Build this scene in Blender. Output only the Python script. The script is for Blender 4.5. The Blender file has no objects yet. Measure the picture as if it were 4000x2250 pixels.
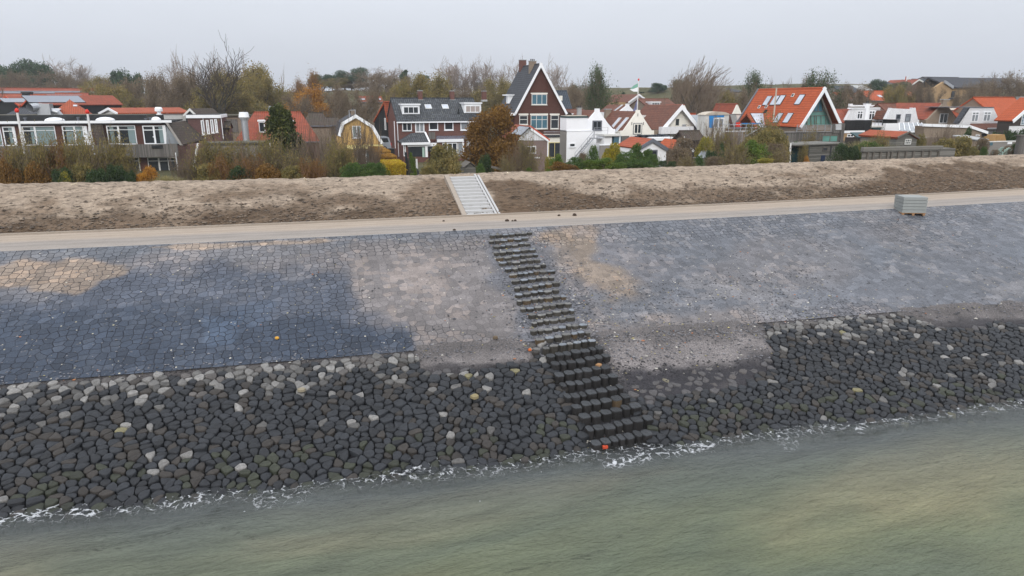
import bpy, math, random
import numpy as np
from mathutils import Vector, noise
from mathutils.geometry import delaunay_2d_cdt
R=math.radians; C=bpy.context.scene.collection; sc=bpy.context.scene
# ------------------------------------------------------------------ camera, world, sun, exposure
F=2666.7; CX,CY=2000.,1125.; TH=math.atan((1125-397)/F); PH=R(16.5); ZC=11.0
cam=bpy.data.cameras.new('camera'); co=bpy.data.objects.new('camera',cam); C.objects.link(co); sc.camera=co
cam.lens=24; cam.sensor_width=36; cam.clip_end=6000; cam.clip_start=.3
co.location=(0,0,ZC); co.rotation_euler=(math.pi/2-TH,0,-PH)
sc.view_settings.view_transform='Standard'; sc.view_settings.look='None'; sc.view_settings.exposure=0.0; sc.view_settings.gamma=1
sc.cycles.volume_bounces=0; sc.cycles.max_bounces=6; sc.cycles.transparent_max_bounces=12
sc.cycles.volume_step_rate=4
SUN_EL,SUN_AZ=R(28),R(203)      # azimuth measured clockwise from +Y: the sun stands behind the camera, a little left
w=bpy.data.worlds.new('World'); sc.world=w; w.use_nodes=True; nt=w.node_tree; nt.nodes.clear()
def wn(t,**k):
    n=nt.nodes.new(t)
    for a,b in k.items(): setattr(n,a,b)
    return n
def mth(op,a,b=None,c=None,clamp=False,tree=None):
    tr=tree or nt; n=tr.nodes.new('ShaderNodeMath'); n.operation=op; n.use_clamp=clamp
    for i,v in enumerate((a,b,c)):
        if v is None: continue
        if isinstance(v,(int,float)): n.inputs[i].default_value=v
        else: tr.links.new(v,n.inputs[i])
    return n.outputs[0]
sky=wn('ShaderNodeTexSky',sky_type='NISHITA',sun_disc=False,sun_elevation=SUN_EL,sun_rotation=SUN_AZ,air_density=1.6,dust_density=4.0,ozone_density=1.0)
tc=wn('ShaderNodeTexCoord'); sx=wn('ShaderNodeSeparateXYZ'); nt.links.new(tc.outputs['Generated'],sx.inputs[0])
el=mth('MAXIMUM',sx.outputs[2],0.0)
lum=mth('MULTIPLY_ADD',el,1.95,0.965)          # an overcast sky is about three times brighter overhead
nz=wn('ShaderNodeTexNoise'); nz.inputs['Scale'].default_value=2.2; nz.inputs['Detail'].default_value=4; nz.inputs['Roughness'].default_value=.55
mp=wn('ShaderNodeMapping'); mp.inputs['Scale'].default_value=(1,1,3.5); nt.links.new(tc.outputs['Generated'],mp.inputs[0]); nt.links.new(mp.outputs[0],nz.inputs[0])
lum=mth('MULTIPLY',lum,mth('MULTIPLY_ADD',nz.outputs[0],.16,.92))
cr=wn('ShaderNodeMix',data_type='RGBA'); cr.inputs[6].default_value=(6.3,6.72,7.55,1); cr.inputs[7].default_value=(6.9,7.05,7.4,1)
nt.links.new(mth('MULTIPLY',el,2.0,clamp=True),cr.inputs[0])
vm=wn('ShaderNodeVectorMath',operation='SCALE'); nt.links.new(cr.outputs[2],vm.inputs[0]); nt.links.new(lum,vm.inputs[3])
mx=wn('ShaderNodeMix',data_type='RGBA'); mx.inputs[0].default_value=.94; nt.links.new(sky.outputs[0],mx.inputs[6]); nt.links.new(vm.outputs[0],mx.inputs[7])
bg=wn('ShaderNodeBackground'); bg.inputs[1].default_value=.1; nt.links.new(mx.outputs[2],bg.inputs[0])
wo=wn('ShaderNodeOutputWorld'); nt.links.new(bg.outputs[0],wo.inputs[0])
sl=bpy.data.lights.new('sun','SUN'); sl.energy=1.5; sl.angle=R(18); sl.color=(1,.96,.9)
so=bpy.data.objects.new('sun',sl); C.objects.link(so); so.rotation_euler=(R(90)-SUN_EL,0,math.pi-SUN_AZ)
# ------------------------------------------------------------------ pixel <-> world
ST,CT=math.sin(TH),math.cos(TH); SP,CP=math.sin(PH),math.cos(PH)
def ray(px,py):
    r=(px-CX)/F; d=(py-CY)/F; f=CT-d*ST; dn=ST+d*CT
    return Vector((f*SP+r*CP,f*CP-r*SP,-dn)),f
CAM=Vector((0,0,ZC))
def at_z(px,py,z):
    v,f=ray(px,py); return CAM+v*((z-ZC)/v.z)
def at_D(px,py,D):
    v,f=ray(px,py); return CAM+v*(D/f)
def at_Y(px,py,Y):
    v,f=ray(px,py); return CAM+v*(Y/v.y)
def project(x,y,z):
    f=x*SP+y*CP; r=x*CP-y*SP; u=z-ZC
    dep=np.maximum(f*CT-u*ST,.5); up=f*ST+u*CT
    return CX+F*r/dep, CY-F*up/dep
S0=1.55280   # the overview was measured at 2576 px wide
ZK={0:(0,0,S0),1:(0,200,.37961),2:(600,200,.37961),3:(1200,200,.37961),4:(1750,200,.37951),5:(2200,250,.31056),6:(2650,250,.31056),7:(3100,250,.31056),8:(3500,250,.31056),
    9:(3300,550,.31056),10:(2800,430,.11732),11:(3780,500,.096618),12:(1450,520,.12419),13:(3000,520,.096618),14:(2350,480,.13801),15:(1800,850,.37961),16:(1700,650,.24155)}
def P(k,x,y):
    a,b,s=ZK[k]; return a+x*s,b+y*s
# ------------------------------------------------------------------ dike lines, fitted through measured points
def fit(pts,z=None,deg=2,Y=None):
    q=[at_z(a,b,z) for a,b in pts]; xs=np.array([p.x for p in q]); ys=np.array([p.y for p in q])
    c=np.polyfit(xs,ys,deg); lo,hi=xs.min()-3,xs.max()+3
    return lambda X:np.polyval(c,np.clip(X,lo,hi))
ZPATH=4.5; YC=45.5; ZV=2.8
Yw=fit([(x*S0,y*S0) for x,y in ((0,1300),(600,1235),(1200,1160),(1500,1140),(1900,1085),(2576,1010))],0.0)
Yp0=fit([(0,981),(700,953),(1700,905),(2300,879),(3300,823),(4000,788)],ZPATH)
Yp1=fit([(0,924),(700,897),(1700,855),(2300,829),(3300,779),(4000,744)],ZPATH)
_q=[at_Y(a,b,YC) for a,b in ((0,722),(700,714),(1300,694),(1750,684),(2350,667),(2750,653),(3180,635),(3600,620),(4000,606))]
_cx=np.array([p.x for p in _q]); _cz=np.array([p.z for p in _q]); _cc=np.polyfit(_cx,_cz,3)
zcrest=lambda X:np.polyval(_cc,np.clip(X,_cx.min()-2,_cx.max()+2))
def slope_z(X,Y): return ZPATH*(Y-Yw(X))/(Yp0(X)-Yw(X))
def hit(px,py):
    v,f=ray(px,py); a,b=5.,80.
    for _ in range(40):
        t=(a+b)/2; p=CAM+v*t
        if p.z>slope_z(p.x,p.y): a=t
        else: b=t
    return CAM+v*((a+b)/2)
_bp=[hit(x*S0,y*S0) for x,y in ((0,968),(400,932),(800,900),(1060,884),(1330,868),(1600,834),(1900,806),(2250,786),(2576,762))]
_bx=np.array([p.x for p in _bp]); _by=np.array([p.y for p in _bp]); _bc=np.polyfit(_bx,_by,2)
Yb=lambda X:np.polyval(_bc,np.clip(X,_bx.min()-2,_bx.max()+2))
def smooth(a,b,t):
    t=np.clip((t-a)/(b-a),0,1); return t*t*(3-2*t)
def gz(X,Y):   # height of the finished ground
    X=np.asarray(X,float); Y=np.asarray(Y,float)
    y0,y1,zc=Yp0(X),Yp1(X),zcrest(X)
    z=slope_z(X,Y); z=np.maximum(z,-2.2)
    z=np.where(Y>y0,ZPATH,z)
    t=(Y-y1)/(YC-y1); z=np.where(Y>y1,ZPATH+(zc-ZPATH)*np.clip(t,0,1)**.92,z)
    z=np.where(Y>YC+.8,zc-(zc-ZV)*smooth(YC+.8,YC+9,Y),z)
    # dunes far behind, a hill on the right
    d=smooth(165,255,Y)*(10.0-5.0*smooth(85,140,X)+1.2*np.sin(X*.031+1)+1.0*np.sin(X*.083+Y*.05)-2.5*smooth(-10,-60,X))+smooth(105,175,Y)*9.0*smooth(85,125,X)
    return np.where(Y>100,z+d,z)
# ------------------------------------------------------------------ mesh helpers
class M:
    def __init__(s): s.v=[]; s.f=[]; s.c=None
    def add(s,vs,fs):
        o=len(s.v); s.v+= [tuple(v) for v in vs]; s.f+=[tuple(i+o for i in f) for f in fs]; return s
    def box(s,a,b,c,d,e,f):     # x0,x1,y0,y1,z0,z1
        if a>b:a,b=b,a
        if c>d:c,d=d,c
        if e>f:e,f=f,e
        return s.add([(a,c,e),(b,c,e),(b,d,e),(a,d,e),(a,c,f),(b,c,f),(b,d,f),(a,d,f)],[(3,2,1,0),(4,5,6,7),(0,1,5,4),(1,2,6,5),(2,3,7,6),(3,0,4,7)])
    def prism(s,pts,v0,v1):     # polygon (u,z), extruded along y
        n=len(pts); ar=sum(pts[i][0]*pts[(i+1)%n][1]-pts[(i+1)%n][0]*pts[i][1] for i in range(n))
        if ar<0: pts=pts[::-1]
        vs=[(u,v0,z) for u,z in pts]+[(u,v1,z) for u,z in pts]
        return s.add(vs,[tuple(range(n)),tuple(range(2*n-1,n-1,-1))]+[(i,i+n,(i+1)%n+n,(i+1)%n) for i in range(n)])
    def slab(s,pts,th):         # planar polygon in space, thickened away from its upper side
        p=[Vector(q) for q in pts]; n=(p[1]-p[0]).cross(p[2]-p[0]).normalized()
        if n.z<0 or (abs(n.z)<1e-6 and n.y>0): p=p[::-1]; n=-n
        k=len(p); lo=[q-n*th for q in p]
        return s.add([tuple(q) for q in p+lo],[tuple(range(k)),tuple(range(2*k-1,k-1,-1))]+[(i,i+k,(i+1)%k+k,(i+1)%k) for i in range(k)])
    def tube(s,path,r0,r1=None,n=5,cap=False):
        r1=r0 if r1 is None else r1; path=[Vector(p) for p in path]; L=len(path); o=len(s.v)
        a=None
        for i,p in enumerate(path):
            d=(path[min(i+1,L-1)]-path[max(i-1,0)]).normalized()
            if a is None: a=d.orthogonal().normalized()
            a=(a-d*a.dot(d)).normalized(); b=d.cross(a); r=r0+(r1-r0)*i/(L-1)
            for j in range(n):
                q=p+a*(r*math.cos(6.2832*j/n))+b*(r*math.sin(6.2832*j/n)); s.v.append((q.x,q.y,q.z))
        for i in range(L-1):
            for j in range(n):
                k=(j+1)%n; s.f.append((o+i*n+j,o+i*n+k,o+(i+1)*n+k,o+(i+1)*n+j))
        if cap: s.f.append(tuple(o+j for j in range(n))[::-1]); s.f.append(tuple(o+(L-1)*n+j for j in range(n)))
        return s
    def lathe(s,c,prof,n=12):   # prof: (r,z)
        o=len(s.v)
        for r,z in prof:
            for j in range(n): s.v.append((c[0]+r*math.cos(6.2832*j/n),c[1]+r*math.sin(6.2832*j/n),c[2]+z))
        for i in range(len(prof)-1):
            for j in range(n):
                k=(j+1)%n; s.f.append((o+i*n+j,o+i*n+k,o+(i+1)*n+k,o+(i+1)*n+j))
        s.f.append(tuple(o+j for j in range(n))[::-1]); s.f.append(tuple(o+(len(prof)-1)*n+j for j in range(n)))
        return s
def uvs(me):                    # metre-scaled UVs on every planar face
    nl=len(me.loops)
    if nl==0: return
    co_=np.empty(len(me.vertices)*3); me.vertices.foreach_get('co',co_); co_=co_.reshape(-1,3)
    vi=np.empty(nl,int); me.loops.foreach_get('vertex_index',vi)
    npoly=len(me.polygons); nr=np.empty(npoly*3); me.polygons.foreach_get('normal',nr); nr=nr.reshape(-1,3)
    lt=np.empty(npoly,int); me.polygons.foreach_get('loop_total',lt); pi=np.repeat(np.arange(npoly),lt)
    n=nr[pi]; t=np.stack([-n[:,1],n[:,0],0*n[:,0]],1); ln=np.linalg.norm(t,axis=1); fl=ln<1e-3
    t[fl]=(1,0,0); ln[fl]=1; t/=ln[:,None]; b=np.cross(n,t); p=co_[vi]
    uv=np.stack([(p*t).sum(1),(p*b).sum(1)],1)
    me.uv_layers.new(name='UVMap').data.foreach_set('uv',uv.ravel().astype(np.float32))
def mesh(name,m,mat,smooth_=False,col=None):
    me=bpy.data.meshes.new(name); me.from_pydata(m.v,[],m.f); me.update()
    uvs(me)
    if mat: me.materials.append(mat)
    if smooth_: me.polygons.foreach_set('use_smooth',[True]*len(me.polygons))
    if col is not None:
        a=me.color_attributes.new('Col','FLOAT_COLOR','POINT'); a.data.foreach_set('color',np.asarray(col,np.float32).ravel())
    return me
def obj(name,m,mat=None,parent=None,loc=None,sm=False,col=None):
    me=m if isinstance(m,bpy.types.Mesh) else mesh(name,m,mat,sm,col)
    o=bpy.data.objects.new(name,me); C.objects.link(o)
    if parent: o.parent=parent
    if loc is not None: o.location=loc
    return o
def tag(o,label=None,cat=None,group=None,kind=None):
    if label: o['label']=label
    if cat: o['category']=cat
    if group: o['group']=group
    if kind: o['kind']=kind
    return o
def empty(name,loc,rz,label,cat,group=None):
    o=bpy.data.objects.new(name,None); C.objects.link(o); o.location=loc; o.rotation_euler=(0,0,rz); o.empty_display_size=.3
    return tag(o,label,cat,group)
# ------------------------------------------------------------------ materials
def lin(r,g=None,b=None):
    if g is None: r,g,b=r
    f=lambda c:(c/255/12.92 if c/255<=.04045 else ((c/255+.055)/1.055)**2.4)
    return (f(r),f(g),f(b),1)
class N:
    def __init__(s,name):
        s.m=bpy.data.materials.new(name); s.m.use_nodes=True; s.t=s.m.node_tree; s.b=s.t.nodes['Principled BSDF']; s.b.inputs['Specular IOR Level'].default_value=.3
    def n(s,t,ins=None,**k):
        n=s.t.nodes.new(t)
        for a,b in k.items(): setattr(n,a,b)
        for a,b in (ins or {}).items(): s.set(n.inputs[a],b)
        return n
    def set(s,i,v):
        if isinstance(v,bpy.types.NodeSocket): s.t.links.new(v,i)
        else: i.default_value=v
    def math(s,op,a,b=None,c=None,clamp=False): return mth(op,a,b,c,clamp,s.t)
    def coord(s,k='Object'): return s.n('ShaderNodeTexCoord').outputs[k]
    def map(s,v,sc_=(1,1,1),rot=(0,0,0)): return s.n('ShaderNodeMapping',{0:v,'Scale':sc_,'Rotation':rot}).outputs[0]
    def noise(s,v,scale,det=4,rough=.6,dist=0): return s.n('ShaderNodeTexNoise',{'Vector':v,'Scale':scale,'Detail':det,'Roughness':rough,'Distortion':dist}).outputs[0]
    def ramp(s,v,stops):
        n=s.n('ShaderNodeValToRGB',{0:v}); e=n.color_ramp.elements
        while len(e)<len(stops): e.new(.5)
        for i,(p,c) in enumerate(stops): e[i].position=p; e[i].color=c if not isinstance(c,(int,float)) else (c,c,c,1)
        return n.outputs[0]
    def mix(s,f,a,b,bt='MIX'):
        n=s.n('ShaderNodeMix',data_type='RGBA',blend_type=bt); s.set(n.inputs[0],f); s.set(n.inputs[6],a); s.set(n.inputs[7],b); return n.outputs[2]
    def bump(s,h,dist=.02,st=1.0,nrm=None):
        n=s.n('ShaderNodeBump',{'Height':h,'Distance':dist,'Strength':st})
        if nrm: s.set(n.inputs['Normal'],nrm)
        s.set(s.b.inputs['Normal'],n.outputs[0]); return n.outputs[0]
    def attr(s,name): 
        n=s.n('ShaderNodeAttribute',attribute_name=name); return n
    def done(s,col,rough=.8,spec=None,metal=None):
        s.set(s.b.inputs['Base Color'],col); s.set(s.b.inputs['Roughness'],rough)
        if spec is not None: s.b.inputs['Specular IOR Level'].default_value=spec
        if metal is not None: s.b.inputs['Metallic'].default_value=metal
        return s.m
def sc4(c,k): return (c[0]*k,c[1]*k,c[2]*k,1)
def plain(name,c,rough=.7,var=.18,scale=1.5,bump=.004,spec=.3,metal=0):
    n=N(name); v=n.coord(); a=n.noise(v,scale,5); b=n.noise(v,scale*9,3)
    f=n.math('MULTIPLY_ADD',b,.35,n.math('MULTIPLY',a,.65))
    col=n.ramp(f,[(.25,sc4(c,1-var)),(.75,sc4(c,1+var*.6))])
    if bump: n.bump(b,bump)
    return n.done(col,rough,spec,metal)
def brickmat(name,c1,c2,mort,bw=.22,bh=.065,var=.12):
    n=N(name); uv=n.n('ShaderNodeUVMap').outputs[0]
    b=n.n('ShaderNodeTexBrick',{'Vector':uv,'Color1':c1,'Color2':c2,'Mortar':mort,'Scale':1.0,'Mortar Size':.008,'Brick Width':bw,'Row Height':bh,'Bias':0})
    w_=n.noise(n.coord(),.7,5); col=n.mix(n.math('MULTIPLY',w_,.45),b.outputs[0],sc4(c1,.55),'MIX')
    n.bump(b.outputs[1],-.006); return n.done(col,.85)
def tilemat(name,c1,c2,w_=.24,h=.33,dirt=(.05,.045,.035,1),da=.5,gap=.5,lich=0):
    n=N(name); uv=n.n('ShaderNodeUVMap').outputs[0]
    b=n.n('ShaderNodeTexBrick',{'Vector':uv,'Color1':c1,'Color2':c2,'Mortar':sc4(c1,gap),'Scale':1.0,'Mortar Size':.045,'Mortar Smooth':.3,'Brick Width':w_,'Row Height':h,'Bias':0},offset=0.0)
    s_=n.n('ShaderNodeSeparateXYZ',{0:uv}); r=n.math('FRACT',n.math('DIVIDE',s_.outputs[1],h)); cx=n.math('FRACT',n.math('DIVIDE',s_.outputs[0],w_))
    hgt=n.math('ADD',n.math('MULTIPLY',r,-1.0),n.math('MULTIPLY',n.math('SINE',n.math('MULTIPLY',cx,6.2832)),.5))
    d=n.noise(n.coord(),.9,6,.65); col=n.mix(n.math('MULTIPLY',n.ramp(d,[(.45,0),(.75,1)]),da),b.outputs[0],dirt)
    d2=n.noise(n.coord(),7,4,.7); col=n.mix(n.math('MULTIPLY',d2,.35),col,sc4(c1,.5))
    if lich: col=n.mix(n.math('MULTIPLY',n.ramp(n.noise(n.coord(),3.2,5,.7),[(.58,0),(.68,1)]),lich),col,lin(150,148,130))
    n.bump(hgt,.035); return n.done(col,.8)
def plank(name,c,w_=.14,horiz=False,var=.35):
    n=N(name); uv=n.n('ShaderNodeUVMap').outputs[0]; s_=n.n('ShaderNodeSeparateXYZ',{0:uv}); a=s_.outputs[1 if horiz else 0]
    q=n.math('DIVIDE',a,w_); fr=n.math('FRACT',q); idn=n.n('ShaderNodeTexWhiteNoise',{'W':n.math('FLOOR',q)},noise_dimensions='1D').outputs[0]
    gap=n.math('LESS_THAN',fr,.1); g=n.noise(n.map(uv,(1,12,1) if horiz else (12,1,1)),2,5,.7)
    col=n.mix(idn,sc4(c,1-var),sc4(c,1+var)); col=n.mix(n.math('MULTIPLY',g,.5),col,sc4(c,.55)); col=n.mix(gap,col,sc4(c,.2))
    n.bump(n.math('SUBTRACT',1,gap),.01); return n.done(col,.85)
def glassmat(name,c=(.02,.025,.03,1),rough=.06,refl=1):
    n=N(name); a=n.noise(n.coord(),.6,2); col=n.mix(a,sc4(c,.5),sc4(c,1.8)); n.bump(n.noise(n.coord(),1.2,1),.01,.25)
    return n.done(col,rough,.5*refl)
def leafmat(name,cs,tr=.25,clump=.55,spread=.9):
    n=N(name); g=n.n('ShaderNodeNewGeometry').outputs['Random Per Island']; oi=n.n('ShaderNodeObjectInfo').outputs['Random']
    v=n.coord(); a=n.noise(v,clump,3,.6)
    f=n.math('ADD',n.math('MULTIPLY',n.math('SUBTRACT',a,.5),1.5*spread),n.math('MULTIPLY_ADD',g,.55,.22+.0)); f=n.math('ADD',f,n.math('MULTIPLY_ADD',oi,.12,-.06),clamp=True)
    col=n.ramp(f,[(i/(len(cs)-1),c) for i,c in enumerate(cs)])
    n.b.inputs['Subsurface Weight'].default_value=0
    tb=n.n('ShaderNodeBsdfTranslucent',{'Color':col}); ms=n.n('ShaderNodeMixShader',{0:tr,1:n.b.outputs[0],2:tb.outputs[0]})
    out=n.t.nodes['Material Output']; n.t.links.new(ms.outputs[0],out.inputs[0]); return n.done(col,.75,.2)
W_=lin
MT=dict(
 white=plain('white_paint',(.82,.84,.87,1),.55,.10,.8,.002), cream=plain('cream_paint',(.78,.76,.69,1),.6,.12,.9), offwhite=plain('weathered_white',(.62,.62,.60,1),.7,.22,2.2),
 whiter=plain('white_render',(.84,.85,.88,1),.85,.09,.6,.003), grey=plain('grey_paint',(.13,.14,.165,1),.6,.1), dgrey=plain('dark_grey',(.045,.047,.05,1),.7,.25), black=plain('black_paint',(.012,.014,.016,1),.7,.3),
 greyrender=plain('grey_render',(.24,.225,.21,1),.9,.15,.8), mauve=brickmat('mauve_brick',lin(132,112,108),lin(118,99,96),lin(140,128,122)),
 metal=plain('galvanised_metal',(.42,.44,.47,1),.4,.15,3,0,.5,.6), red=plain('red_paint',(.62,.03,.02,1),.5,.1), redverge=plain('red_verge_tile',(.50,.085,.04,1),.7,.2),
 brick=brickmat('red_brown_brick',lin(112,68,60),lin(92,55,50),lin(120,105,98)), brickd=brickmat('dark_brown_brick',lin(98,64,55),lin(84,54,46),lin(70,50,44)),
 brickp=brickmat('purple_brown_brick',lin(110,78,74),lin(96,68,66),lin(105,90,88)), bricky=brickmat('yellow_brick',lin(208,170,105),lin(196,158,92),lin(180,155,115)),
 brickb=brickmat('buff_brick',lin(150,134,118),lin(132,116,100),lin(150,140,128)), brickt=brickmat('tan_brick',lin(176,146,108),lin(160,130,92),lin(160,140,112)),
 slate=tilemat('slate_grey_tile',(.055,.06,.072,1),(.075,.08,.095,1),.3,.36,(.02,.02,.02,1),.45), slatew=tilemat('weathered_grey_tile',(.05,.056,.064,1),(.115,.125,.14,1),.3,.36,(.02,.022,.024,1),.6,lich=.35),
 slateb=tilemat('blue_black_glazed_tile',(.05,.065,.085,1),(.075,.09,.115,1),.3,.36,(.02,.03,.04,1),.3), orange=tilemat('bright_orange_tile',(.52,.105,.032,1),(.42,.082,.027,1),.24,.34,(.2,.05,.02,1),.4,.55),
 orange2=tilemat('orange_clay_tile',(.45,.10,.04,1),(.36,.08,.035,1),.24,.34,(.14,.05,.03,1),.5), redt=tilemat('red_clay_tile',(.36,.085,.045,1),(.27,.065,.037,1),.26,.36,(.1,.045,.03,1),.6,.5),
 brownt=tilemat('red_brown_tile',(.23,.088,.055,1),(.13,.052,.036,1),.26,.34,(.07,.042,.032,1),.65,.4,lich=.15), dbrownt=tilemat('mossy_brown_tile',(.085,.06,.048,1),(.06,.045,.037,1),.26,.34,(.05,.06,.03,1),.6,lich=.2),
 dgt=tilemat('dark_grey_flat_tile',(.06,.062,.066,1),(.08,.082,.085,1),.3,.34), plankg=plank('weathered_grey_planks',(.155,.145,.135,1),.13), plankh=plank('weathered_grey_boards',(.17,.165,.15,1),.17,True), plankd=plank('dark_brown_boards',(.06,.05,.045,1),.18,True,.2),
 plankbk=plank('black_tarred_boards',(.016,.017,.018,1),.16,False,.3), plankw=plank('white_boards',(.82,.83,.86,1),.16,True,.04), plankwv=plank('white_upright_boards',(.82,.83,.86,1),.2,False,.04), plankbr=plank('brown_boards',(.17,.085,.055,1),.2),
 glass=glassmat('window_glass'), glassl=glassmat('pale_window_glass',(.20,.22,.24,1),.1), glassg=glassmat('green_window_glass',(.10,.22,.195,1),.08), glassgb=glassmat('blue_green_window_glass',(.05,.12,.16,1),.08),
 sky=glassmat('skylight_glass',(.34,.37,.43,1),.12,2), curtain=plain('grey_blue_net_curtain',(.20,.27,.28,1),.9,.1,1), blind=plain('beige_blind',(.36,.31,.29,1),.8,.1), solar=plain('solar_panel_glass',(.13,.155,.20,1),.18,.12,.5,0,.9),
 tar=plain('roofing_felt',(.03,.032,.034,1),.85,.3), gravelroof=plain('mossy_gravel_roof',(.085,.08,.06,1),.95,.35,1.5), conc=plain('grey_concrete',(.36,.37,.37,1),.85,.16,2.5,.003), concw=plain('new_pale_concrete',(.42,.42,.42,1),.85,.14,3,.003), concd=plain('kerb_concrete',(.27,.285,.28,1),.9,.12,4,.004), sandc=plain('sand_dusted_concrete',(.32,.275,.23,1),.9,.15,3,.003),
 wood=plain('pallet_wood',(.30,.17,.085,1),.85,.3,5), pole=plain('pole_white',(.70,.70,.70,1),.5,.08), bark=plain('grey_brown_bark',(.075,.062,.05,1),.95,.35,2.5,.01), barkg=plain('green_grey_bark',(.065,.062,.045,1),.95,.35,2.5,.01), twig=plain('brown_twig',(.15,.115,.085,1),.95,.3,1), twigp=plain('pale_grey_twig',(.26,.215,.185,1),.95,.25,1), twigr=plain('reddish_twig',(.19,.105,.065,1),.95,.25,1),
 blue=plain('blue_membrane',(.015,.24,.62,1),.4,.1), teal=plain('dark_teal_cover',(.012,.05,.058,1),.6,.2), mint=plain('pale_mint_paint',(.52,.70,.64,1),.6,.08), silver=plain('silver_car_paint',(.33,.36,.41,1),.3,.06,1,0,.6,.3), rubber=plain('tyre_rubber',(.012,.012,.013,1),.85,.2), lightgreen=plain('pale_green_panel',(.35,.48,.42,1),.6,.1),
 yel=plain('yellow_awning',(.62,.53,.22,1),.8,.15), beige=plain('beige_felt',(.48,.43,.36,1),.85,.12), thatch=plain('dry_reed',(.36,.22,.09,1),.95,.35,6,.02), wallpost=plain('wood_post',(.13,.12,.105,1),.9,.3,4))
# ------------------------------------------------------------------ colour fields measured on the slope
def pdist(px,py,poly):          # signed distance in photo pixels (positive inside)
    poly=[(x*S0,y*S0) for x,y in poly]; n=len(poly); d=np.full(px.shape,1e9); ins=np.zeros(px.shape,bool)
    for i in range(n):
        x0,y0=poly[i]; x1,y1=poly[(i+1)%n]; ex,ey=x1-x0,y1-y0; t=np.clip(((px-x0)*ex+(py-y0)*ey)/(ex*ex+ey*ey+1e-9),0,1)
        d=np.minimum(d,np.hypot(px-x0-t*ex,py-y0-t*ey))
        c=((y0>py)!=(y1>py)); xi=x0+(py-y0)*ex/(ey if abs(ey)>1e-9 else 1e-9); ins^=c&(px<xi)
    return np.where(ins,d,-d)
def fbm(X,Y,s,seed=0,oct_=3):
    rng=np.random.RandomState(seed); out=0
    for o in range(oct_):
        g=rng.rand(64,64); fx=X*s*2**o+rng.rand()*50; fy=Y*s*2**o+rng.rand()*50
        ix=np.floor(fx).astype(int); iy=np.floor(fy).astype(int); tx=fx-ix; ty=fy-iy; tx=tx*tx*(3-2*tx); ty=ty*ty*(3-2*ty)
        a=g[ix%64,iy%64]; b=g[(ix+1)%64,iy%64]; c=g[ix%64,(iy+1)%64]; d=g[(ix+1)%64,(iy+1)%64]
        out=out+((a*(1-tx)+b*tx)*(1-ty)+(c*(1-tx)+d*tx)*ty-.5)/2**o
    return out
def mask(X,Y,poly,soft=20,nz_=30,ns=.5,seed=1):
    px,py=project(X,Y,slope_z(X,Y)); d=pdist(px,py,poly)+fbm(X,Y,ns,seed)*nz_*2
    return smooth(-soft,soft,d)
def grid(name,xs,ys_fn,ny,zf,mat,colf=None,sm=True,label=None,kind='structure',attrs=None):
    xs=np.asarray(xs); n=len(xs); T=np.linspace(0,1,ny); Y0,Y1=ys_fn(xs)
    X=np.repeat(xs[:,None],ny,1); Y=Y0[:,None]+(Y1-Y0)[:,None]*T[None,:]; Z=zf(X,Y)
    v=np.stack([X,Y,Z],-1).reshape(-1,3); i=np.arange(n-1)[:,None]*ny+np.arange(ny-1)[None,:]; i=i.ravel()
    f=np.stack([i,i+ny,i+ny+1,i+1],1)
    me=bpy.data.meshes.new(name); me.vertices.add(len(v)); me.vertices.foreach_set('co',v.ravel())
    me.loops.add(f.size); me.loops.foreach_set('vertex_index',f.ravel()); me.polygons.add(len(f)); me.polygons.foreach_set('loop_start',np.arange(len(f))*4)
    me.polygons.foreach_set('loop_total',np.full(len(f),4)) if False else None
    me.update(calc_edges=True); me.validate()
    if sm: me.polygons.foreach_set('use_smooth',[True]*len(me.polygons))
    me.materials.append(mat)
    if colf is not None:
        c=colf(X,Y).reshape(-1,4); a=me.color_attributes.new('Col','FLOAT_COLOR','POINT'); a.data.foreach_set('color',c.astype(np.float32).ravel())
    o=bpy.data.objects.new(name,me); C.objects.link(o); o['kind']=kind
    if label: o['label']=label
    return o
def arange(*a):                 # variable spacing: (start,stop,step),(stop2,step2)...
    out=[a[0][0]]; 
    for s,e,d in a:
        x=out[-1]
        while x<e-1e-6: x+=d; out.append(x)
    return np.array(out)
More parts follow.
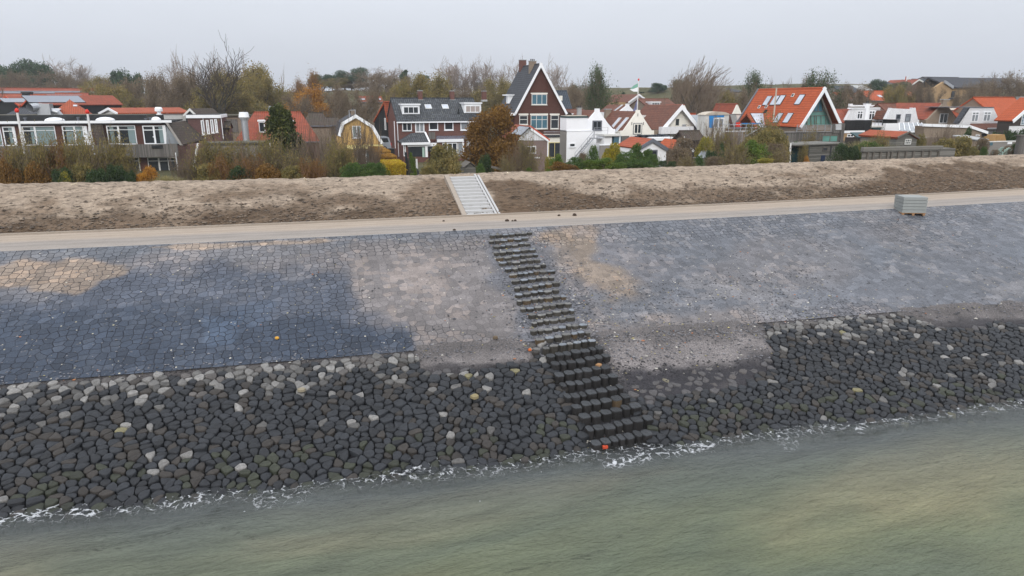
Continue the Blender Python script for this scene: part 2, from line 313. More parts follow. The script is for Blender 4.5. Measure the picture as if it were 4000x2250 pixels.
# linear albedo colours
BLUE=np.array([.029,.042,.066]); BG=np.array([.116,.129,.151]); PALE=np.array([.170,.155,.153]); SAND=np.array([.255,.20,.155]); TAN=np.array([.20,.158,.122]); MAU=np.array([.128,.129,.143]); LGT=np.array([.055,.078,.118])
STEP_T=hit(*P(0,1283,597)); STEP_B=hit(*P(0,1566,1125))
def step_x(Y): return STEP_T.x+(STEP_B.x-STEP_T.x)*(Y-STEP_T.y)/(STEP_B.y-STEP_T.y)
def rev_col(X,Y):
    c=np.zeros(X.shape+(3,))+MAU; out=lambda m,k:None
    def lay(m,k): nonlocal c; c=c*(1-m[...,None])+k*m[...,None]
    ypx=project(X,Y,slope_z(X,Y))
    lay(mask(X,Y,[(-60,590),(1400,560),(1260,640),(900,630),(560,655),(400,640),(-60,668)],14,18,.6,3)*.8,BG)
    lay(mask(X,Y,[(1500,560),(2700,480),(2700,640),(2000,655),(1620,640)],25,40,.4,4)*.6,BG*.95)
    lay(mask(X,Y,[(1750,640),(2700,600),(2700,760),(2250,790),(1500,840),(1420,770),(1600,700)],40,60,.35,5)*.55,BG*.98)
    lay(mask(X,Y,[(890,620),(1240,600),(1330,860),(1260,880),(1080,870),(980,815),(890,805),(880,690)],22,22,.6,6)*.9,PALE)
    lay(mask(X,Y,[(520,600),(1240,590),(1230,660),(700,680),(450,700),(380,650)],20,35,.5,13)*.45,PALE)
    lay(mask(X,Y,[(-80,742),(180,738),(300,688),(560,668),(700,690),(880,700),(892,800),(1010,815),(1050,872),(1000,920),(-80,1010)],42,36,.9,7)*.68,BLUE*1.35)
    lay(mask(X,Y,[(-80,800),(500,760),(640,790),(880,800),(1010,820),(1045,880),(-80,1000)],30,34,.9,8)*.8,BLUE)
    lay(mask(X,Y,[(510,800),(600,800),(605,868),(515,872)],4,5,1.,9)*.9,LGT)
    lay(mask(X,Y,[(560,770),(690,765),(690,812),(600,822)],6,18,1.,10)*.5,LGT)
    lay(mask(X,Y,[(-60,672),(60,655),(330,658),(300,690),(240,715),(195,742),(120,728),(-60,722)],10,22,.8,11)*.85,SAND)
    lay(mask(X,Y,[(380,622),(520,612),(900,600),(900,606),(500,626)],4,6,1,12)*.8,SAND*1.1)
    lay(mask(X,Y,[(1332,588),(1400,572),(1500,585),(1506,640),(1560,690),(1615,745),(1560,760),(1450,700),(1360,640)],32,34,.8,14)*.85,TAN*1.08)
    lay(mask(X,Y,[(1360,590),(1440,600),(1450,650),(1370,632)],12,14,1.,15)*.5,TAN*.8)
    lay(mask(X,Y,[(1462,592),(1500,592),(1498,636),(1465,630)],10,8,1.,16)*.5,TAN*.75)
    lay(mask(X,Y,[(1400,600),(1480,720),(1560,850),(1500,880),(1420,760),(1340,620)],30,25,.7,17)*.5,PALE)
    lay(mask(X,Y,[(1470,800),(1700,800),(1900,770),(1935,880),(1560,925)],22,26,.7,18)*.85,PALE*.92); lay(mask(X,Y,[(1040,850),(1340,850),(1340,925),(1060,925)],16,18,.8,42)*.8,PALE*.9)
    lay(mask(X,Y,[(1900,600),(2300,580),(2100,700),(1800,720)],40,60,.35,19)*.35,PALE)
    d=np.abs(X-step_x(Y)); s=1-smooth(1.1,2.0,d+fbm(X,Y,.9,21)*1.2); lay(s*.8,np.array([.105,.112,.132]))
    j=1-.75*np.clip(mask(X,Y,[(890,620),(1240,600),(1330,860),(980,815),(880,690)],22,22,.6,6)+mask(X,Y,[(1340,600),(2700,560),(2700,760),(1500,860)],60,80,.35,5)+s,0,1)
    j=np.where(Y>Yp0(X)-2.2,1.0,j)
    v=1+.22*fbm(X,Y,.25,31)+.2*fbm(X,Y,1.3,32); c=c*v[...,None]*.90
    return np.concatenate([c,j[...,None]],-1)
def paving_material():
    n=N('block_paving'); v=n.coord(); a=n.attr('Col'); j=a.outputs['Alpha']
    dv=n.n('ShaderNodeVectorMath',{0:v,1:n.n('ShaderNodeVectorMath',{0:n.n('ShaderNodeTexNoise',{'Vector':v,'Scale':1.5,'Detail':2}).outputs[1],3:.25},operation='SCALE').outputs[0]},operation='ADD').outputs[0]
    v2=n.map(dv,(1,1,.0))
    ce=n.n('ShaderNodeTexVoronoi',{'Vector':v2,'Scale':3.0,'Randomness':.62},feature='F1',voronoi_dimensions='2D'); ed=n.n('ShaderNodeTexVoronoi',{'Vector':v2,'Scale':3.0,'Randomness':.62},feature='DISTANCE_TO_EDGE',voronoi_dimensions='2D').outputs[0]
    cr_=n.n('ShaderNodeSeparateColor',{0:ce.outputs['Color']}).outputs[0]
    br=n.noise(v,.45,4,.6); jt=n.ramp(n.math('ADD',ed,n.math('MULTIPLY',n.math('SUBTRACT',n.noise(v,9,3,.7),.5),.05)),[(.010,1),(.050,0)])
    jt=n.math('MULTIPLY',jt,n.math('MULTIPLY',j,n.ramp(br,[(.3,.35),(.55,1)])))
    col=n.mix(1.0,a.outputs[0],n.ramp(cr_,[(0,.80),(1,1.2)]),'MULTIPLY')
    pt=n.ramp(n.math('ADD',n.noise(v,.28,4,.6),n.math('MULTIPLY',n.math('SUBTRACT',n.n('ShaderNodeSeparateColor',{0:ce.outputs['Color']}).outputs[1],.5),.22)),[(.55,0),(.60,1)]); col=n.mix(1.0,col,n.ramp(pt,[(0,(1,1,1,1)),(1,(1.38,1.30,1.22,1))]),'MULTIPLY')
    g=n.noise(v,14,5,.8); g2=n.noise(n.map(v,(1,1,1)),42,3,.8)
    col=n.mix(1.0,col,n.ramp(g,[(.28,.7),(.5,1.0),(.72,1.35)]),'MULTIPLY'); col=n.mix(1.0,col,n.ramp(g2,[(.3,.72),(.7,1.3)]),'MULTIPLY')
    col=n.mix(n.math('MULTIPLY',jt,.85),col,(.010,.013,.024,1))
    sp=n.n('ShaderNodeTexVoronoi',{'Vector':v,'Scale':6.5},feature='F1'); spc=n.n('ShaderNodeSeparateColor',{0:sp.outputs['Color']})
    fl=n.math('MULTIPLY',n.math('LESS_THAN',sp.outputs[0],n.math('MULTIPLY',spc.outputs[1],.26)),n.math('GREATER_THAN',spc.outputs[0],n.math('MULTIPLY_ADD',n.noise(v,.35,2),-.35,1.06)))
    col=n.mix(fl,col,n.ramp(spc.outputs[2],[(0,lin(150,145,120)),(.5,lin(190,185,175)),(1,lin(120,110,70))]))
    h=n.math('ADD',n.math('MULTIPLY',jt,-1.0),n.math('ADD',n.math('MULTIPLY',g,.5),n.math('MULTIPLY',cr_,.15)))
    n.bump(h,.035); return n.done(col,.72,.3)
nxs=arange((-26,-14,1),(-14,40,.2),(40,75,.4),(75,120,2))
grid('revetment_paving',nxs,lambda x:(Yb(x),Yp0(x)+.0),76,lambda X,Y:slope_z(X,Y)+.02*fbm(X,Y,.8,5)*np.clip((Yp0(X)-Y)*2,0,1),paving_material(),rev_col,label='grey blue block paving on the sea side slope')
# bed under the basalt stones, and gravel washed over it
def gravel_cover(X,Y):
    a=mask(X,Y,[(1480,822),(1890,788),(1945,880),(1900,905),(1700,935),(1560,935),(1530,910)],22,22,.8,41)+.5*mask(X,Y,[(1530,905),(1930,890),(1975,925),(1850,965),(1640,995),(1560,985)],26,26,.8,48)
    b=mask(X,Y,[(1040,838),(1335,838),(1330,912),(1180,930),(1060,925)],12,14,.8,42); c=mask(X,Y,[(2200,750),(2700,730),(2700,790),(2350,830)],12,18,.8,43)
    return np.clip(a+b+.8*c,0,1)
DARKG=np.array([.028,.027,.032])
def bed_col(X,Y):
    c=np.zeros(X.shape+(3,))+np.array([.006,.006,.008])
    def lay(m,k): nonlocal c; c=c*(1-m[...,None])+k*m[...,None]
    lay(gravel_cover(X,Y),PALE*1.12); lay(mask(X,Y,[(1540,925),(1930,895),(2000,920),(1850,975),(1600,1010)],24,30,.8,44)*.95,DARKG); lay(mask(X,Y,[(1060,920),(1330,905),(1330,935),(1060,940)],8,10,.8,45)*.8,DARKG)
    lay(mask(X,Y,[(2250,805),(2700,790),(2700,850),(2350,850)],10,14,.8,46)*.9,DARKG)
    lay((1-smooth(.2,1.6,np.abs(Y-Yb(X))+fbm(X,Y,1.1,47)))*.8,PALE*.5)
    lay(1-smooth(.6,1.3,np.abs(X-step_x(Y))+fbm(X,Y,.9,21)),np.array([.03,.031,.036]))
    return np.concatenate([c*(1+.3*fbm(X,Y,1.5,33))[...,None],np.zeros(X.shape+(1,))],-1)
def bed_material():
    n=N('dark_grit'); v=n.coord(); a=n.attr('Col'); g=n.noise(v,16,5,.8); g2=n.noise(v,48,3,.8)
    col=n.mix(1.0,a.outputs[0],n.ramp(g,[(.3,.45),(.5,1.0),(.7,1.8)]),'MULTIPLY'); col=n.mix(1.0,col,n.ramp(g2,[(.3,.7),(.7,1.35)]),'MULTIPLY')
    n.bump(g,.06); return n.done(col,.8)
def bed_z(X,Y): return slope_z(X,Y)+.125*np.exp(-((Y-Yb(X))/.45)**2)*(1-gravel_cover(X,Y))-.16+.17*gravel_cover(X,Y)+.03*fbm(X,Y,2.,6)
grid('revetment_bed',arange((-40,-14,2),(-14,40,.2),(40,75,.6),(75,120,3)),lambda x:(Yw(x)-5,Yb(x)+.3),84,bed_z,bed_material(),bed_col,label='dark grit bed below the basalt stones')
def seabed_mat():
    n=N('seabed_mud'); return n.done(n.ramp(n.noise(n.coord(),.5,5),[(.3,(.05,.055,.045,1)),(.7,(.09,.09,.065,1))]),.9)
grid('seabed',arange((-200,240,8)),lambda x:(x*0-200,Yw(x)-4.9),24,lambda X,Y:np.maximum(slope_z(X,Y)-.2,-2.6),seabed_mat())
# ------------------------------------------------------------------ path, kerb, dike soil
def path_mat():
    n=N('path_surface'); v=n.coord(); a=n.attr('Col'); g=n.noise(n.map(v,(.25,2.6,1)),2.2,5,.6); g2=n.noise(v,9,5,.8)
    col=n.mix(1.0,a.outputs[0],n.ramp(g,[(.25,.84),(.75,1.16)]),'MULTIPLY'); col=n.mix(1.0,col,n.ramp(g2,[(.3,.88),(.7,1.1)]),'MULTIPLY')
    st=n.ramp(n.noise(v,1.1,4,.7),[(.60,0),(.72,.35)]); col=n.mix(st,col,(.20,.165,.135,1)); n.bump(n.math('ADD',g2,n.math('MULTIPLY',g,.5)),.012); return n.done(col,.9,.15)
def path_col(X,Y):
    t=(Y-Yp0(X))/(Yp1(X)-Yp0(X)); a=np.array([.275,.248,.225]); b=np.array([.345,.287,.233])
    m=smooth(.35,.62,t+.12*fbm(X,Y,.3,50)); c=a+(b-a)*m[...,None]; e=smooth(.9,1,t)
    c=c*(1-.12*e[...,None]); 
    for q,wd in ((.2,.05),(.4,.035),(.68,.04),(.83,.04)): c=c*(1-.13*np.exp(-((t-q-.02*np.sin(X*.11+q*9))/wd)**2))[...,None]
    return np.concatenate([c,np.ones(X.shape+(1,))],-1)
grid('path',nxs,lambda x:(Yp0(x)-.02,Yp1(x)-.06),30,lambda X,Y:ZPATH+.06+.012*fbm(X,Y,1,8)-.05*smooth(.94,1.,1-(Y-Yp0(X))/(Yp1(X)-Yp0(X))),path_mat(),path_col,label='sandy concrete path along the dike')
kb=M(); xs=arange((-26,75,1),(75,120,5))
for a,b in zip(xs[:-1],xs[1:]):
    ya,yb=float(Yp1(a)),float(Yp1(b)); z0,z1=ZPATH-.1,ZPATH+.15
    kb.add([(a,ya-.06,z0),(b,yb-.06,z0),(b,yb+.06,z0),(a,ya+.06,z0),(a,ya-.06,z1),(b,yb-.06,z1),(b,yb+.06,z1),(a,ya+.06,z1)],[(4,5,6,7),(0,1,5,4),(2,3,7,6)])
tag(obj('kerb',kb,MT['sandc']),'narrow concrete kerb between the path and the bare soil slope','kerb')
SX0=hit  # placeholder
def soil_col(X,Y):
    Z=gz(X,Y); px,py=project(X,Y,Z); t=np.clip((Y-Yp1(X))/(YC-Yp1(X)),0,1.2)
    c=np.zeros(X.shape+(3,))+np.array([.33,.265,.205]); DB=np.array([.085,.058,.038]); MB=np.array([.16,.112,.076])
    nzv=fbm(X,Y*1.6,.45,60,4); nz2=fbm(X*.5,Y,1.1,61,4)
    def lay(m,k): nonlocal c; c=c*(1-m[...,None])+k*m[...,None]
    def pm(poly,soft,nn,seed): return smooth(-soft,soft,pdist(px,py,poly)+fbm(X,Y,.6,seed)*nn*2)
    lay(np.clip(smooth(.62,.1,t+nzv*.9),0,1)*.8,MB*.8); lay(smooth(.36,.03,t+nz2*.45)*.8,DB)
    lay(smooth(.05,.3,nz2)*.42,MB)
    lay(pm([(1000,500),(1060,450),(1130,450),(1170,550),(980,560)],20,20,62)*.7,MB)
    lay(pm([(1215,440),(1330,450),(1480,478),(1560,520),(1540,545),(1262,545)],14,22,63)*.9,DB*1.35)
    lay(pm([(1480,490),(1600,530),(1700,520),(1600,545),(1500,545)],10,20,64)*.6,DB)
    lay(pm([(2240,430),(2400,415),(2700,400),(2700,480),(2300,495),(2150,512),(2180,470)],16,34,65)*.9,DB*1.25)
    lay(pm([(1560,520),(1900,505),(2200,480),(2250,500),(1900,525),(1560,540)],8,22,66)*.7,DB)
    lay(smooth(.8,1.02,t+.1*fbm(X,Y,.3,67))*.6,np.array([.34,.275,.215]))
    return np.concatenate([c*(1+.25*fbm(X,Y,2.0,68))[...,None],np.ones(X.shape+(1,))],-1)
def soil_mat():
    n=N('bare_soil'); v=n.coord(); a=n.attr('Col'); vm_=n.map(v,(.7,1.3,1.3)); g=n.noise(vm_,3.2,7,.72,.6); g2=n.noise(v,14,4,.8)
    col=n.mix(1.0,a.outputs[0],n.ramp(g,[(.36,.22),(.45,.8),(.60,1.12),(.75,1.32)]),'MULTIPLY'); col=n.mix(1.0,col,n.ramp(g2,[(.3,.75),(.7,1.25)]),'MULTIPLY')
    n.bump(n.math('ADD',g,n.math('MULTIPLY',g2,.3)),.10); return n.done(col,.95,.1)
def soil_z(X,Y):
    e=smooth(0,.5,Y-Yp1(X)); return gz(X,Y)+(.06*fbm(X,Y,.7,70,4)+.08*fbm(X,Y,3.0,71,3)+.05*fbm(X,Y,7.,72,2))*e-.03*e
grid('dike_slope',arange((-30,-18,1),(-18,70,.15),(70,120,1)),lambda x:(Yp1(x)+.05,x*0+YC+3.5),60,soil_z,soil_mat(),soil_col,label='bare sandy soil slope of the dike')
def ground_mat():
    n=N('village_ground'); v=n.coord(); g=n.noise(v,.12,6,.7); g2=n.noise(v,2.5,5,.8)
    col=n.ramp(n.math('MULTIPLY_ADD',g2,.5,n.math('MULTIPLY',g,.6)),[(.3,(.035,.045,.02,1)),(.5,(.07,.07,.035,1)),(.66,(.13,.115,.07,1)),(.8,(.20,.18,.13,1))]); n.bump(g2,.2); return n.done(col,.95,.1)
grid('ground',arange((-400,-60,20),(-60,160,3),(160,700,20)),lambda x:(x*0+YC+2.,x*0+420),180,lambda X,Y:gz(X,Y)-.06+.9*fbm(X,Y,.08,80)*smooth(150,230,Y),ground_mat(),label='village ground and grassy dunes')
n_=N('far_land'); grid('far_ground',arange((-3000,3000,250)),lambda x:(x*0+415,x*0+3500),12,lambda X,Y:gz(X,Y*0+420)-1.5-(Y-415)*.004,n_.done(n_.ramp(n_.noise(n_.coord(),.02,5),[(.3,(.06,.07,.035,1)),(.7,(.16,.15,.08,1))]),.95))
# ------------------------------------------------------------------ water
FOAM=[([(-20,1312),(60,1297),(120,1283),(235,1284)],9,1.0),([(235,1284),(360,1274),(500,1262),(560,1245),(640,1218),(760,1214),(870,1186)],7,.72),([(600,1235),(660,1260),(760,1240)],12,.62),([(940,1210),(1020,1190),(1080,1155),(1150,1145),(1320,1150),(1400,1128)],8,.85),([(1120,1150),(1180,1175),(1300,1165)],9,.6),
  ([(1530,1166),(1640,1145),(1720,1137),(1790,1122)],5,1.15),([(1540,1160),(1700,1120),(1790,1115)],11,.66),([(1880,1100),(1920,1078),(1960,1062)],6,.8),([(1930,1075),(1990,1110)],12,.6),([(2165,1072),(2200,1052),(2245,1038),(2300,1030)],8,1.1),([(2300,1030),(2576,1008)],4,.5)]
def foam_at(X,Y):
    px,py=project(X,Y,X*0); out=np.zeros(X.shape)
    for pts,w_,s in FOAM:
        d=np.full(X.shape,1e9)
        for (x0,y0),(x1,y1) in zip(pts[:-1],pts[1:]):
            x0,y0,x1,y1=[q*S0 for q in (x0,y0,x1,y1)]; ex,ey=x1-x0,y1-y0; t=np.clip(((px-x0)*ex+(py-y0)*ey)/(ex*ex+ey*ey),0,1); d=np.minimum(d,np.hypot(px-x0-t*ex,(py-y0-t*ey)))
        out=np.maximum(out,s*.85*np.exp(-(d/(w_*2.3*S0))**2)+.12*s*np.exp(-(d/(w_*.6*S0))**2))
    return out
FRONT=[([(-80,1452),(120,1408),(300,1375),(480,1330),(560,1280),(760,1240),(900,1215),(1100,1190),(1400,1165),(1500,1160)],10),([(1500,1160),(1700,1142),(1850,1122),(1950,1110),(2060,1095),(2150,1075)],4),([(2150,1075),(2300,1045),(2576,1012)],5),([(1230,1449),(1350,1430),(1480,1400),(1560,1350)],7),([(2100,1100),(2200,1090),(2400,1060)],6),([(640,1360),(560,1330)],6)]
def front_at(X,Y):
    px,py=project(X,Y,X*0); out=np.zeros(X.shape)
    for pts,w_ in FRONT:
        for (x0,y0),(x1,y1) in zip(pts[:-1],pts[1:]):
            x0,y0,x1,y1=[q*S0 for q in (x0,y0,x1,y1)]; ex,ey=x1-x0,y1-y0; t=np.clip(((px-x0)*ex+(py-y0)*ey)/(ex*ex+ey*ey),0,1); out=np.maximum(out,np.exp(-(np.hypot(px-x0-t*ex,py-y0-t*ey)/(w_*S0))**2))
    return out
def water_col(X,Y):
    dep=np.clip(-slope_z(X,Y)+.10*fbm(X,Y,.5,90),0,3)
    fo=np.maximum(foam_at(X,Y),.55*np.exp(-((Y-Yw(X)+.15+.25*fbm(X,Y,.35,98))/.55)**2)*(X>-20)); return np.stack([fo,1-np.exp(-dep*5.0),front_at(X,Y),1-np.exp(-np.clip((Yw(X)-Y-.6*fbm(X,Y,.15,97)),0,30)*.28)],-1)
def water_mat():
    n=N('sea_water'); v=n.coord(); a=n.n('ShaderNodeSeparateColor',{0:n.attr('Col').outputs[0]}); fo,dp,fr=a.outputs[0],a.outputs[1],a.outputs[2]
    big=n.noise(n.map(v,(.5,1.0,1)),.16,3,.5,.6); col=n.ramp(big,[(.38,(.090,.108,.072,1)),(.48,(.114,.128,.076,1)),(.58,(.180,.170,.096,1))])
    col=n.mix(n.ramp(n.attr('Col').outputs['Alpha'],[(.25,1),(.8,0)]),col,(.086,.097,.094,1))
    rip=n.noise(n.map(v,(1.0,2.6,1),(0,0,R(-24))),2.3,4,.6,.4); r2=n.noise(n.map(v,(1,2.2,1),(0,0,R(-24))),8,4,.65)
    col=n.mix(1.0,col,n.ramp(r2,[(.3,.9),(.7,1.12)]),'MULTIPLY'); col=n.mix(1.0,col,n.ramp(n.noise(n.map(v,(.35,1.7,1),(0,0,R(-20))),1.2,5,.6,.5),[(.3,.82),(.7,1.18)]),'MULTIPLY')
    st=n.math('MULTIPLY',fr,n.ramp(n.noise(n.map(v,(1.0,4.5,1),(0,0,R(-24))),1.5,6,.72,1.2),[(.50,0),(.56,1)])); st2=n.ramp(n.noise(n.map(v,(.9,4.5,1),(0,0,R(-20))),.9,7,.75,1.0),[(.688,0),(.71,1)])
    col=n.mix(n.math('MULTIPLY',n.math('MAXIMUM',st,st2),.62),col,(.022,.026,.018,1))  # dark reflection along the ripple fronts, painted into the water colour
    dn=n.n('ShaderNodeTexNoise',{'Vector':v,'Scale':2.2,'Detail':4}).outputs[1]; dv=n.n('ShaderNodeVectorMath',{0:v,1:n.n('ShaderNodeVectorMath',{0:dn,3:.7},operation='SCALE').outputs[0]},operation='ADD').outputs[0]
    ve=n.n('ShaderNodeTexVoronoi',{'Vector':dv,'Scale':3.0},feature='DISTANCE_TO_EDGE').outputs[0]; fn=n.noise(v,5,6,.75)
    web=n.math('ADD',n.math('SUBTRACT',n.math('MULTIPLY',fo,.135),ve),n.math('MULTIPLY',n.math('SUBTRACT',fn,.5),n.math('MULTIPLY',fo,.9)))
    web=n.math('MULTIPLY',n.ramp(web,[(.0,0),(.09,1)]),n.ramp(fo,[(.05,0),(.3,1)]))
    sp=n.n('ShaderNodeTexVoronoi',{'Vector':v,'Scale':5.},feature='F1'); spc=n.n('ShaderNodeSeparateColor',{0:sp.outputs['Color']})
    fl=n.math('MULTIPLY',n.math('LESS_THAN',sp.outputs[0],.13),n.math('GREATER_THAN',spc.outputs[0],n.math('MULTIPLY_ADD',dp,.12,.88)))
    web=n.math('MAXIMUM',web,n.math('MULTIPLY',fl,.7))
    col=n.mix(n.math('MULTIPLY',web,.85),col,(.56,.58,.61,1)); h=n.math('ADD',n.math('ADD',rip,n.math('MULTIPLY',r2,.35)),n.math('MULTIPLY',web,.25))
    n.bump(h,.12,.9); n.set(n.b.inputs['Alpha'],n.math('MAXIMUM',web,n.math('MULTIPLY_ADD',dp,.9,.10,clamp=True))); n.b.inputs['IOR'].default_value=1.33
    return n.done(col,n.math('MULTIPLY_ADD',web,.6,.16),.5)
def wave_z(X,Y):
    d=np.clip(Yw(X)-Y,0,50); return .035*np.sin((Y*.94-X*.3)*2.2+fbm(X,Y,.3,95)*4)*np.exp(-d*.05)+.02*fbm(X,Y,1.5,96)+.03*front_at(X,Y)
WM=water_mat()
# one sheet: fine near the shore, coarse far away (ys non-linear)
xs=arange((-500,-40,40),(-40,-16,3),(-16,36,.12),(36,60,1),(60,600,40))
ys=np.concatenate([np.linspace(-900,-20,12)[:-1],np.linspace(-20,8,20)[:-1],np.linspace(8,14,30)[:-1],np.linspace(14,21.6,76)])
X,Y=np.meshgrid(xs,ys,indexing='ij'); Z=np.where(np.abs(X)<60,wave_z(X,np.maximum(Y,-20)),0); v=np.stack([X,Y,Z],-1).reshape(-1,3); ny=len(ys); i=(np.arange(len(xs)-1)[:,None]*ny+np.arange(ny-1)[None,:]).ravel()
me=bpy.data.meshes.new('sea_water'); me.from_pydata(v.tolist(),[],np.stack([i,i+ny,i+ny+1,i+1],1).tolist()); me.update(); me.materials.append(WM); me.polygons.foreach_set('use_smooth',[True]*len(me.polygons))
ca=me.color_attributes.new('Col','FLOAT_COLOR','POINT'); ca.data.foreach_set('color',water_col(X,Y).reshape(-1,4).astype(np.float32).ravel())
o=bpy.data.objects.new('water',me); C.objects.link(o); tag(o,'green grey turbid sea water lapping the stones',None,None,'structure')
# ------------------------------------------------------------------ basalt stones: Voronoi cells with rounded tops
def cells(pts):
    r=delaunay_2d_cdt([Vector(p) for p in pts],[],[],0,1e-5); vs=[Vector(p) for p in r[0]]; tris=r[2]
    adj=[[] for _ in vs]; cc=[]
    for ti,(a,b,c) in enumerate(tris):
        A,B,Cc=vs[a],vs[b],vs[c]; d=2*(A.x*(B.y-Cc.y)+B.x*(Cc.y-A.y)+Cc.x*(A.y-B.y))
        if abs(d)<1e-9: cc.append((A+B+Cc)/3)
        else: cc.append(Vector(((A.length_squared*(B.y-Cc.y)+B.length_squared*(Cc.y-A.y)+Cc.length_squared*(A.y-B.y))/d,(A.length_squared*(Cc.x-B.x)+B.length_squared*(A.x-Cc.x)+Cc.length_squared*(B.x-A.x))/d)))
        for q in (a,b,c): adj[q].append(ti)
    out=[]
    for i,p in enumerate(vs):
        if len(adj[i])<4: out.append(None); continue
        q=[cc[t] for t in adj[i]]
        if max((x-p).length for x in q)>.6: out.append(None); continue
        q.sort(key=lambda x:math.atan2(x.y-p.y,x.x-p.x)); out.append(q)
    return vs,out
rg=random.Random(7)
rows=[597,610,624,640,653,666,681,695,711,728,744,762,780,797,815,836,856,877,900,921,946,972,1001,1024,1050,1084,1119]   # measured heights of the rows of blocks
rowx=[1281,1285,1289,1296,1302,1311,1320,1331,1338,1350,1356,1361,1370,1383,1392,1396,1412,1426,1439,1452,1464,1477,1491,1514,1535,1551,1563]
ROWY=[hit(a*S0,b*S0).y for a,b in zip(rowx,rows)]
SPC=.305
def dens(x): return SPC
pts=[]; row=0; y=13.6
while y<28:
    x=-16.+(row%2)*SPC*.5
    while x<62:
        far=max(0,(x-34)/28)
        X_=x+rg.uniform(-.38,.38)*SPC*1.2; Y_=y+rg.uniform(-.30,.30)*SPC*.75
        yw,yb=float(Yw(X_)),float(Yb(X_))
        if yw-2.4<Y_<yb+.7 and abs(X_-float(step_x(Y_)))>.98+.12*math.sin(Y_*7): 
            pts.append((X_,Y_))
        x+=SPC*1.24*(1 if rg.random()>.1 else 1.28)
    y+=SPC*.72; row+=1
vs,cl=cells(pts)
GC=gravel_cover(np.array([v.x for v in vs]),np.array([v.y for v in vs]))
def stone(poly,c,X0,Y0,h,tilt,rnd,lo=.30,s=None):
    """one column stone: rounded outline, domed broken top"""
    n=len(poly); pl=[]
    for i in range(n):
        a,b=poly[i],poly[(i+1)%n]
        if (a-b).length<.05: pl.append((a+b)/2); continue
        k=min(.32,.05/(a-b).length+.10); pl+= [a+(b-a)*k,a+(b-a)*(1-k)]
    k=len(pl); V=[]; Fc=[]
    rings=((.97,-lo),(1.0,-.04),(.975,-.012),(.89,.0),(.45,.004))
    s=s or rnd.uniform(.875,.95)
    for q,(m,dz) in enumerate(rings):
        for p in pl:
            e=(p-c)*(m*s); x,y_=c.x+e.x,c.y+e.y; zz=dz+(rnd.uniform(-.012,.012) if q in (2,3,4) else 0)
            V.append((x-X0,y_-Y0,float(0)+zz+h+tilt[0]*e.x+tilt[1]*e.y))
    o=len(V); V.append((c.x-X0,c.y-Y0,h+.015+rnd.uniform(-.01,.02)))
    R_=len(rings)
    for q in range(R_-1):
        for j in range(k): Fc.append((q*k+j,q*k+(j+1)%k,(q+1)*k+(j+1)%k,(q+1)*k+j))
    for j in range(k): Fc.append(((R_-1)*k+j,(R_-1)*k+(j+1)%k,o))
    return V,Fc
def stone_mat():
    n=N('basalt_stone'); v=n.coord(); a=n.attr('Col'); g=n.noise(v,9,5,.75); g2=n.noise(v,32,3,.8)
    col=n.mix(1.0,a.outputs[0],n.ramp(g,[(.3,.6),(.55,1.05),(.75,1.5)]),'MULTIPLY'); col=n.mix(1.0,col,n.ramp(g2,[(.3,.8),(.7,1.25)]),'MULTIPLY')
    n.bump(n.math('ADD',g,n.math('MULTIPLY',g2,.4)),.035); return n.done(col,n.ramp(g,[(.3,.5),(.7,.75)]),.4)
SM=stone_mat()
def stone_color(x,y,rnd,band,wet):
    r=rnd.random(); base=np.array([.0165,.019,.0235])*rnd.uniform(.65,1.35); what='dark'
    if r<.18: base=np.array([.030,.026,.023])*rnd.uniform(.8,1.3); what='brown'
    pb=.025+.66*math.exp(-(band/1.3)**2)
    if rnd.random()<pb: base=np.array([.19,.185,.178])*rnd.uniform(.3,1.15); what='pale'
    elif rnd.random()<.5*math.exp(-(band/.9)**2): base=np.array([.085,.078,.074])*rnd.uniform(.6,1.2); what='greybrown'
    if wet<1.6 and rnd.random()<.16: base=np.array([.028,.032,.021])*rnd.uniform(.7,1.2); what='green'
    if rnd.random()<.004: base=np.array([.17,.155,.085]); what='yellow'
    return base,what
items=[]
gx=np.array([v.x for v in vs]); gy=np.array([v.y for v in vs]); YB=Yb(gx); YW=Yw(gx); SZ=slope_z(gx,gy); PX,PY=project(gx,gy,SZ)
for i,(c,poly) in enumerate(zip(vs,cl)):
    if poly is None: continue
    if (GC[i]>.25 and rg.random()<GC[i]*.96) or c.y>YB[i]-.10: continue
    c=sum(poly,Vector((0,0)))/len(poly); col,what=stone_color(c.x,c.y,rg,abs(YB[i]-c.y),c.y-YW[i])
    if GC[i]>.3: col=col*.6+PALE*.35
    yy=float(slope_z(c.x,c.y)); X0,Y0=c.x,c.y
    sl_=ZPATH/(float(Yp0(c.x))-float(Yw(c.x)))
    t=(rg.uniform(-.12,.12),sl_+rg.uniform(-.14,.10)); V,Fc=stone(poly,c,X0,Y0,rg.uniform(-.035,.035)-.12*GC[i],t,rg)
    items.append((PX[i],PY[i],X0,Y0,yy,V,Fc,col,what))
ins=[k for k,q in enumerate(items) if 8<q[0]<3990 and q[1]<2240 and q[4]>.12]
ins.sort(key=lambda k:math.hypot(items[k][2],items[k][3])); near=set(ins[:300]); NAMES={'dark':'dark grey basalt stone among the nearest in the lower slope','brown':'brownish basalt stone among the nearest in the lower slope','pale':'pale grey stone among the nearest dark basalt stones','greybrown':'mid grey stone among the nearest dark basalt stones','green':'greenish algae tinted basalt stone close to the waterline','yellow':'yellow stained stone among the nearest dark basalt stones'}
big=M(); cols=[]
for k,(px_,py_,X0,Y0,z0,V,Fc,col,what) in enumerate(items):
    if k in near:
        m=M(); m.add(V,Fc); o=obj('basalt_stone',m,SM,None,(X0,Y0,z0),True,np.tile([*col,1],(len(V),1))); tag(o,NAMES[what],'stone','basalt stones set in the lower slope')
    else:
        big.add([(a+X0,b+Y0,c_+z0) for a,b,c_ in V],Fc); cols.append(np.tile([*col,1],(len(V),1)))
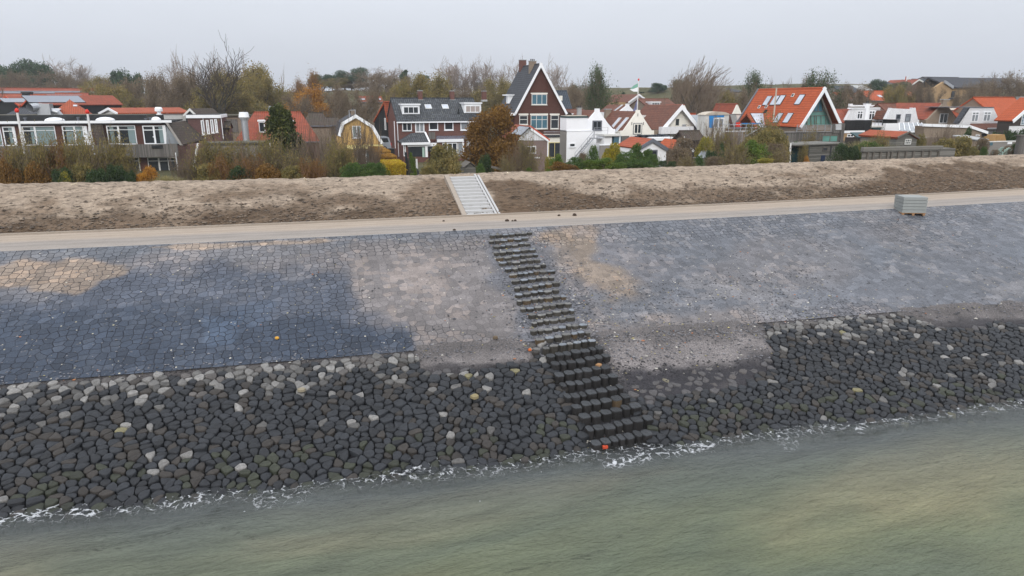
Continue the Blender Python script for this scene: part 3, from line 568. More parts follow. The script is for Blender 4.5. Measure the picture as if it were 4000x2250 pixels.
o=obj('basalt_stones',big,SM,None,None,True,np.concatenate(cols)); tag(o,'close set dark basalt column stones covering the lower slope',None,'basalt stones set in the lower slope','stuff')
# ------------------------------------------------------------------ rock stairs in the slope
rs=empty('rock_stairs',(STEP_B.x,STEP_B.y,STEP_B.z),0,'rough stairs of standing grey basalt blocks climbing the sea slope','stairs')
rows=[597,610,624,640,653,666,681,695,711,728,744,762,780,797,815,836,856,877,900,921,946,972,1001,1024,1050,1084,1119]   # measured heights of the rows of blocks
rowx=[1281,1285,1289,1296,1302,1311,1320,1331,1338,1350,1356,1361,1370,1383,1392,1396,1412,1426,1439,1452,1464,1477,1491,1514,1535,1551,1563]
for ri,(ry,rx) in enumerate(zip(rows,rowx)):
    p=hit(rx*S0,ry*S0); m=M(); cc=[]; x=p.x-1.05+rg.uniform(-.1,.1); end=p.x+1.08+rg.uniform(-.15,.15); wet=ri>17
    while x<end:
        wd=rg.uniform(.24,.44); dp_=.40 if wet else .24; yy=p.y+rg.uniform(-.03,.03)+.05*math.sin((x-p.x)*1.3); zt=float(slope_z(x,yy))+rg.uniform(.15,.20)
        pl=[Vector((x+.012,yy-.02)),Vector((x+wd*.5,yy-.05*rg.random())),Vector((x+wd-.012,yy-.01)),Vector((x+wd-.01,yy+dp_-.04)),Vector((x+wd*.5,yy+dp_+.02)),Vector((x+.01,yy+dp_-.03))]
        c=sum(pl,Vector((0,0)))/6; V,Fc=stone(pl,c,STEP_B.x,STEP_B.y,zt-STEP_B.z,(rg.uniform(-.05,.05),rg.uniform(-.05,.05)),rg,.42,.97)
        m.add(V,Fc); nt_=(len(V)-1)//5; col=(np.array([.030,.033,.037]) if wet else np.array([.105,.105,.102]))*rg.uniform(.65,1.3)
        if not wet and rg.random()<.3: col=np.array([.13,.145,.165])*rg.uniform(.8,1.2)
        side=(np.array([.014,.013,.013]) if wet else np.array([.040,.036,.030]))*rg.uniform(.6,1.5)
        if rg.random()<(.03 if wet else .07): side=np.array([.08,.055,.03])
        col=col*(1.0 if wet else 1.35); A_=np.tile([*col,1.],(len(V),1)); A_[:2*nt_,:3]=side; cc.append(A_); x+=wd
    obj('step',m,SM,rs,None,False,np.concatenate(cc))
# loose gravel and shells
gm=M(); gc=[]
ICO=[(0,0,1),(.9,0,.2),(.28,.85,.25),(-.72,.53,.2),(-.72,-.53,.15),(.28,-.85,.2)]
def pebble(x,y,z,s,col):
    sx_,sy_,sz_=s*rg.uniform(.7,1.3),s*rg.uniform(.7,1.3),s*rg.uniform(.35,.8); a=rg.uniform(0,6.28); ca_,sa=math.cos(a),math.sin(a)
    gm.add([(x+(px_*sx_*ca_-py_*sy_*sa),y+(px_*sx_*sa+py_*sy_*ca_),z+(q-.1)*sz_) for px_,py_,q in ICO],[(0,1,2),(0,2,3),(0,3,4),(0,4,5),(0,5,1)]); gc.append(np.tile([*col,1],(6,1)))
n_g=0
while n_g<19000:
    m_=rg.random()
    if m_<.45: y=rg.uniform(STEP_B.y,STEP_T.y+.6); x=float(step_x(y))+rg.gauss(0,1.0)
    elif m_<.62: x=rg.uniform(-16,50); y=float(Yb(x))+rg.gauss(-.2,.45)
    elif m_<.85: x=rg.uniform(9,24); y=rg.uniform(21.5,28)
    else: x=rg.uniform(-16,40); y=rg.uniform(24,33)
    if y>float(Yp0(x))-.05: continue
    z=float(slope_z(x,y)); r=rg.random(); below=y<float(Yb(x))
    if below: z=float(bed_z(np.array([x]),np.array([y]))[0])+.01
    base=np.array([.15,.15,.165]) if rg.random()<.6 else np.array([.06,.062,.07])
    px_,py_=project(x,y,z)
    if below and py_>905*S0: base=np.array([.022,.022,.026])
    if r<.05: base=np.array([.42,.40,.36])
    elif r<.075: base=np.array([.30,.26,.12])
    elif r<.085: base=np.array([.35,.14,.06])
    pebble(x,y,z,abs(rg.gauss(.028,.016))+.012,base*rg.uniform(.6,1.3)); n_g+=1
o=obj('gravel',gm,SM,None,None,False,np.concatenate(gc)); tag(o,'loose gravel, shells and grit scattered over the slope',None,None,'stuff')
def chunk(name,px,py,size,color,label,cat,grp=None,sq=False):
    p=hit(px,py); m=M(); r_=random.Random(int(px)); k=size
    if sq: m.box(-k,k,-k*.6,k*.6,-.02,k*.8)
    else:
        ring=[(math.cos(a)*r_.uniform(.75,1.15),math.sin(a)*r_.uniform(.6,1.)) for a in [i*6.283/7 for i in range(7)]]
        m.add([(x*k,y*k,-.03) for x,y in ring]+[(x*k*.95,y*k*.95,k*.35) for x,y in ring]+[(x*k*.5,y*k*.5,k*.6) for x,y in ring],[(i,(i+1)%7,(i+1)%7+7,i+7) for i in range(7)]+[(i+7,(i+1)%7+7,(i+1)%7+14,i+14) for i in range(7)]+[tuple(range(14,21))])
    return tag(obj(name,m,plain(name+'_mat',color,.85,.25,6),None,(p.x,p.y,p.z+.06)),label,cat,grp)
chunk('brick_fragment',*P(15,710,1375),.085,(.50,.13,.04,1),'bright orange brick fragment left of the rock stairs','brick')
chunk('brick_fragment',2363,1755,.085,(.50,.07,.03,1),'red brick fragment at the waterline below the rock stairs','brick',sq=True)
chunk('rock',2339,1433,.13,(.30,.17,.08,1),'small orange rock resting on the lower rock stairs','rock')
chunk('rock',1083,1326,.09,(.60,.32,.05,1),'small yellow orange stone alone on the dark blue paving','rock')
chunk('rock',1855,1557,.17,(.24,.20,.11,1),'large round tan boulder among the dark basalt stones','rock')
chunk('rock',1180,1530,.15,(.25,.22,.16,1),'flat tan rock above the dark basalt in the middle','rock')
chunk('rock',1935,1325,.13,(.12,.09,.06,1),'brown clod on paving left of the rock stairs','rock')

# soil clods rolled to the foot of the bare slope
cm_=M(); cc_=[]; gm,gc=cm_,cc_
for _ in range(5200):
    x=rg.uniform(-18,62); t=abs(rg.gauss(0,.30)); y=float(Yp1(x))+.1+t*(YC-float(Yp1(x)))
    if y>YC or abs(x-11-(y-41)*-.28)<1.3: continue
    pebble(x,y,float(soil_z(np.array([x]),np.array([y]))[0])+.01,abs(rg.gauss(.05,.035))+.025,np.array([.10,.072,.048])*rg.uniform(.5,1.7))
o=obj('soil_clods',cm_,SM,None,None,False,np.concatenate(cc_)); tag(o,'loose soil clods scattered over the bare slope',None,None,'stuff')
# ------------------------------------------------------------------ things on the dike
def bx(*a): return M().box(*a)
sp0=at_z(*P(16,760,822),ZPATH); sp1=at_Y(*P(16,452,188),YC-1.6)
cs=empty('concrete_stairs',(sp0.x,float(Yp1(sp0.x)),ZPATH),0,'new pale concrete stairs with side beams up the bare soil slope','stairs')
nS=12; y0=float(Yp1(sp0.x)); yN=YC-1.2; zN=float(zcrest(sp1.x))+.02; dY=(yN-y0)/nS; dZ=(zN-ZPATH)/nS; shx=(sp1.x-sp0.x)/nS
for i in range(nS):
    m=M(); x=sp0.x+shx*i-sp0.x; m.box(x-.83,x+.83,dY*i+.05,dY*i+dY+.08,dZ*i-.25,dZ*(i+1)); m.box(x-.80,x+.80,dY*i+.02,dY*i+.06,dZ*i-.1,dZ*(i+1)-.03); obj('step',m,MT['concw'],cs)
for off,wd,h_ in ((-.98,.27,.10),(.93,.13,.10),(1.16,.13,.04)):
    m=M(); a=Vector((off,-.1,-.05)); b=Vector((off+shx*nS,yN-y0+.25,zN-ZPATH+.02)); m.add([(a.x-wd/2,a.y,a.z-.3),(a.x+wd/2,a.y,a.z-.3),(b.x+wd/2,b.y,b.z-.3),(b.x-wd/2,b.y,b.z-.3),(a.x-wd/2,a.y,a.z+h_),(a.x+wd/2,a.y,a.z+h_),(b.x+wd/2,b.y,b.z+h_),(b.x-wd/2,b.y,b.z+h_)],[(3,2,1,0),(4,5,6,7),(0,1,5,4),(1,2,6,5),(2,3,7,6),(3,0,4,7)])
    obj('side_beam',m,MT['sandc' if off<0 else 'concw'],cs)
# pallet with concrete kerbs
pb=hit(*P(9,716,930)); pz=pb.z+.02; ra=R(-22); tl=R(2)
pe=empty('pallet',(pb.x,pb.y,pz),ra,'brown wooden pallet under the stack of grey concrete blocks','pallet')
for x in (.08,.68,1.30): obj('block',bx(x-.07,x+.07,0,1.26,-.06,.07),MT['wood'],pe)
for y in [i*.135 for i in range(9)]: obj('board',bx(-.02,1.41,y*1.06,y*1.06+.11,.07,.10),MT['wood'],pe)
WN={0:'bottom',1:'second',2:'third',3:'fourth',4:'top'}
HN=['front face of the stack','second row from the front','third row from the front','fourth row from the front','fifth row from the front','sixth row from the front','seventh row from the front','back of the stack']
for c_ in range(5):
    for j in range(8):
        rr=random.Random(c_*8+j); o=obj('concrete_block',bx(0,1.40,0,.150,0,.176),MT['concd']); o.location=Vector((pb.x,pb.y,pz+.105+.195*c_))+Vector((math.cos(ra)*0-math.sin(ra)*(j*.158),math.sin(ra)*0+math.cos(ra)*(j*.158),0))+Vector((rr.uniform(-.012,.012),rr.uniform(-.002,.002),0)); o.rotation_euler=(0,0,ra)
        tag(o,'long grey concrete block in the %s layer on the pallet, %s'%(WN[c_],HN[j]),'concrete block','concrete blocks stacked on the pallet')
# wooden stake bits and clods
def clod(px,py,s,lab,name='soil_clod',mt=None):
    p=at_z(px,py,ZPATH+.08); m=M(); r_=random.Random(int(px*3)); 
    ring=[(math.cos(a)*r_.uniform(.7,1.2)*s,math.sin(a)*r_.uniform(.7,1.2)*s) for a in [i*6.283/7 for i in range(7)]]
    m.add([(x,y,-.02) for x,y in ring]+[(x*.8,y*.8,s*.5) for x,y in ring]+[(0,0,s*.8)],[(i,(i+1)%7,(i+1)%7+7,i+7) for i in range(7)]+[(i+7,(i+1)%7+7,14) for i in range(7)])
    tag(obj(name,m,mt or SOILM,None,tuple(p)),lab,'clod','dark soil clods lying on the path')
SOILM=plain('dark_soil',(.05,.034,.024,1),.95,.3,6)
for x,y,s,l in ((1165,880,.13,'larger dark soil clod on the path below the concrete stairs, leftmost of the cluster'),(1250,880,.07,'small dark clod in the middle of the cluster below the concrete stairs'),(1295,878,.10,'dark clod at the right end of the cluster below the concrete stairs'),(308,1030,.09,'single dark clod near the lower edge of the path, left of the stairs'),(135,883,.07,'single small clod on the sandy band of the path, left of the stairs'),(2000,795,.10,'dark clod beside the kerb, left one right of the stairs'),(2253,790,.16,'biggest dark clod beside the kerb right of the stairs')):
    clod(*P(16,x,y),s,l)
def board(px0,py0,px1,py1,Yp,label,c=(.55,.48,.36,1),r=.05):
    a=at_Y(px0,py0,Yp); b=at_Y(px1,py1,Yp+.1); m=M(); o=Vector(a); m.tube([Vector(a)-o,Vector(b)-o],r,r,4,True); tag(obj('wooden_stake',m,plain('fresh_wood',c,.8,.15,5),None,tuple(a)),label,'stake')
board(*P(1,728,1375),*P(1,790,1358),YC-.2,'pale wooden stake lying on the crest below the left bushes')
board(*P(2,1550,1303),*P(2,1570,1322),YC-.3,'short pale stake stuck in the crest left of the hedge')
board(*P(4,612,1262),*P(4,617,1247),YC-.4,'small pale marker peg on the crest right of the concrete stairs')
board(*P(7,682,1215),*P(7,738,1220),YC-.4,'pale plank lying on the crest below the round dark shrubs',r=.07)
board(*P(5,293,1340),*P(5,295,1328),YC-.4,'tiny pale marker peg on the crest below the green shrubs')
# ------------------------------------------------------------------ building kit
class B:
    def __init__(s,name,label,cat,k,ax,ay,D,rot=0,zg=None,group=None):
        s.k=k; p=at_D(*P(k,ax,ay),D); s.zg=float(gz(p.x,p.y)) if zg is None else zg
        s.o=Vector((p.x,p.y,s.zg)); s.r=R(rot); s.e=empty(name,s.o,s.r,label,cat,group)
        s.U=Vector((math.cos(s.r),math.sin(s.r),0)); s.V=Vector((-math.sin(s.r),math.cos(s.r),0))
    def at(s,x,y,v=0.):
        d,f=ray(*P(s.k,x,y)); q=s.o+s.V*v; t=(q-CAM).dot(s.V)/d.dot(s.V); p=CAM+d*t-s.o; return p.dot(s.U),p.z
    def atu(s,x,y,u):   # meets the plane at local u: gives (v,z)
        d,f=ray(*P(s.k,x,y)); q=s.o+s.U*u; t=(q-CAM).dot(s.U)/d.dot(s.U); p=CAM+d*t-s.o; return p.dot(s.V),p.z
    def onplane(s,x,y,p0,n):
        d,f=ray(*P(s.k,x,y)); dl=Vector((d.dot(s.U),d.dot(s.V),d.z)); cl_=CAM-s.o; c=Vector((cl_.dot(s.U),cl_.dot(s.V),cl_.z)); t=(p0-c).dot(n)/dl.dot(n); return c+dl*t
    def add(s,name,m,mat,parent=None,sm=False): return obj(name,m,MT[mat] if isinstance(mat,str) else mat,parent or s.e,None,sm)
    def box(s,name,mat,x0,y0,x1,y1,v0,v1,parent=None,ground=False):
        xm,ym=(x0+x1)/2,(y0+y1)/2; u0=s.at(x0,ym,v0)[0]; u1=s.at(x1,ym,v0)[0]; z1=s.at(xm,y0,v0)[1]; z0=-.3 if ground else s.at(xm,y1,v0)[1]
        return s.add(name,bx(u0,u1,v0,v1,z0,z1),mat,parent)
    def poly(s,name,mat,pts,v0,v1,parent=None): return s.add(name,M().prism([s.at(x,y,v0) for x,y in pts],v0,v1),mat,parent)
    def win(s,x0,y0,x1,y1,nx=2,ny=1,v=0.,fr='white',gl='glass',name='window',fw=.07,top=0,curtain=0,blind=None,sill=None,parent=None):
        ym=(y0+y1)/2; xm=(x0+x1)/2; u0=s.at(x0,ym,v)[0]; u1=s.at(x1,ym,v)[0]; z1=s.at(xm,y0,v)[1]; z0=s.at(xm,y1,v)[1]; m=M(); a,b=v-.07,v+.01
        m.box(u0,u0+fw,a,b,z0,z1); m.box(u1-fw,u1,a,b,z0,z1); m.box(u0+fw,u1-fw,a,b,z1-fw,z1); m.box(u0+fw,u1-fw,a,b,z0,z0+fw)
        for i in range(1,nx): c=u0+(u1-u0)*i/nx; m.box(c-fw*.4,c+fw*.4,a+.004,b,z0+fw,z1-fw)
        for i in range(1,ny): c=z0+(z1-z0)*i/ny; m.box(u0+fw,u1-fw,a+.008,b,c-fw*.35,c+fw*.35)
        if top: c=z1-(z1-z0)*top; m.box(u0+fw,u1-fw,a+.006,b,c-fw*.4,c+fw*.4)
        f=s.add(name,m,fr,parent); e=fw*.9
        s.add('pane',bx(u0+e,u1-e,v-.03,v+.005,z0+e,z1-e),gl,f)
        if curtain: 
            w__=(u1-u0); 
            for c0,c1 in ((u0+e,u0+w__*curtain),(u1-w__*curtain,u1-e)): s.add('curtain',bx(c0,c1,v-.036,v-.031,z0+e,z1-e),'curtain',f)
        if sill: s.add('sill',bx(u0-.06,u1+.06,v-.13,v,z0-.09,z0-.003),sill,f)
        return f
    def profile(s,pts,L,wall,roof,ov=.25,th=.16,barge=None,bw=.24,v0=0.,backov=None,wallz=-.3,name='roof',wallname='wall',eave=.25):
        """pts: local (u,z) profile left to right of the front gable; the ridge runs back by L"""
        pts=[tuple(p) for p in pts]; n=len(pts)
        if wall: s.add(wallname,M().prism([(pts[0][0],wallz)]+[(u,z-.05) for u,z in pts]+[(pts[-1][0],wallz)],v0,v0+L),wall)
        m=M(); q=list(pts)
        if eave:
            a,b=Vector(q[0]),Vector(q[1]); d=(a-b).normalized(); q[0]=tuple(a+d*eave); a,b=Vector(q[-1]),Vector(q[-2]); d=(a-b).normalized(); q[-1]=tuple(a+d*eave)
        s.planes=[]
        for i in range(n-1):
            (ua,za),(ub,zb)=q[i],q[i+1]; zz=.10
            A=[(ua,v0-ov,za+zz),(ub,v0-ov,zb+zz),(ub,v0+L+ov,zb+zz),(ua,v0+L+ov,za+zz)]; m.slab(A,th)
            p=[Vector(x) for x in A]; nn=(p[1]-p[0]).cross(p[2]-p[0]).normalized(); nn=nn if nn.z>0 else -nn; s.planes.append((p[0],nn))
        r=s.add(name,m,roof) if roof else None
        if barge:
            m=M()
            for i in range(n-1):
                (ua,za),(ub,zb)=q[i],q[i+1]; d=Vector((ub-ua,zb-za)).normalized(); nx_=Vector((d.y,-d.x)); nx_=nx_ if nx_.y<0 else -nx_
                m.prism([(ua,za+.13),(ub,zb+.13),(ub+nx_.x*bw*(i>=0),zb+.13+nx_.y*bw),(ua+nx_.x*bw,za+.13+nx_.y*bw)],v0-ov-.05-.004*i,v0-ov+.03)
            s.add('barge_board',m,barge)
        return r
    def sideroof(s,ul,ur,ze,rl,rr,zr,L,wall,roof,ov=.35,th=.16,gutter='white',wallz=-.3,v0=0.,gw=.14):
        """ridge runs along u at depth v0+L/2; rl, rr are the ridge ends (hips when they are inset)"""
        h=v0+L/2; m=M()
        if wall: m.prism([(v0,wallz),(v0,ze-.02),(h,zr-.06),(v0+L,ze-.02),(v0+L,wallz)] if rl<=ul+.01 else [(v0,wallz),(v0,ze-.02),(v0+L,ze-.02),(v0+L,wallz)],0,1); vs_=[(ul if y<.5 else ur,x,z) for x,y,z in m.v]; m.v=vs_; s.add('wall',m,wall)
        m=M(); k=(zr-ze)/(L/2); e=ov; z_=ze-k*e+.10; zt=zr+.10
        A=[(ul-.1,v0-e,z_),(ur+.1,v0-e,z_),(rr,h,zt),(rl,h,zt)] if rl>ul+.01 else [(ul-.12,v0-e,z_),(ur+.12,v0-e,z_),(ur+.12,h,zt),(ul-.12,h,zt)]
        Bk=[(x,2*h-y,z) for x,y,z in A]; m.slab(A,th); m.slab(Bk,th)
        if rl>ul+.01: m.slab([(ul-.1,v0-e,z_),(rl,h,zt),(ul-.1,v0+L+e,z_)],th); m.slab([(ur+.1,v0-e,z_),(rr,h,zt),(ur+.1,v0+L+e,z_)],th)
        p=[Vector(x) for x in A]; nn=(p[1]-p[0]).cross(p[2]-p[0]).normalized(); nn=nn if nn.z>0 else -nn; s.planes=[(p[0],nn)]
        s.add('roof',m,roof); 
        rc=M().tube([(A[3][0],h,zt+.02),(A[2][0],h,zt+.02)],.09,.09,5,True); s.add('ridge_cap',rc,roof)
        if gutter: s.add('gutter',bx(ul-.15,ur+.15,v0-e-gw,v0-e+.01,z_-.17,z_+.0),gutter)
    def skylight(s,pl,x,y,w_,h_,fr='dgrey',name='skylight',gl='sky'):
        p0,n=s.planes[pl]; c=s.onplane(*((x,y)+(p0,n))); t=Vector((-n.y,n.x,0)).normalized(); b=n.cross(t).normalized(); b=b if b.z>0 else -b
        m=M(); m.slab([c+t*a*w_/2+b*q*h_/2+n*.07 for a,q in ((-1,-1),(1,-1),(1,1),(-1,1))],.1); f=s.add(name,m,fr)
        m=M(); m.slab([c+t*a*(w_/2-.07)+b*q*(h_/2-.07)+n*.078 for a,q in ((-1,-1),(1,-1),(1,1),(-1,1))],.012); s.add('pane',m,gl,f)
    def chimney(s,u,v,z0,z1,w_=.5,d=.5,mat='brick',pots=2,cap='conc',flash=None):
        c=s.add('chimney',bx(u-w_/2,u+w_/2,v-d/2,v+d/2,z0,z1),mat); s.add('chimney_cap',bx(u-w_/2-.07,u+w_/2+.07,v-d/2-.07,v+d/2+.07,z1+.002,z1+.09),cap,c)
        for i in range(pots): s.add('chimney_pot',M().lathe((u+(i-(pots-1)/2)*.25,v,z1+.09),[(.09,0),(.08,.25)],8),'dgrey',c)
        if flash: s.add('flashing',bx(u-w_/2-.1,u+w_/2+.1,v-d/2-.1,v+d/2+.1,z0-.1,z0+.18),flash,c)
def dormer(b,x0,y0,x1,y1,v,depth,nx=3,fr='white',top=.28,gl='glass',panel='white',blind=None):
    ym=(y0+y1)/2; u0=b.at(x0,ym,v)[0]; u1=b.at(x1,ym,v)[0]; z1=b.at((x0+x1)/2,y0,v)[1]; z0=b.at((x0+x1)/2,y1,v)[1]
    d=b.add('dormer',bx(u0+.08,u1-.08,v,v+depth,z0,z1-.2),panel); b.add('dormer_roof',bx(u0-.05,u1+.05,v-.18,v+depth,z1-.2,z1),fr,d)
    b.win(x0+(x1-x0)*.09,y0+(y1-y0)*top,x1-(x1-x0)*.09,y1-(y1-y0)*.06,nx,1,v,fr,gl,'dormer_window',.09,parent=d)
def drain(b,x,y0,y1,v=-.1,mat='white'):
    u,z=b.at(x,y0,v); u2,z2=b.at(x,y1,v); b.add('drainpipe',M().tube([(u,v,z),(u,v,min(z,z2))],.05,.05,6,True),mat)
# ------------------------------------------------------------------ 1 hotel on the left
h=B('hotel','long flat roofed brick hotel with big curtained windows and plank balconies','hotel',1,1690,860,86,0,2.6)
ul=-34; ur=h.at(1690,860,0)[0]; zt=h.at(1400,715,-.3)[1]; zb=h.at(1400,735,-.3)[1]; zf=h.at(1400,957,0)[1]
h.add('wall',bx(ul,ur,0,9,-.4,zb-.02),'brickd'); h.add('flat_roof',bx(ul,ur+.9,-.5,9.2,zb,zt-.05),'tar'); h.add('fascia',bx(ul,ur+1.1,-.62,-.5,zb-.02,zt+.04),'white')
h.add('roof_upstand',bx(ul,ur-2,1.5,1.7,zt-.05,h.at(1000,655,1.5)[1]),'tar'); h.add('gravel_roof',bx(ul,ur-2,1.7,8.8,zt-.05,h.at(1000,650,1.6)[1]-.05),'gravelroof')
h.add('soffit',bx(ul,ur,-.5,0,zb-.12,zb-.02),'grey')
vb=-1.5; zr1=h.at(1400,958,vb)[1]; zr0=h.at(1400,1085,vb)[1]
h.add('balcony_floor',bx(ul,ur+.2,vb,0,zr0-.02,zr0+.16),'conc')
h.add('balustrade',bx(ul,h.at(1830,1000,vb)[0],vb-.08,vb,zr0-.1,zr1),'plankg')
for x in (-330,-40,330,745,870,1230,1615): 
    pass
for x0,x1 in ((312,430),(730,848),(1170,1285),(1560,1668)): h.box('planter_box','black',x0,968,x1,996,vb-.28,vb-.08)
def hotelwin(x0,xm_,x1,y0,y1,cur,open_=False,gl='glass'):
    f=h.win(x0,y0,xm_,y1,1,1,-.02,'white',gl,'door_window',.12,top=.24)
    u0,u1=h.at(x0,(y0+y1)/2,-.02)[0]+.12,h.at(xm_,(y0+y1)/2,-.02)[0]-.10; z0=h.at(xm_,y1)[1]+.1; z1=h.at(xm_,y0)[1]; zz=z1-(z1-z0)*.24-.07
    m=M(); m.box(u0,u0+.09,-.08,-.055,z0,zz); m.box(u1-.09,u1,-.08,-.055,z0,zz); m.box(u0+.09,u1-.09,-.08,-.055,zz-.09,zz); m.box(u0+.09,u1-.09,-.08,-.055,z0,z0+.12); d=h.add('door',m,'glass',f); h.add('handle',bx(u1-.12,u1-.02,-.13,-.08,(z0+zz)/2-.06,(z0+zz)/2+.06),'white',d)
    g=h.win(xm_,y0,x1,y1,1,1,-.02,'white',gl,'window',.08,top=.22,curtain=0)
    for p_,a,c_ in ((f,h.at(x0,y0)[0]+.2,h.at(xm_,y0)[0]-.2),(g,h.at(xm_,(y0+y1)/2)[0]+.1,h.at(x1,(y0+y1)/2)[0]-.1)):
        for q0,q1 in cur[0 if p_ is f else 1]: h.add('curtain',bx(a+(c_-a)*q0,a+(c_-a)*q1,-.062,-.052,z0+.02,z1-.15),'curtain',p_)
hotelwin(-300,-180,20,775,978,[[(0,.5)],[(0,1)]]); hotelwin(25,160,165,775,978,[[(.05,.95)],[]]) if False else None
hotelwin(38,150,168,775,975,[[(.3,1)],[]])
hotelwin(240,372,578,770,972,[[(.5,1)],[(0,1)]]); hotelwin(650,778,868,768,968,[[(0,1)],[(0,1)]])
hotelwin(1105,1228,1402,765,958,[[(0,.45)],[(.55,1)]]); hotelwin(1475,1592,1690,765,956,[[],[(.5,1)]])
h.box('pillar','white',860,770,905,968,-.12,-.02); h.box('pillar','white',1680,762,1712,956,-.12,-.02)
for x0,x1 in ((165,228),(1045,1100),(578,640),(1405,1470)): h.box('brick_pier','brickd',x0,768,x1,972,-.06,-.003)
h.poly('side_panel','plankw',[(905,775),(915,965),(975,965),(940,860)],-.14,-.03)
# sloping tiled end and blue panel
def quadpt(x,y,v): u,z=h.at(x,y,v); return (u,v,z)
m=M(); m.slab([quadpt(1718,735,.2),quadpt(1905,715,5.2),quadpt(2115,905,5.0),quadpt(1872,963,-1.2)],.2); h.add('mansard_roof',m,'dbrownt')
m=M(); m.slab([quadpt(925,742,-.3),quadpt(1050,742,-.3),quadpt(1100,960,-.9),quadpt(1000,965,-1.3)],.15); h.add('mansard_roof',m,'dbrownt')
m=M(); m.prism([h.at(1712,770,-.35),h.at(1850,955,-.35),h.at(1712,955,-.35)],-.38,-.3); h.add('side_panel',m,'glassl')
m=M(); m.slab([quadpt(1700,735,-.6),quadpt(1728,735,-.6),quadpt(1880,968,-1.5),quadpt(1850,968,-1.5)],.1); h.add('verge_board',m,'greyrender')
h.add('end_wall',bx(ur,ur+5.6,-.0,7,-.4,h.at(1900,960,0)[1]),'brickp')
# ground floor
for x0,x1,n_ in ((1340,1440,1),(1525,1640,1),(1640,1830,2)): h.win(x0,1090,x1,1245,n_,1,-.02,'offwhite','glass','window',.09,top=.25)
h.box('brick_pier','brickd',1455,1088,1515,1210,-.1,-.0)
for x in (1275,1820): 
    u,z=h.at(x,1150,vb-.1); h.add('drainpipe',M().tube([(u,vb-.15,-.3),(u,vb-.15,zr0+.4)],.06,.06,6),'white')
for x,y,n_ in ((560,690,1),(1082,692,1),(1603,686,.55)):
    u,z=h.at(x,y,1.0); s_=h.add('roof_dome',M().lathe((u,1.0,zt-.08),[(1.05*n_,0),(1.05*n_,.18),(.9*n_,.32),(.55*n_,.45),(.1,.5)],16),'white')
for x,y,n_ in ((258,700,.35),(805,700,.35),(1545,690,.3),(1500,690,.2),(898,698,.3)):
    u,z=h.at(x,y,.8); h.add('roof_vent',M().lathe((u,.8,zt-.06),[(.13,0),(.13,n_),(.2,n_+.02),(.2,n_+.12)],10),'grey')
u,z=h.at(1637,640,3.); c_=h.add('vent_cowl',M().lathe((u,3,zt-.05),[(.34,0),(.34,.8),(.22,.8),(.22,1.05),(.46,1.1),(.46,1.4),(.34,1.62)],14),'white'); h.add('vent_base',bx(u-.42,u+.42,2.55,3.4,zt-.05,zt+.62),'black')
u,z=h.at(430,650,3.5); hv=h.add('air_unit',bx(u-.3,u+1.1,3,4.4,zt,zt+2.0),'metal'); m=M().tube([(u+.2,3.6,zt+1.6),(u-.4,3.1,zt+1.6),(u-.8,2.4,zt+1.5)],.42,.5,12); h.add('duct',m,'metal',hv)
h.add('duct',M().tube([(u+1.1,3.6,zt+1.2),(u+1.7,3.6,zt+1.0),(u+2.1,3.7,zt+.3)],.3,.3,10),'metal',hv)
# gable pavilion with orange roof on the flat roof
g=B('roof_pavilion','small orange tiled gable roof rising behind the hotel flat roof','roof house',1,1135,620,93,-62); uL,zL=g.at(1040,640); uR,zR=g.at(1228,640); uA,zA=g.at(1135,590)
g.profile([(uL,zL),(uA,zA),(uR,zR)],8.5,'offwhite','orange2',barge='white',bw=.3,wallz=4)
# annex
a=B('brick_annex','brown brick box building with four tall white windows beside the hotel','house',2,340,660,92,0)
u0,zt=a.at(345,660); u1=a.at(685,750)[0]; a.add('wall',bx(u0,u1,0,8,-.3,zt-.02),'brickp'); a.add('fascia',bx(u0-.15,u1+.2,-.3,8.1,a.at(500,688)[1],zt+.05),'white'); a.add('roof',bx(u0,u1,-.1,8,zt+.052,zt+.1),'tar')
for x0,y0,x1,y1 in ((492,710,526,860),(543,708,572,850),(588,702,618,842),(630,698,658,835)): a.win(x0,y0,x1,y1,1,1,0,'white','glassl',fw=.13,sill='offwhite')
drain(a,508,690,920); drain(a,695,690,910); a.box('post','black',598,690,606,905,-.06,-.004)
g=B('roof_hut','small brown tiled gable hut on top of the annex roof','roof house',2,390,630,95,-20); uL,zL=g.at(325,655); uR,zR=g.at(445,658); uA,zA=g.at(382,597); g.profile([(uL,zL),(uA,zA),(uR,zR)],6.,'dgrey','dbrownt',barge='offwhite',wallz=4)
f_=B('flat_workshop','dark flat roofed workshop with grey double doors behind the annex','workshop',2,690,750,108,8)
u0,zt=f_.at(680,660); u1=f_.at(1010,700)[0]; f_.add('wall',bx(u0,u1,0,9,-.3,zt-.15),'brickb'); f_.add('roof',bx(u0-.3,u1+.3,-.4,9,zt-.15,zt+.05),'gravelroof'); f_.box('door','plankg',758,700,868,840,-.07,-.003)
f_.box('dark_wall','dgrey',690,672,755,850,-.05,-.002)
l=B('brown_shed_house','low brown brick outbuilding with a tiled roof right of the annex','outbuilding',2,690,790,96,0); uL,zL=l.at(680,790); uR,_=l.at(778,790); l.sideroof(uL,uR,zL,uL,uR,l.at(700,735,2)[1],4,'brickp','dbrownt',gutter='black'); l.win(692,815,703,910,1,1,0,'white')
wl=B('garden_outbuilding','low flat outbuilding half hidden behind the bare bushes','outbuilding',2,520,950,66,0); u0,zt=wl.at(520,950); u1=wl.at(1200,958)[0]; wl.add('wall',bx(u0,u1,0,3,-.3,zt-.1),'greyrender'); wl.add('roof',bx(u0-.2,u1+.2,-.25,3.1,zt-.1,zt+.05),'gravelroof'); wl.win(745,1240,830,1320,2,1,0,'white','glassl'); wl.win(985,1225,1030,1310,1,1,0,'white','glassl')
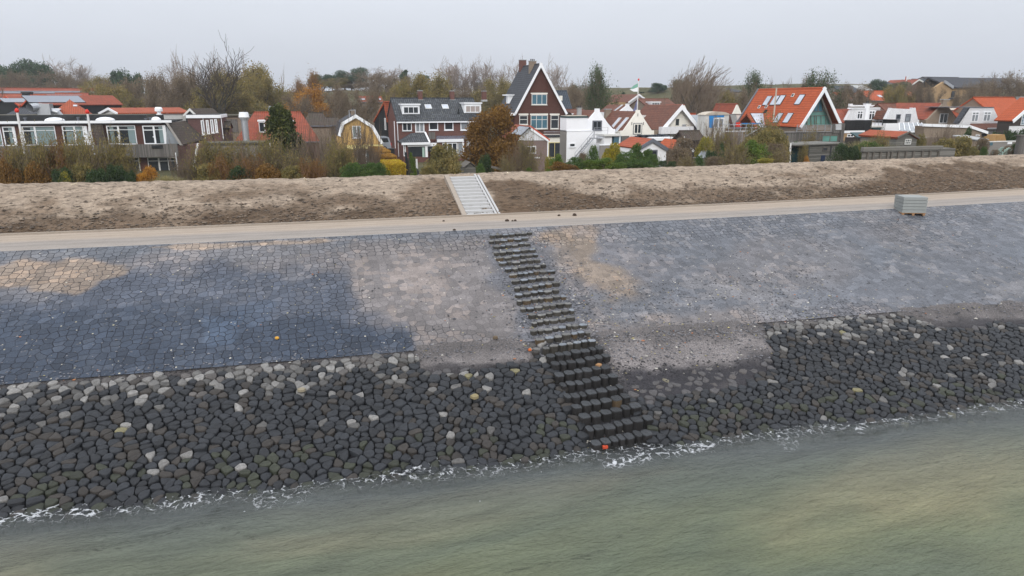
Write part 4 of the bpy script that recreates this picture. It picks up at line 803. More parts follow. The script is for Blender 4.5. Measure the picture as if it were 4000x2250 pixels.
# pyramid roofed house
p=B('red_roof_house','house with a broad hipped red tile roof behind the tall green conifer','house',2,835,930,95,0); uL,ze=p.at(835,928); uR,_=p.at(1700,925); rl,_=p.at(1035,635,5.5); rr,_=p.at(1515,633,5.5); zr=p.at(1200,634,5.5)[1]
p.sideroof(uL,uR,ze,rl,rr,zr,11,'brickp','redt',gutter='grey')
for x0,x1,y0,y1 in ((1078,1150,708,840),(1380,1440,712,835)): dormer(p,x0,y0,x1,y1,p.onplane((x0+x1)/2,y1,*p.planes[0]).y-.1,1.6,1,top=.15)
def flue(k,x,y0,y1,D,r,label,cowl):
    b=B('steel_flue',label,'flue',k,x,y0,D,0); z1=b.at(x,y0)[1]; z0=b.at(x,y1)[1]
    b.add('pipe',M().lathe((0,0,-2),[(r,0),(r,z1-.5+2),(r*.8,z1-.5+2)],12),'metal'); b.add('collar',M().lathe((0,0,z0+(z1-z0)*.45),[(r*1.25,0),(r*1.3,.2),(r*1.2,.25)],12),'metal')
    b.add('cowl',M().lathe((0,0,z1-.75),[(r*cowl,0),(r*cowl*1.25,.1),(r*cowl*1.1,.5),(r*cowl,.75)],12),'metal' if cowl>1.4 else 'white')
flue(2,925,627,770,93,.42,'fat steel ventilation flue with white cap left of the red hipped roof',1.3); flue(2,1225,565,640,99,.3,'steel flue with flared cap above the red hipped roof',1.7)
# far left roofs
def simple_side(name,label,k,xl,ye,xr,yr,D,L,roof,wall='brickb',rot=0,zg=None,cat='house',gutter='grey',hip=0,solar=None,ov=.3):
    b=B(name,label,cat,k,(xl+xr)/2,ye,D,rot,zg); uL,ze=b.at(xl,ye); uR,_=b.at(xr,ye); zr=b.at((xl+xr)/2,yr,L/2)[1]; ze=b.at((xl+xr)/2,ye)[1]
    b.sideroof(uL,uR,ze,uL+hip,uR-hip,zr,L,wall,roof,gutter=gutter,ov=ov)
    if solar:
        for x,y,w_,h_ in solar: b.skylight(0,x,y,w_,h_,'dgrey','solar_panel','solar')
    return b
simple_side('long_orange_roof_house','very long orange roof with rows of solar panels at the far left',1,-250,455,1010,385,165,9,'redt',rot=12,solar=[(100,424,12.5,1.6),(350,424,16,1.6),(630,424,17,1.6),(850,424,9,1.6)])
simple_side('second_row_house','orange roofed house in front of the long solar roof, far left',1,-60,478,560,452,150,7,'orange2',rot=8)
simple_side('middle_row_house','brown walled house with orange roof and solar strip right of the dark barn gable',1,560,500,900,436,140,7,'redt',rot=10,solar=[(660,462,6.,1.3)]); 
g=B('barn_house','dark tarred barn house whose side roof carries pale solar panels','barn',1,335,540,118,-48); uL,zL=g.at(212,590); uR,zR=g.at(440,550); uA,zA=g.at(335,455); g.profile([(uL,zL),(uA,zA),(uR,zR)],13,'black','redt',barge='redverge',wallz=-.3)
g.skylight(1,560,495,9,2.4,'dgrey','solar_panel','solar')
g=B('barn_house','dark gabled barn house with blue solar panels at the far left edge','barn',1,75,520,122,-48); uL,zL=g.at(-60,560); uR,zR=g.at(212,560); uA,zA=g.at(75,468); g.profile([(uL,zL),(uA,zA),(uR,zR)],9,'black','redt',barge='redverge'); g.skylight(1,215,508,6.,2.,'dgrey','solar_panel','solar')
g=simple_side('orange_hip_house','orange hipped roof house just behind the hotel roof',1,520,650,920,505,108,8,'orange2',rot=12,hip=2.5)
dormer(g,508,590,618,655,g.onplane(560,655,*g.planes[0]).y-.3,2,1,top=.15); 
for x in (765,783): g.skylight(0,x,562,.35,.5,'conc')
simple_side('grey_roof_house','low grey tiled roof house behind the left flagpole',1,60,655,365,590,104,6,'slate',rot=5,hip=1.2)
b=B('chimney_stack','dark square chimney rising among the far left orange roofs','chimney',1,272,440,140,0); zt=b.at(272,415)[1]; b.add('stack',bx(-.8,.8,0,1,0,zt-.3),'black'); b.add('cap',bx(-.9,.9,-.1,1.1,zt-.3,zt),'dgrey')
# flagpoles
def pole(k,x,y0,x1,y1,D,label,r=.05,ball=None,name='flagpole',mat='pole'):
    b=B(name,label,'flagpole' if name=='flagpole' else 'post',k,x,y0,D,0); z=b.at(x,y0)[1]
    b.add('pole',M().lathe((0,0,-.5),[(r*1.25,0),(r,z*.6),(r*.8,z+.5)],8),mat)
    if ball: b.add('finial',M().lathe((0,0,z-.05),[(.06,0),(.13,.08),(.15,.18),(.10,.28),(.03,.36)],10),ball)
    return b
pole(1,176,628,310,1360,52,'white flagpole with red ball top, the left one in front of the hotel',.095,'red'); pole(1,900,640,1015,1250,52.5,'white flagpole with red ball top, the right one in front of the hotel',.09,'red')
def leaning(k,x0,y0,x1,y1,D,w_,label,mat='pole',name='post'):
    b=B(name,label,'post',k,x1,y1,D,0); a=b.at(x0,y0); c=b.at(x1,y1); b.add('board',M().tube([(c[0],0,min(0,c[1])-.6),(c[0],0,c[1]),(a[0],0,a[1])],w_,w_,4,True),mat)
leaning(2,457,948,418,1148,54,.10,'peeling white board leaning in the bare bushes right of the hotel'); leaning(2,1198,940,1196,985,60,.09,'short white post top showing above the bare bushes')
leaning(13,905,415,868,1080,64,.10,'leaning pale green white post beside the timber wall')
# ------------------------------------------------------------------ 2 yellow gambrel house, outbuildings behind
g=B('gambrel_house','yellow brick house with a white trimmed gambrel roof and a yellow awning','house',3,495,900,88,0)
pr=[g.at(x,y) for x,y in ((318,860),(350,745),(497,660),(680,775),(772,935))]; g.profile(pr,9.5,'bricky','slate',ov=.35,barge='white',bw=.38)
g.win(465,768,552,893,2,1,0,'white','glassl',curtain=.3,fw=.08,sill='white')
u0=g.at(400,980)[0]; u1=g.at(775,980)[0]; za=g.at(590,962,-.1)[1]; zb=g.at(590,1002,-1.1)[1]; m=M(); m.slab([(u0,-1.2,zb),(u1,-1.2,zb),(u1,-.02,za),(u0,-.02,za)],.08); g.add('awning',m,'yel')
for x0,x1 in ((515,585),(598,685)): g.win(x0,1015,x1,1165,1,1,-.05,'white','glassgb' if x0>590 else 'glass','door',.16)
g.box('door_post','white',680,1015,708,1165,-.25,-.08); g.chimney(g.at(470,640,3)[0],3,pr[2][1]-.6,pr[2][1]+.55,.45,.45,'brickb',1)
for x,y in ((430,605),(492,600)): 
    u,z=g.at(x,y,2.5); g.add('vent_pipe',M().tube([(u,2.5,z-1.8),(u,2.5,z)],.05,.05,6),'metal')
g=B('orange_roof_barn','dark barn with a steep orange roof between the gambrel house and the terrace','barn',3,740,700,108,-40); uL,zL=g.at(690,720); uR,zR=g.at(835,720); uA,zA=g.at(800,520); g.profile([(uL,zL),(uA,zA),(uR,zR)],8,'black','orange2')
g.win(798,688,812,810,1,1,0,'white'); 
g=B('far_red_house','distant red roofed house with small skylights seen between bare trees','house',3,650,520,150,0); uL,ze=g.at(545,520); uR,_=g.at(780,520); g.sideroof(uL,uR,ze,uL,uR,g.at(650,470,3)[1],6,'brickb','redt',gutter='grey'); g.skylight(0,732,497,1.2,.9); g.skylight(0,567,497,1.2,.9); g.box('grey_wall_panel','greyrender',545,545,700,610,-.1,0)
for q,(x0,x1,yr,ye) in enumerate(((1540,1700,640,760),)): simple_side('brown_roof_cottage','dark brown roofed cottage behind the red hipped roof house',2,x0,ye,x1+120,yr,112,6,'dbrownt',hip=1)
simple_side('low_roof_cottage','low cottage with dark roof behind the gambrel house, left',3,60,760,330,690,115,6,'dbrownt')
# minivan beside the terrace
mv=B('minivan','silver minivan parked between the yellow house and the brick terrace','van',12,440,540,93,8)
u0=mv.at(250,400)[0]; u1=mv.at(628,400)[0]; L=u1-u0; zb=.3; zt=mv.at(440,245)[1]; zt=max(1.75,min(zt,2.1)); mv.e.location.z+=0
zs=mv.at(440,570)[1]; s0=zs  # wheels stand at the measured level
body=M().prism([(u0-1.4,s0+.35),(u1,s0+.35),(u1+.02,s0+.95),(u1-.05,s0+1.05),(u1-.25,s0+1.8),(u1-.55,s0+1.92),(u0-.3,s0+1.9),(u0-1.0,s0+1.15),(u0-1.9,s0+.95),(u0-1.95,s0+.45)],0,1.75); mv.add('body',body,'silver')
mv.add('side_window',M().prism([(u0-.3,s0+1.15),(u1-.3,s0+1.18),(u1-.45,s0+1.72),(u0-.1,s0+1.72)],-.012,.0),'glass'); mv.add('tail_light',bx(u1-.04,u1+.03,-.01,.12,s0+.75,s0+1.1),'red')
for u in (u0+.75,u0-1.35):
    m=M(); k=14; m.prism([(u+.33*math.cos(6.283*i/k),s0+.33+.33*math.sin(6.283*i/k)) for i in range(k)],-.03,.2); t_=mv.add('wheel',m,'rubber'); m=M(); m.prism([(u+.21*math.cos(6.283*i/k),s0+.33+.21*math.sin(6.283*i/k)) for i in range(k)],-.045,-.031); mv.add('rim',m,'metal',t_)
mv.e.location.z=mv.zg
# ------------------------------------------------------------------ 3 brick terrace
t=B('brick_terrace','two storey brick terrace with grey tiled roof, white dormers and glass extensions','house',3,920,720,100,3)
uL,ze=t.at(925,715); uR,_=t.at(1790,708); zr=t.at(1350,490,4.2)[1]; t.sideroof(uL,uR,ze,uL,uR,zr,8.4,'brick','slatew',ov=.35,gw=.12)
sv=lambda x,y:t.onplane(x,y,*t.planes[0]).y
dormer(t,972,540,1162,648,sv(1060,645)-.25,2.6,3); dormer(t,1612,527,1795,636,sv(1700,633)-.25,2.6,3,gl='blind',top=.3)
for x in (1245,1420): t.skylight(0,x,572,.95,1.0,'offwhite')
for x in (1162,1490,1820): u=t.at(x,480,4.2)[0]; t.chimney(u,4.2,zr-.3,zr+1.1,.62,.6,'brick',1,flash='conc')
u=t.at(1558,620,1.5)[0]; p_=t.onplane(1558,640,*t.planes[0]); t.add('roof_vent',M().lathe((p_.x,p_.y,p_.z-.1),[(.22,0),(.14,.2),(.1,.75),(.13,.78)],8),'black')
t.win(978,735,1075,820,2,1,0,'white',sill='conc',fw=.1); t.win(1110,730,1205,836,2,1,0,'white','glassl','door',.16,top=0); 
for x0,x1,gl in ((1252,1346,'glass'),(1410,1503,'glass'),(1577,1668,'glassl')): t.win(x0,728,x1,812,1,1,0,'white',gl,fw=.12,sill='white')
ve=-3.4; uE0=t.at(985,960,ve)[0]; uE1=t.at(1320,960,ve)[0]; z1=t.at(1100,938,ve)[1]; z2=t.at(1100,840,-.4)[1]
t.add('extension_wall',bx(uE0,uE1-1.,ve+.02,0,-.3,z1-.1),'brick'); m=M(); uH=t.at(1245,900,ve)[0]; m.slab([(uE0-.2,ve-.3,z1),(uH,ve-.3,z1),(uH,-1.0,z2),(uE0+1.7,-1.0,z2)],.15); m.slab([(uE0-.2,ve-.3,z1),(uE0+1.7,-1.0,z2),(uE0-.2,0,z1)],.15); t.add('extension_roof',m,'slatew')
t.add('extension_fascia',bx(uE0-.25,uH+.2,ve-.42,ve-.3,z1-.32,z1+.0),'white'); m=M(); m.slab([(uH,ve-.35,z1+.1),(uH+.22,ve-.35,z1+.1),(uH+.22,-1.0,z2+.15),(uH,-1.,z2+.15)],.3); t.add('verge_board',m,'white')
t.box('white_lintel','white',1033,945,1335,980,ve-.05,ve,); t.box('glass_opening','glass',1040,980,1215,1085,ve-.03,ve); t.box('door_frame','lightgreen',1185,990,1208,1090,ve-.06,ve-.03); t.box('door_post','white',1215,975,1240,1090,ve-.1,ve); t.box('glass_opening','glass',1242,975,1340,1030,ve-.02,ve+.5)
t.win(990,955,1012,1080,1,2,ve-.01,'white',fw=.1)
v2=-2.6; t.add('conservatory_wall',bx(t.at(1340,960,v2)[0],t.at(1760,960,v2)[0],v2,0,-.3,t.at(1500,930,v2)[1]),'brick'); t.box('conservatory_fascia','white',1338,905,1605,935,v2-.3,v2-.02); t.add('lean_to_roof',M().slab([(t.at(1325,890,v2)[0],v2-.2,t.at(1500,900,v2)[1]),(t.at(1760,890,v2)[0],v2-.2,t.at(1700,900,v2)[1]),(t.at(1745,870,0)[0],-.02,t.at(1700,868,0)[1]),(t.at(1325,870,0)[0],-.02,t.at(1400,868,0)[1])],.08),'solar')
t.win(1390,942,1545,1085,3,1,v2-.02,'white','glass','glass_doors',.12); t.win(1550,942,1598,1085,1,1,v2-.02,'offwhite','glassl'); t.box('door_post','white',1600,905,1614,1085,v2-.2,v2-.03); t.box('white_panel','white',1640,903,1715,985,v2-.15,v2-.03); t.box('post','white',1652,903,1660,1085,v2-.2,v2-.16)
t.box('terrace_screen','plankg',1250,832,1318,905,v2-.0,v2+.05); drain(t,928,735,1085,-.1); drain(t,895,720,1000,-.05)
b=B('wheelie_bin','black bin standing beside the silver minivan','bin',12,670,660,88,5); w0=b.at(625,560)[0]; w1=b.at(735,560)[0]; zt=b.at(670,480)[1]; zb=b.at(670,665)[1]; zb=min(zb,zt-.9)
b.add('bin_body',bx(w0,w1,0,.6,zb-1.5,zt-.06),'black'); b.add('lid',bx(w0-.03,w1+.03,-.04,.64,zt-.06,zt),'dgrey')
# ------------------------------------------------------------------ 4 tall gabled brick house
q=B('tall_gable_house','tall brown brick house with steep slate roof and white bargeboards','house',4,945,640,104,0)
pr=[q.at(x,y) for x,y in ((684,628),(947,128),(1210,630))]; q.profile(pr,9.0,'brickd','slate',ov=.45,barge='white',bw=.33,eave=.35)
q.add('eave_box',bx(pr[0][0]-1.3,pr[0][0]+.0,-.5,8.8,pr[0][1]-.45,pr[0][1]-.12),'white'); 
q.win(860,442,1018,550,3,1,0,'offwhite','glassgb',fw=.1,sill='cream'); q.box('lintel','cream',853,428,1026,441,-.1,-.003)
q.win(733,660,820,755,1,1,0,'offwhite','glass',fw=.1,top=.45,sill='cream'); q.win(850,658,1025,798,3,1,0,'offwhite','glassgb',fw=.1,top=.33,sill='cream'); q.win(1055,657,1138,798,1,1,0,'offwhite','glass',fw=.1,top=.33,sill='cream')
for x0,x1 in ((728,828),(845,1030),(1050,1148)): q.box('lintel','cream',x0,642,x1,657,-.1,-.003)
# left slope dormer, chimneys
p_=q.onplane(620,545,*q.planes[0]); q.add('dormer',bx(p_.x-.2,p_.x+.9,p_.y-.45,p_.y+.45,p_.z+.1,p_.z+1.25),'white'); q.add('dormer_roof',bx(p_.x-.75,p_.x+1.4,p_.y-.7,p_.y+.7,p_.z+1.25,p_.z+1.42),'white')
zA=pr[1][1]
u1_,u2_=q.at(875,110,2.6)[0],q.at(760,105,8.6)[0]; q.chimney(pr[1][0]-.3,2.6,zA-1.6,q.at(870,105,2.6)[1],1.0,.6,'brickb',3); q.chimney(pr[1][0]-.05,8.3,zA-2.5,q.at(760,95,8.5)[1],1.0,.7,'brick',0)
q.box('balcony_rail','metal',985,822,1150,826,-1.15,-1.12); q.box('balcony_rail','cream',985,855,1150,860,-1.2,-1.1); 
for i in range(18): x=990+i*9; u,z=q.at(x,840,-1.13); q.add('baluster',M().tube([(u,-1.13,q.at(x,856,-1.13)[1]),(u,-1.13,q.at(x,824,-1.13)[1])],.02,.02,4),'metal')
zz=q.at(1080,885,-1.4)[1]; q.add('bay_roof',bx(q.at(955,870,-1.4)[0],q.at(1168,870,-1.4)[0],-1.5,0,zz,q.at(1080,862,-1.4)[1]),'slate'); q.add('bay_wall',bx(q.at(1030,920,-1.3)[0],q.at(1168,920,-1.3)[0],-1.3,0,-.3,zz),'cream')
q.win(1033,938,1160,1095,2,1,-1.31,'yel','glass','glass_doors',.09)
# slate wing on the right and its dormer
g=B('slate_wing_house','blue grey glazed tile roof wing right of the tall gabled house','house',4,1130,600,112,0); uL,ze=g.at(1110,625); uR,_=g.at(1280,625); g.sideroof(uL,uR,ze,uL,uR,g.at(1200,415,3)[1],6,'greyrender','slateb',gutter='white'); g.box('window','cream',1148,458,1178,508,-.4,.6)
# shed with red verge
g=B('garden_house','small brown garden house with white gable and bright red roof verge','garden house',4,860,900,84,0); pr=[g.at(x,y) for x,y in ((700,908),(845,775),(1030,908))]
g.profile(pr,6,'mauve','redt',ov=.15,barge='redverge',bw=.16); g.skylight(0,745,820,4.2,1.5,'dgrey','solar_panel','solar'); g.poly('gable_cladding','plankwv',[(712,918),(845,792),(1022,918)],-.06,-.0); m=M()
for a_,b_ in ((0,1),(1,2)): 
    (ua,za),(ub,zb)=pr[a_],pr[b_]; d=Vector((ub-ua,zb-za)).normalized(); nn=Vector((d.y,-d.x)); nn=nn if nn.y<0 else -nn; o1=nn*.18; o2=nn*.46
    m.prism([(ua+o1.x,za+.12+o1.y),(ub+o1.x*.1,zb+.12+o1.y*1.1),(ub+o2.x*.1,zb+.12+o2.y*1.1),(ua+o2.x,za+.12+o2.y)],-.24,-.16)
g.add('white_barge',m,'white'); g.win(797,975,905,1055,2,1,0,'white','glass',fw=.12); g.box('corner_board','white',1022,915,1034,1085,-.04,.02); g.box('lower_sill','white',893,1090,945,1102,-.1,-.02)
# white cube building
w_=B('white_cube_house','white rendered flat roofed building with dark green roof edge','house',4,1225,800,90,0)
u0,zt=w_.at(1222,685); u1=w_.at(1437,750)[0]; zm=w_.at(1330,823)[1]; w_.add('wall',bx(u0,u1,.02,2.4,zm-.05,zt),'whiter'); w_.add('lower_wall',bx(u0+.05,w_.at(1483,880)[0],0,2.4,-.3,zm),'whiter'); w_.add('ledge',bx(u0,w_.at(1490,820)[0],-.06,2.4,zm,zm+.08),'white')
ub=w_.at(1160,760,2)[0]; w_.add('side_wall',bx(u0-.0,u0+.048,.03,2.38,-.3,zm-.01),'greyrender'); w_.add('roof',bx(u0-.06,u1+.05,-.1,2.5,zt,zt+.18),'teal'); w_.add('roof_top',bx(u0+.1,u1-.1,.1,2.4,zt+.182,zt+.26),'beige')
w_.win(1250,948,1307,985,1,1,-.02,'white','glass',fw=.07,sill='white'); 
w_.add('deck_wall',bx(w_.at(1483,900)[0],w_.at(1560,900)[0],2.2,6,-.3,zm-.6),'whiter'); w_.box('back_door','brickp',1455,960,1500,1060,2.1,2.19)
w_.chimney(w_.at(1350,640,5)[0],5,zt,zt+1.1,.5,.5,'conc',2)
# outside stair
s_=B('metal_stairs','grey galvanised outside staircase climbing the white building','stairs',4,1500,900,87.5,0); a0=s_.at(1305,1125); a1=s_.at(1500,895)
for v in (0,.8): s_.add('stringer',M().tube([(a0[0],v,a0[1]),(a1[0],v,a1[1])],.09,.09,4,True),'metal')
for i in range(14): f=i/13; u=a0[0]+(a1[0]-a0[0])*f; z=a0[1]+(a1[1]-a0[1])*f; s_.add('tread',bx(u-.14,u+.14,.0,.8,z-.02,z+.02),'metal')
m=M().tube([(a0[0],0,a0[1]+.95),(a1[0],0,a1[1]+.95)],.035,.035,5); m.tube([(a0[0],0,a0[1]+.5),(a1[0],0,a1[1]+.5)],.025,.025,5)
for f in (0,.33,.66,1): m.tube([(a0[0]+(a1[0]-a0[0])*f,0,a0[1]+(a1[1]-a0[1])*f),(a0[0]+(a1[0]-a0[0])*f,0,a0[1]+(a1[1]-a0[1])*f+.95)],.03,.03,5)
s_.add('handrail',m,'metal'); z=a1[1]; s_.add('landing',bx(a1[0],a1[0]+1.9,-.1,1.6,z-.1,z),'metal'); m=M()
for u in (a1[0]+.05,a1[0]+1.85): m.tube([(u,-.08,z),(u,-.08,z+1.3)],.03,.03,5)
for k in (.5,.9,1.3): m.tube([(a1[0],-.08,z+k),(a1[0]+1.85,-.08,z+k)],.02,.02,4)
s_.add('landing_rail',m,'metal')
# ------------------------------------------------------------------ 5 white gabled houses
def dutch(name,label,k,facade,roofpts,D,L,roof,wall='whiter',coping=True,side=None,rot=0):
    b=B(name,label,'house',k,facade[0][0],facade[0][1],D,rot); b.poly('gable_wall',wall,facade,0,.3); pr=[b.at(x,y,.3) for x,y in roofpts]; b.profile(pr,L,side or wall,roof,v0=.3,ov=0,eave=.1); return b
d1=dutch('white_gable_house','white gabled house with grey window behind the outside staircase',5,[(305,900),(305,712),(402,600),(402,560),(460,560),(462,600),(610,815),(652,818),(652,900)],[(320,710),(432,590),(640,820)],92,7,'brownt')
d1.add('lower_wall',bx(d1.at(305,900)[0],d1.at(652,900)[0],.02,8,-.3,d1.at(450,895)[1]),'whiter'); d1.win(366,711,485,830,2,1,0,'grey','glass',fw=.16,sill='grey')
d2=dutch('white_gable_house','warm white gabled house with tall window pair and black wall anchors',5,[(718,905),(718,842),(758,838),(918,612),(918,578),(968,578),(970,612),(1112,835),(1142,835),(1142,905)],[(740,842),(944,604),(1128,838)],96,9.5,'brownt','cream')
d2.add('lower_wall',bx(d2.at(718,900)[0],d2.at(1142,900)[0],.02,9,-.3,d2.at(930,895)[1]),'whiter'); d2.win(880,742,990,885,2,1,0,'grey','glass','window',.05); d2.win(888,750,983,878,2,1,-.05,'cream','glass','window',.12)
for x,y in ((940,640),(864,750),(1010,748)): d2.box('wall_anchor','black',x-3,y-18,x+3,y+18,-.04,-.003)
for x in (645,735): d2.skylight(0,x,765,.9,2.6,'offwhite')
d2.chimney(d2.at(560,600,9)[0],9,d2.at(560,640,9)[1]-2,d2.at(560,573,9)[1],.9,.6,'brickb',0)
d3=B('cream_gable_house','cream gabled house with broad white bargeboards and a white plank balcony','house',5,1460,800,102,0); pr=[d3.at(x,y) for x,y in ((1200,815),(1458,520),(1670,790))]
d3.profile(pr,9.5,'cream','brownt',ov=.9,barge='white',bw=.5,eave=.3); d3.win(1408,685,1460,778,1,1,0,'cream','glass',fw=.06); d3.box('wall_vent','metal',1508,760,1546,782,-.25,-.01)
d3.box('tie_beam','cream',1360,655,1550,666,-.12,-.01); d3.box('balcony','plankwv',1235,790,1640,878,-1.7,-.9); d3.box('balcony_floor','dgrey',1240,878,1632,890,-1.65,0)
d3.chimney(d3.at(1170,600,7)[0]+.6,5.5,d3.at(1170,780,5.5)[1],d3.at(1170,535,5.5)[1],1.0,.9,'brickb',0,cap='brickb'); d3.box('side_dormer','offwhite',985,645,1140,760,7,9); d3.box('side_window','plankg',1020,668,1062,755,6.9,6.99)
d3.box('low_wing','brickb',1100,830,1240,960,-.3,.1,)
# rear terrace roof with white edge and stored slates
r_=B('flat_extension','low white edged flat roof with dark stored slates between white gables','extension',5,1240,930,90,0); u0,zt=r_.at(520,890); u1,_=r_.at(1395,920); zt=r_.at(1200,925)[1]
r_.add('wall',bx(r_.at(735,930)[0],r_.at(1240,930)[0],0,5,-.3,zt-.1),'greyrender'); r_.add('fascia',bx(r_.at(1110,930)[0],u1,-.3,5,r_.at(1250,962)[1],r_.at(1250,922)[1]),'white')
for i in range(14): u=r_.at(950+i*30,905)[0]; r_.add('slate_pile',bx(u,u+.7,1.2,1.8,zt-.02,zt+.1+.2*(i%3)/2),'slateb')
r_.add('glass_porch',bx(r_.at(615,950)[0],r_.at(705,950)[0],-.6,2,-.3,r_.at(660,905)[1]),'glassgb'); r_.box('porch_post','white',705,905,720,1000,-.7,-.5); r_.box('porch_roof','offwhite',520,884,728,908,-.9,2); r_.box('white_wall','whiter',515,912,612,1010,-.5,2)
r_.add('screen','x',None) if False else r_.box('wood_screen','plankg',735,905,830,1000,-.65,-.5)
# garden wall
gw=B('garden_wall','mauve rendered garden wall with white coping behind the yellow shrub','wall',5,470,1010,80,8); u0,zt=gw.at(470,1012); u1,_=gw.at(745,1035); gw.add('wall',bx(u0,u1,0,.25,-.3,zt-.12),'greyrender'); gw.add('coping',bx(u0-.05,u1+.05,-.06,.31,zt-.12,zt),'white'); gw.add('end_post',bx(u1-.12,u1+.08,-.08,.0,-.3,zt-.12),'white')
# sheds with orange roofs
s1=B('white_shed','white shed with grey bargeboards, grey door and orange tile roof','shed',5,1120,1000,74,0); pr=[s1.at(x,y) for x,y in ((940,1060),(1118,950),(1300,1065))]; s1.profile(pr,4.9,'whiter','orange2',ov=.2,barge='grey',bw=.36,eave=.15)
s1.win(1028,1080,1182,1210,2,1,0,'grey','glass','door',.14); s1.box('side_windows','glassl',0,0,1,1,0,.1) if False else None
s2=B('small_shed','small dark shed with white bargeboards and bright orange roof','shed',5,1515,1040,80,0); pr=[s2.at(x,y) for x,y in ((1400,1075),(1510,970),(1632,1095))]; s2.profile(pr,4.2,'plankd','orange',ov=.15,barge='white',bw=.24,eave=.1); s2.add('finial',M().tube([(pr[1][0],-.2,pr[1][1]-.1),(pr[1][0],-.2,pr[1][1]+.55)],.04,.03,5,True),'white')
g=simple_side('brown_roof_outhouse','dark outhouse with low mossy brown roof below the plank balcony',5,1530,945,1771,850,84,2.6,'dbrownt','plankd',gutter='black')
# houses behind the gables
g=B('flag_house','distant house with white gable and balcony windows behind the flagpole','house',5,935,470,140,0); pr=[g.at(x,y) for x,y in ((812,478),(940,385),(1065,475))]; g.profile(pr,11,'offwhite','brownt',ov=.5,barge='white',bw=.3); g.poly('gable_cladding','plankwv',[(825,480),(940,395),(1055,478)],-.06,0)
g.win(838,488,935,558,2,1,0,'white','glass',fw=.12); g.win(940,486,1036,556,2,1,0,'white','glass',fw=.12); g.box('side_wall','brickt',665,480,812,540,.5,10); 
g=simple_side('brown_long_house','long red brown roof with a white dormer behind the white gables',5,1050,530,1430,445,130,7,'brownt',gutter='grey'); dormer(g,1103,472,1224,530,g.onplane(1160,528,*g.planes[0]).y-.2,2,3,top=.2,gl='glassl')
g=dutch('white_gable_cottage','small white gabled cottage with one blue window below the flag',5,[(680,615),(790,530),(790,500),(832,500),(834,530),(905,605)],[(690,612),(812,520),(900,605)],118,8,'brownt'); g.win(797,580,818,612,1,1,0,'white','glassgb',fw=.08); g.skylight(0,683,562,.6,2.2,'offwhite'); g.add('lower_wall',bx(g.at(680,610)[0],g.at(905,610)[0],.02,7,-.3,g.at(800,612)[1]),'whiter')
simple_side('brown_row_house','red brown roof immediately right of the white cube building',5,108,625,330,580,110,6,'brownt',gutter='white')
# flagpole with flags
fp=pole(5,948,207,940,560,112,'white flagpole with green white pennant and a second flag over the houses',.09,'red'); z=fp.at(948,240)[1]; m=M(); 
for i in range(6):
    a_,b_=i/6,(i+1)/6; m.add([(-2.6*a_,.05*math.sin(i*1.3),z-.15-1.6*a_),(-2.6*b_,.05*math.sin(i*1.3+1.3),z-.15-1.6*b_),(-2.6*b_,.05*math.sin(i*1.3+1.3),z-.7-1.75*b_),(-2.6*a_,.05*math.sin(i*1.3),z-2.4-.1*a_)],[(0,1,2,3)])
fp.add('flag',M().add([(-.05,0,z),(-.8,.1,z-.4),(-1.45,.0,z-.95),(-.75,.1,z-.85),(-.05,0,z-.6)],[(0,1,2,3,4)]),plain('green_flag',(.20,.42,.33,1),.8)); fp.add('flag',M().add([(-.05,.02,z-.6),(-.75,.1,z-.86),(-1.45,.02,z-.97),(-.75,.1,z-1.3),(-.05,0,z-1.3)],[(0,1,2,3,4)]),'white')
z=fp.at(940,440)[1]; fp.add('flag',M().add([(-.05,0,z),(-.7,.1,z-1.9),(-2.1,.15,z-2.9),(-1.3,.1,z-4.0),(-.1,0,z-3.4)],[(0,1,2,3,4)]),plain('blue_white_flag',(.16,.17,.30,1),.8,.8,1.6))
# ------------------------------------------------------------------ 6 houses in the middle right
g=simple_side('orange_row_house','orange roof with a large grey window, left of the arched roof house',6,125,860,330,632,102,6,'orange2','cream'); g.skylight(0,250,735,2.6,3.2,'grey',gl='glassl')
g=dutch('pink_gable_house','narrow pale gable with orange roof behind the cream gabled house',6,[(20,640),(68,520),(80,518),(132,632)],[(22,640),(75,515),(130,632)],112,6,'redt','cream')
g=dutch('small_gable_house','small pale gable with orange roof behind the arched roof house',6,[(682,640),(740,515),(748,512),(802,640)],[(684,640),(748,502),(802,640)],108,6,'redt','cream')
a=B('arched_roof_house','white box house with arched beige roof and blue membrane under renovation','house',6,480,720,99,0); u0=a.at(335,720)[0]; u1=a.at(632,720)[0]; zt=a.at(480,640)[1]; zA=a.at(480,598)[1]
a.add('wall',bx(u0,u1,0,2,-.3,zt),'offwhite'); n_=10; m=M().prism([(u0-.15+(u1-u0+.3)*i/n_,zt+(zA-zt)*math.sin(math.pi*i/n_)**.6) for i in range(n_+1)],-.15,2); a.add('arched_roof',m,'beige'); a.poly('membrane','blue',[(388,650),(575,645),(575,668),(445,672),(440,805),(388,800)],-.05,-.003); a.win(440,680,570,800,2,1,-.06,'white','glassl','window',.12)
a.box('brown_link','brickp',632,642,765,800,.3,1.8)
b=B('white_box_extension','white box extension with sloping left side and blue scaffold board','extension',6,870,740,97,0); b.poly('wall','offwhite',[(725,635),(1030,632),(1026,800),(958,805),(955,850),(842,850),(845,800),(768,790)],0,1.4); b.win(848,680,957,772,2,1,0,'white','glassl','window',.12); b.add('roof',bx(b.at(722,634)[0],b.at(1032,634)[0],-.08,1.5,b.at(870,634)[1],b.at(870,630)[1]),'tar'); b.box('clad_base','plankw',842,800,955,900,-.05,-.003); b.box('lower_wall','brickp',640,800,1060,960,.5,1.6,ground=True)
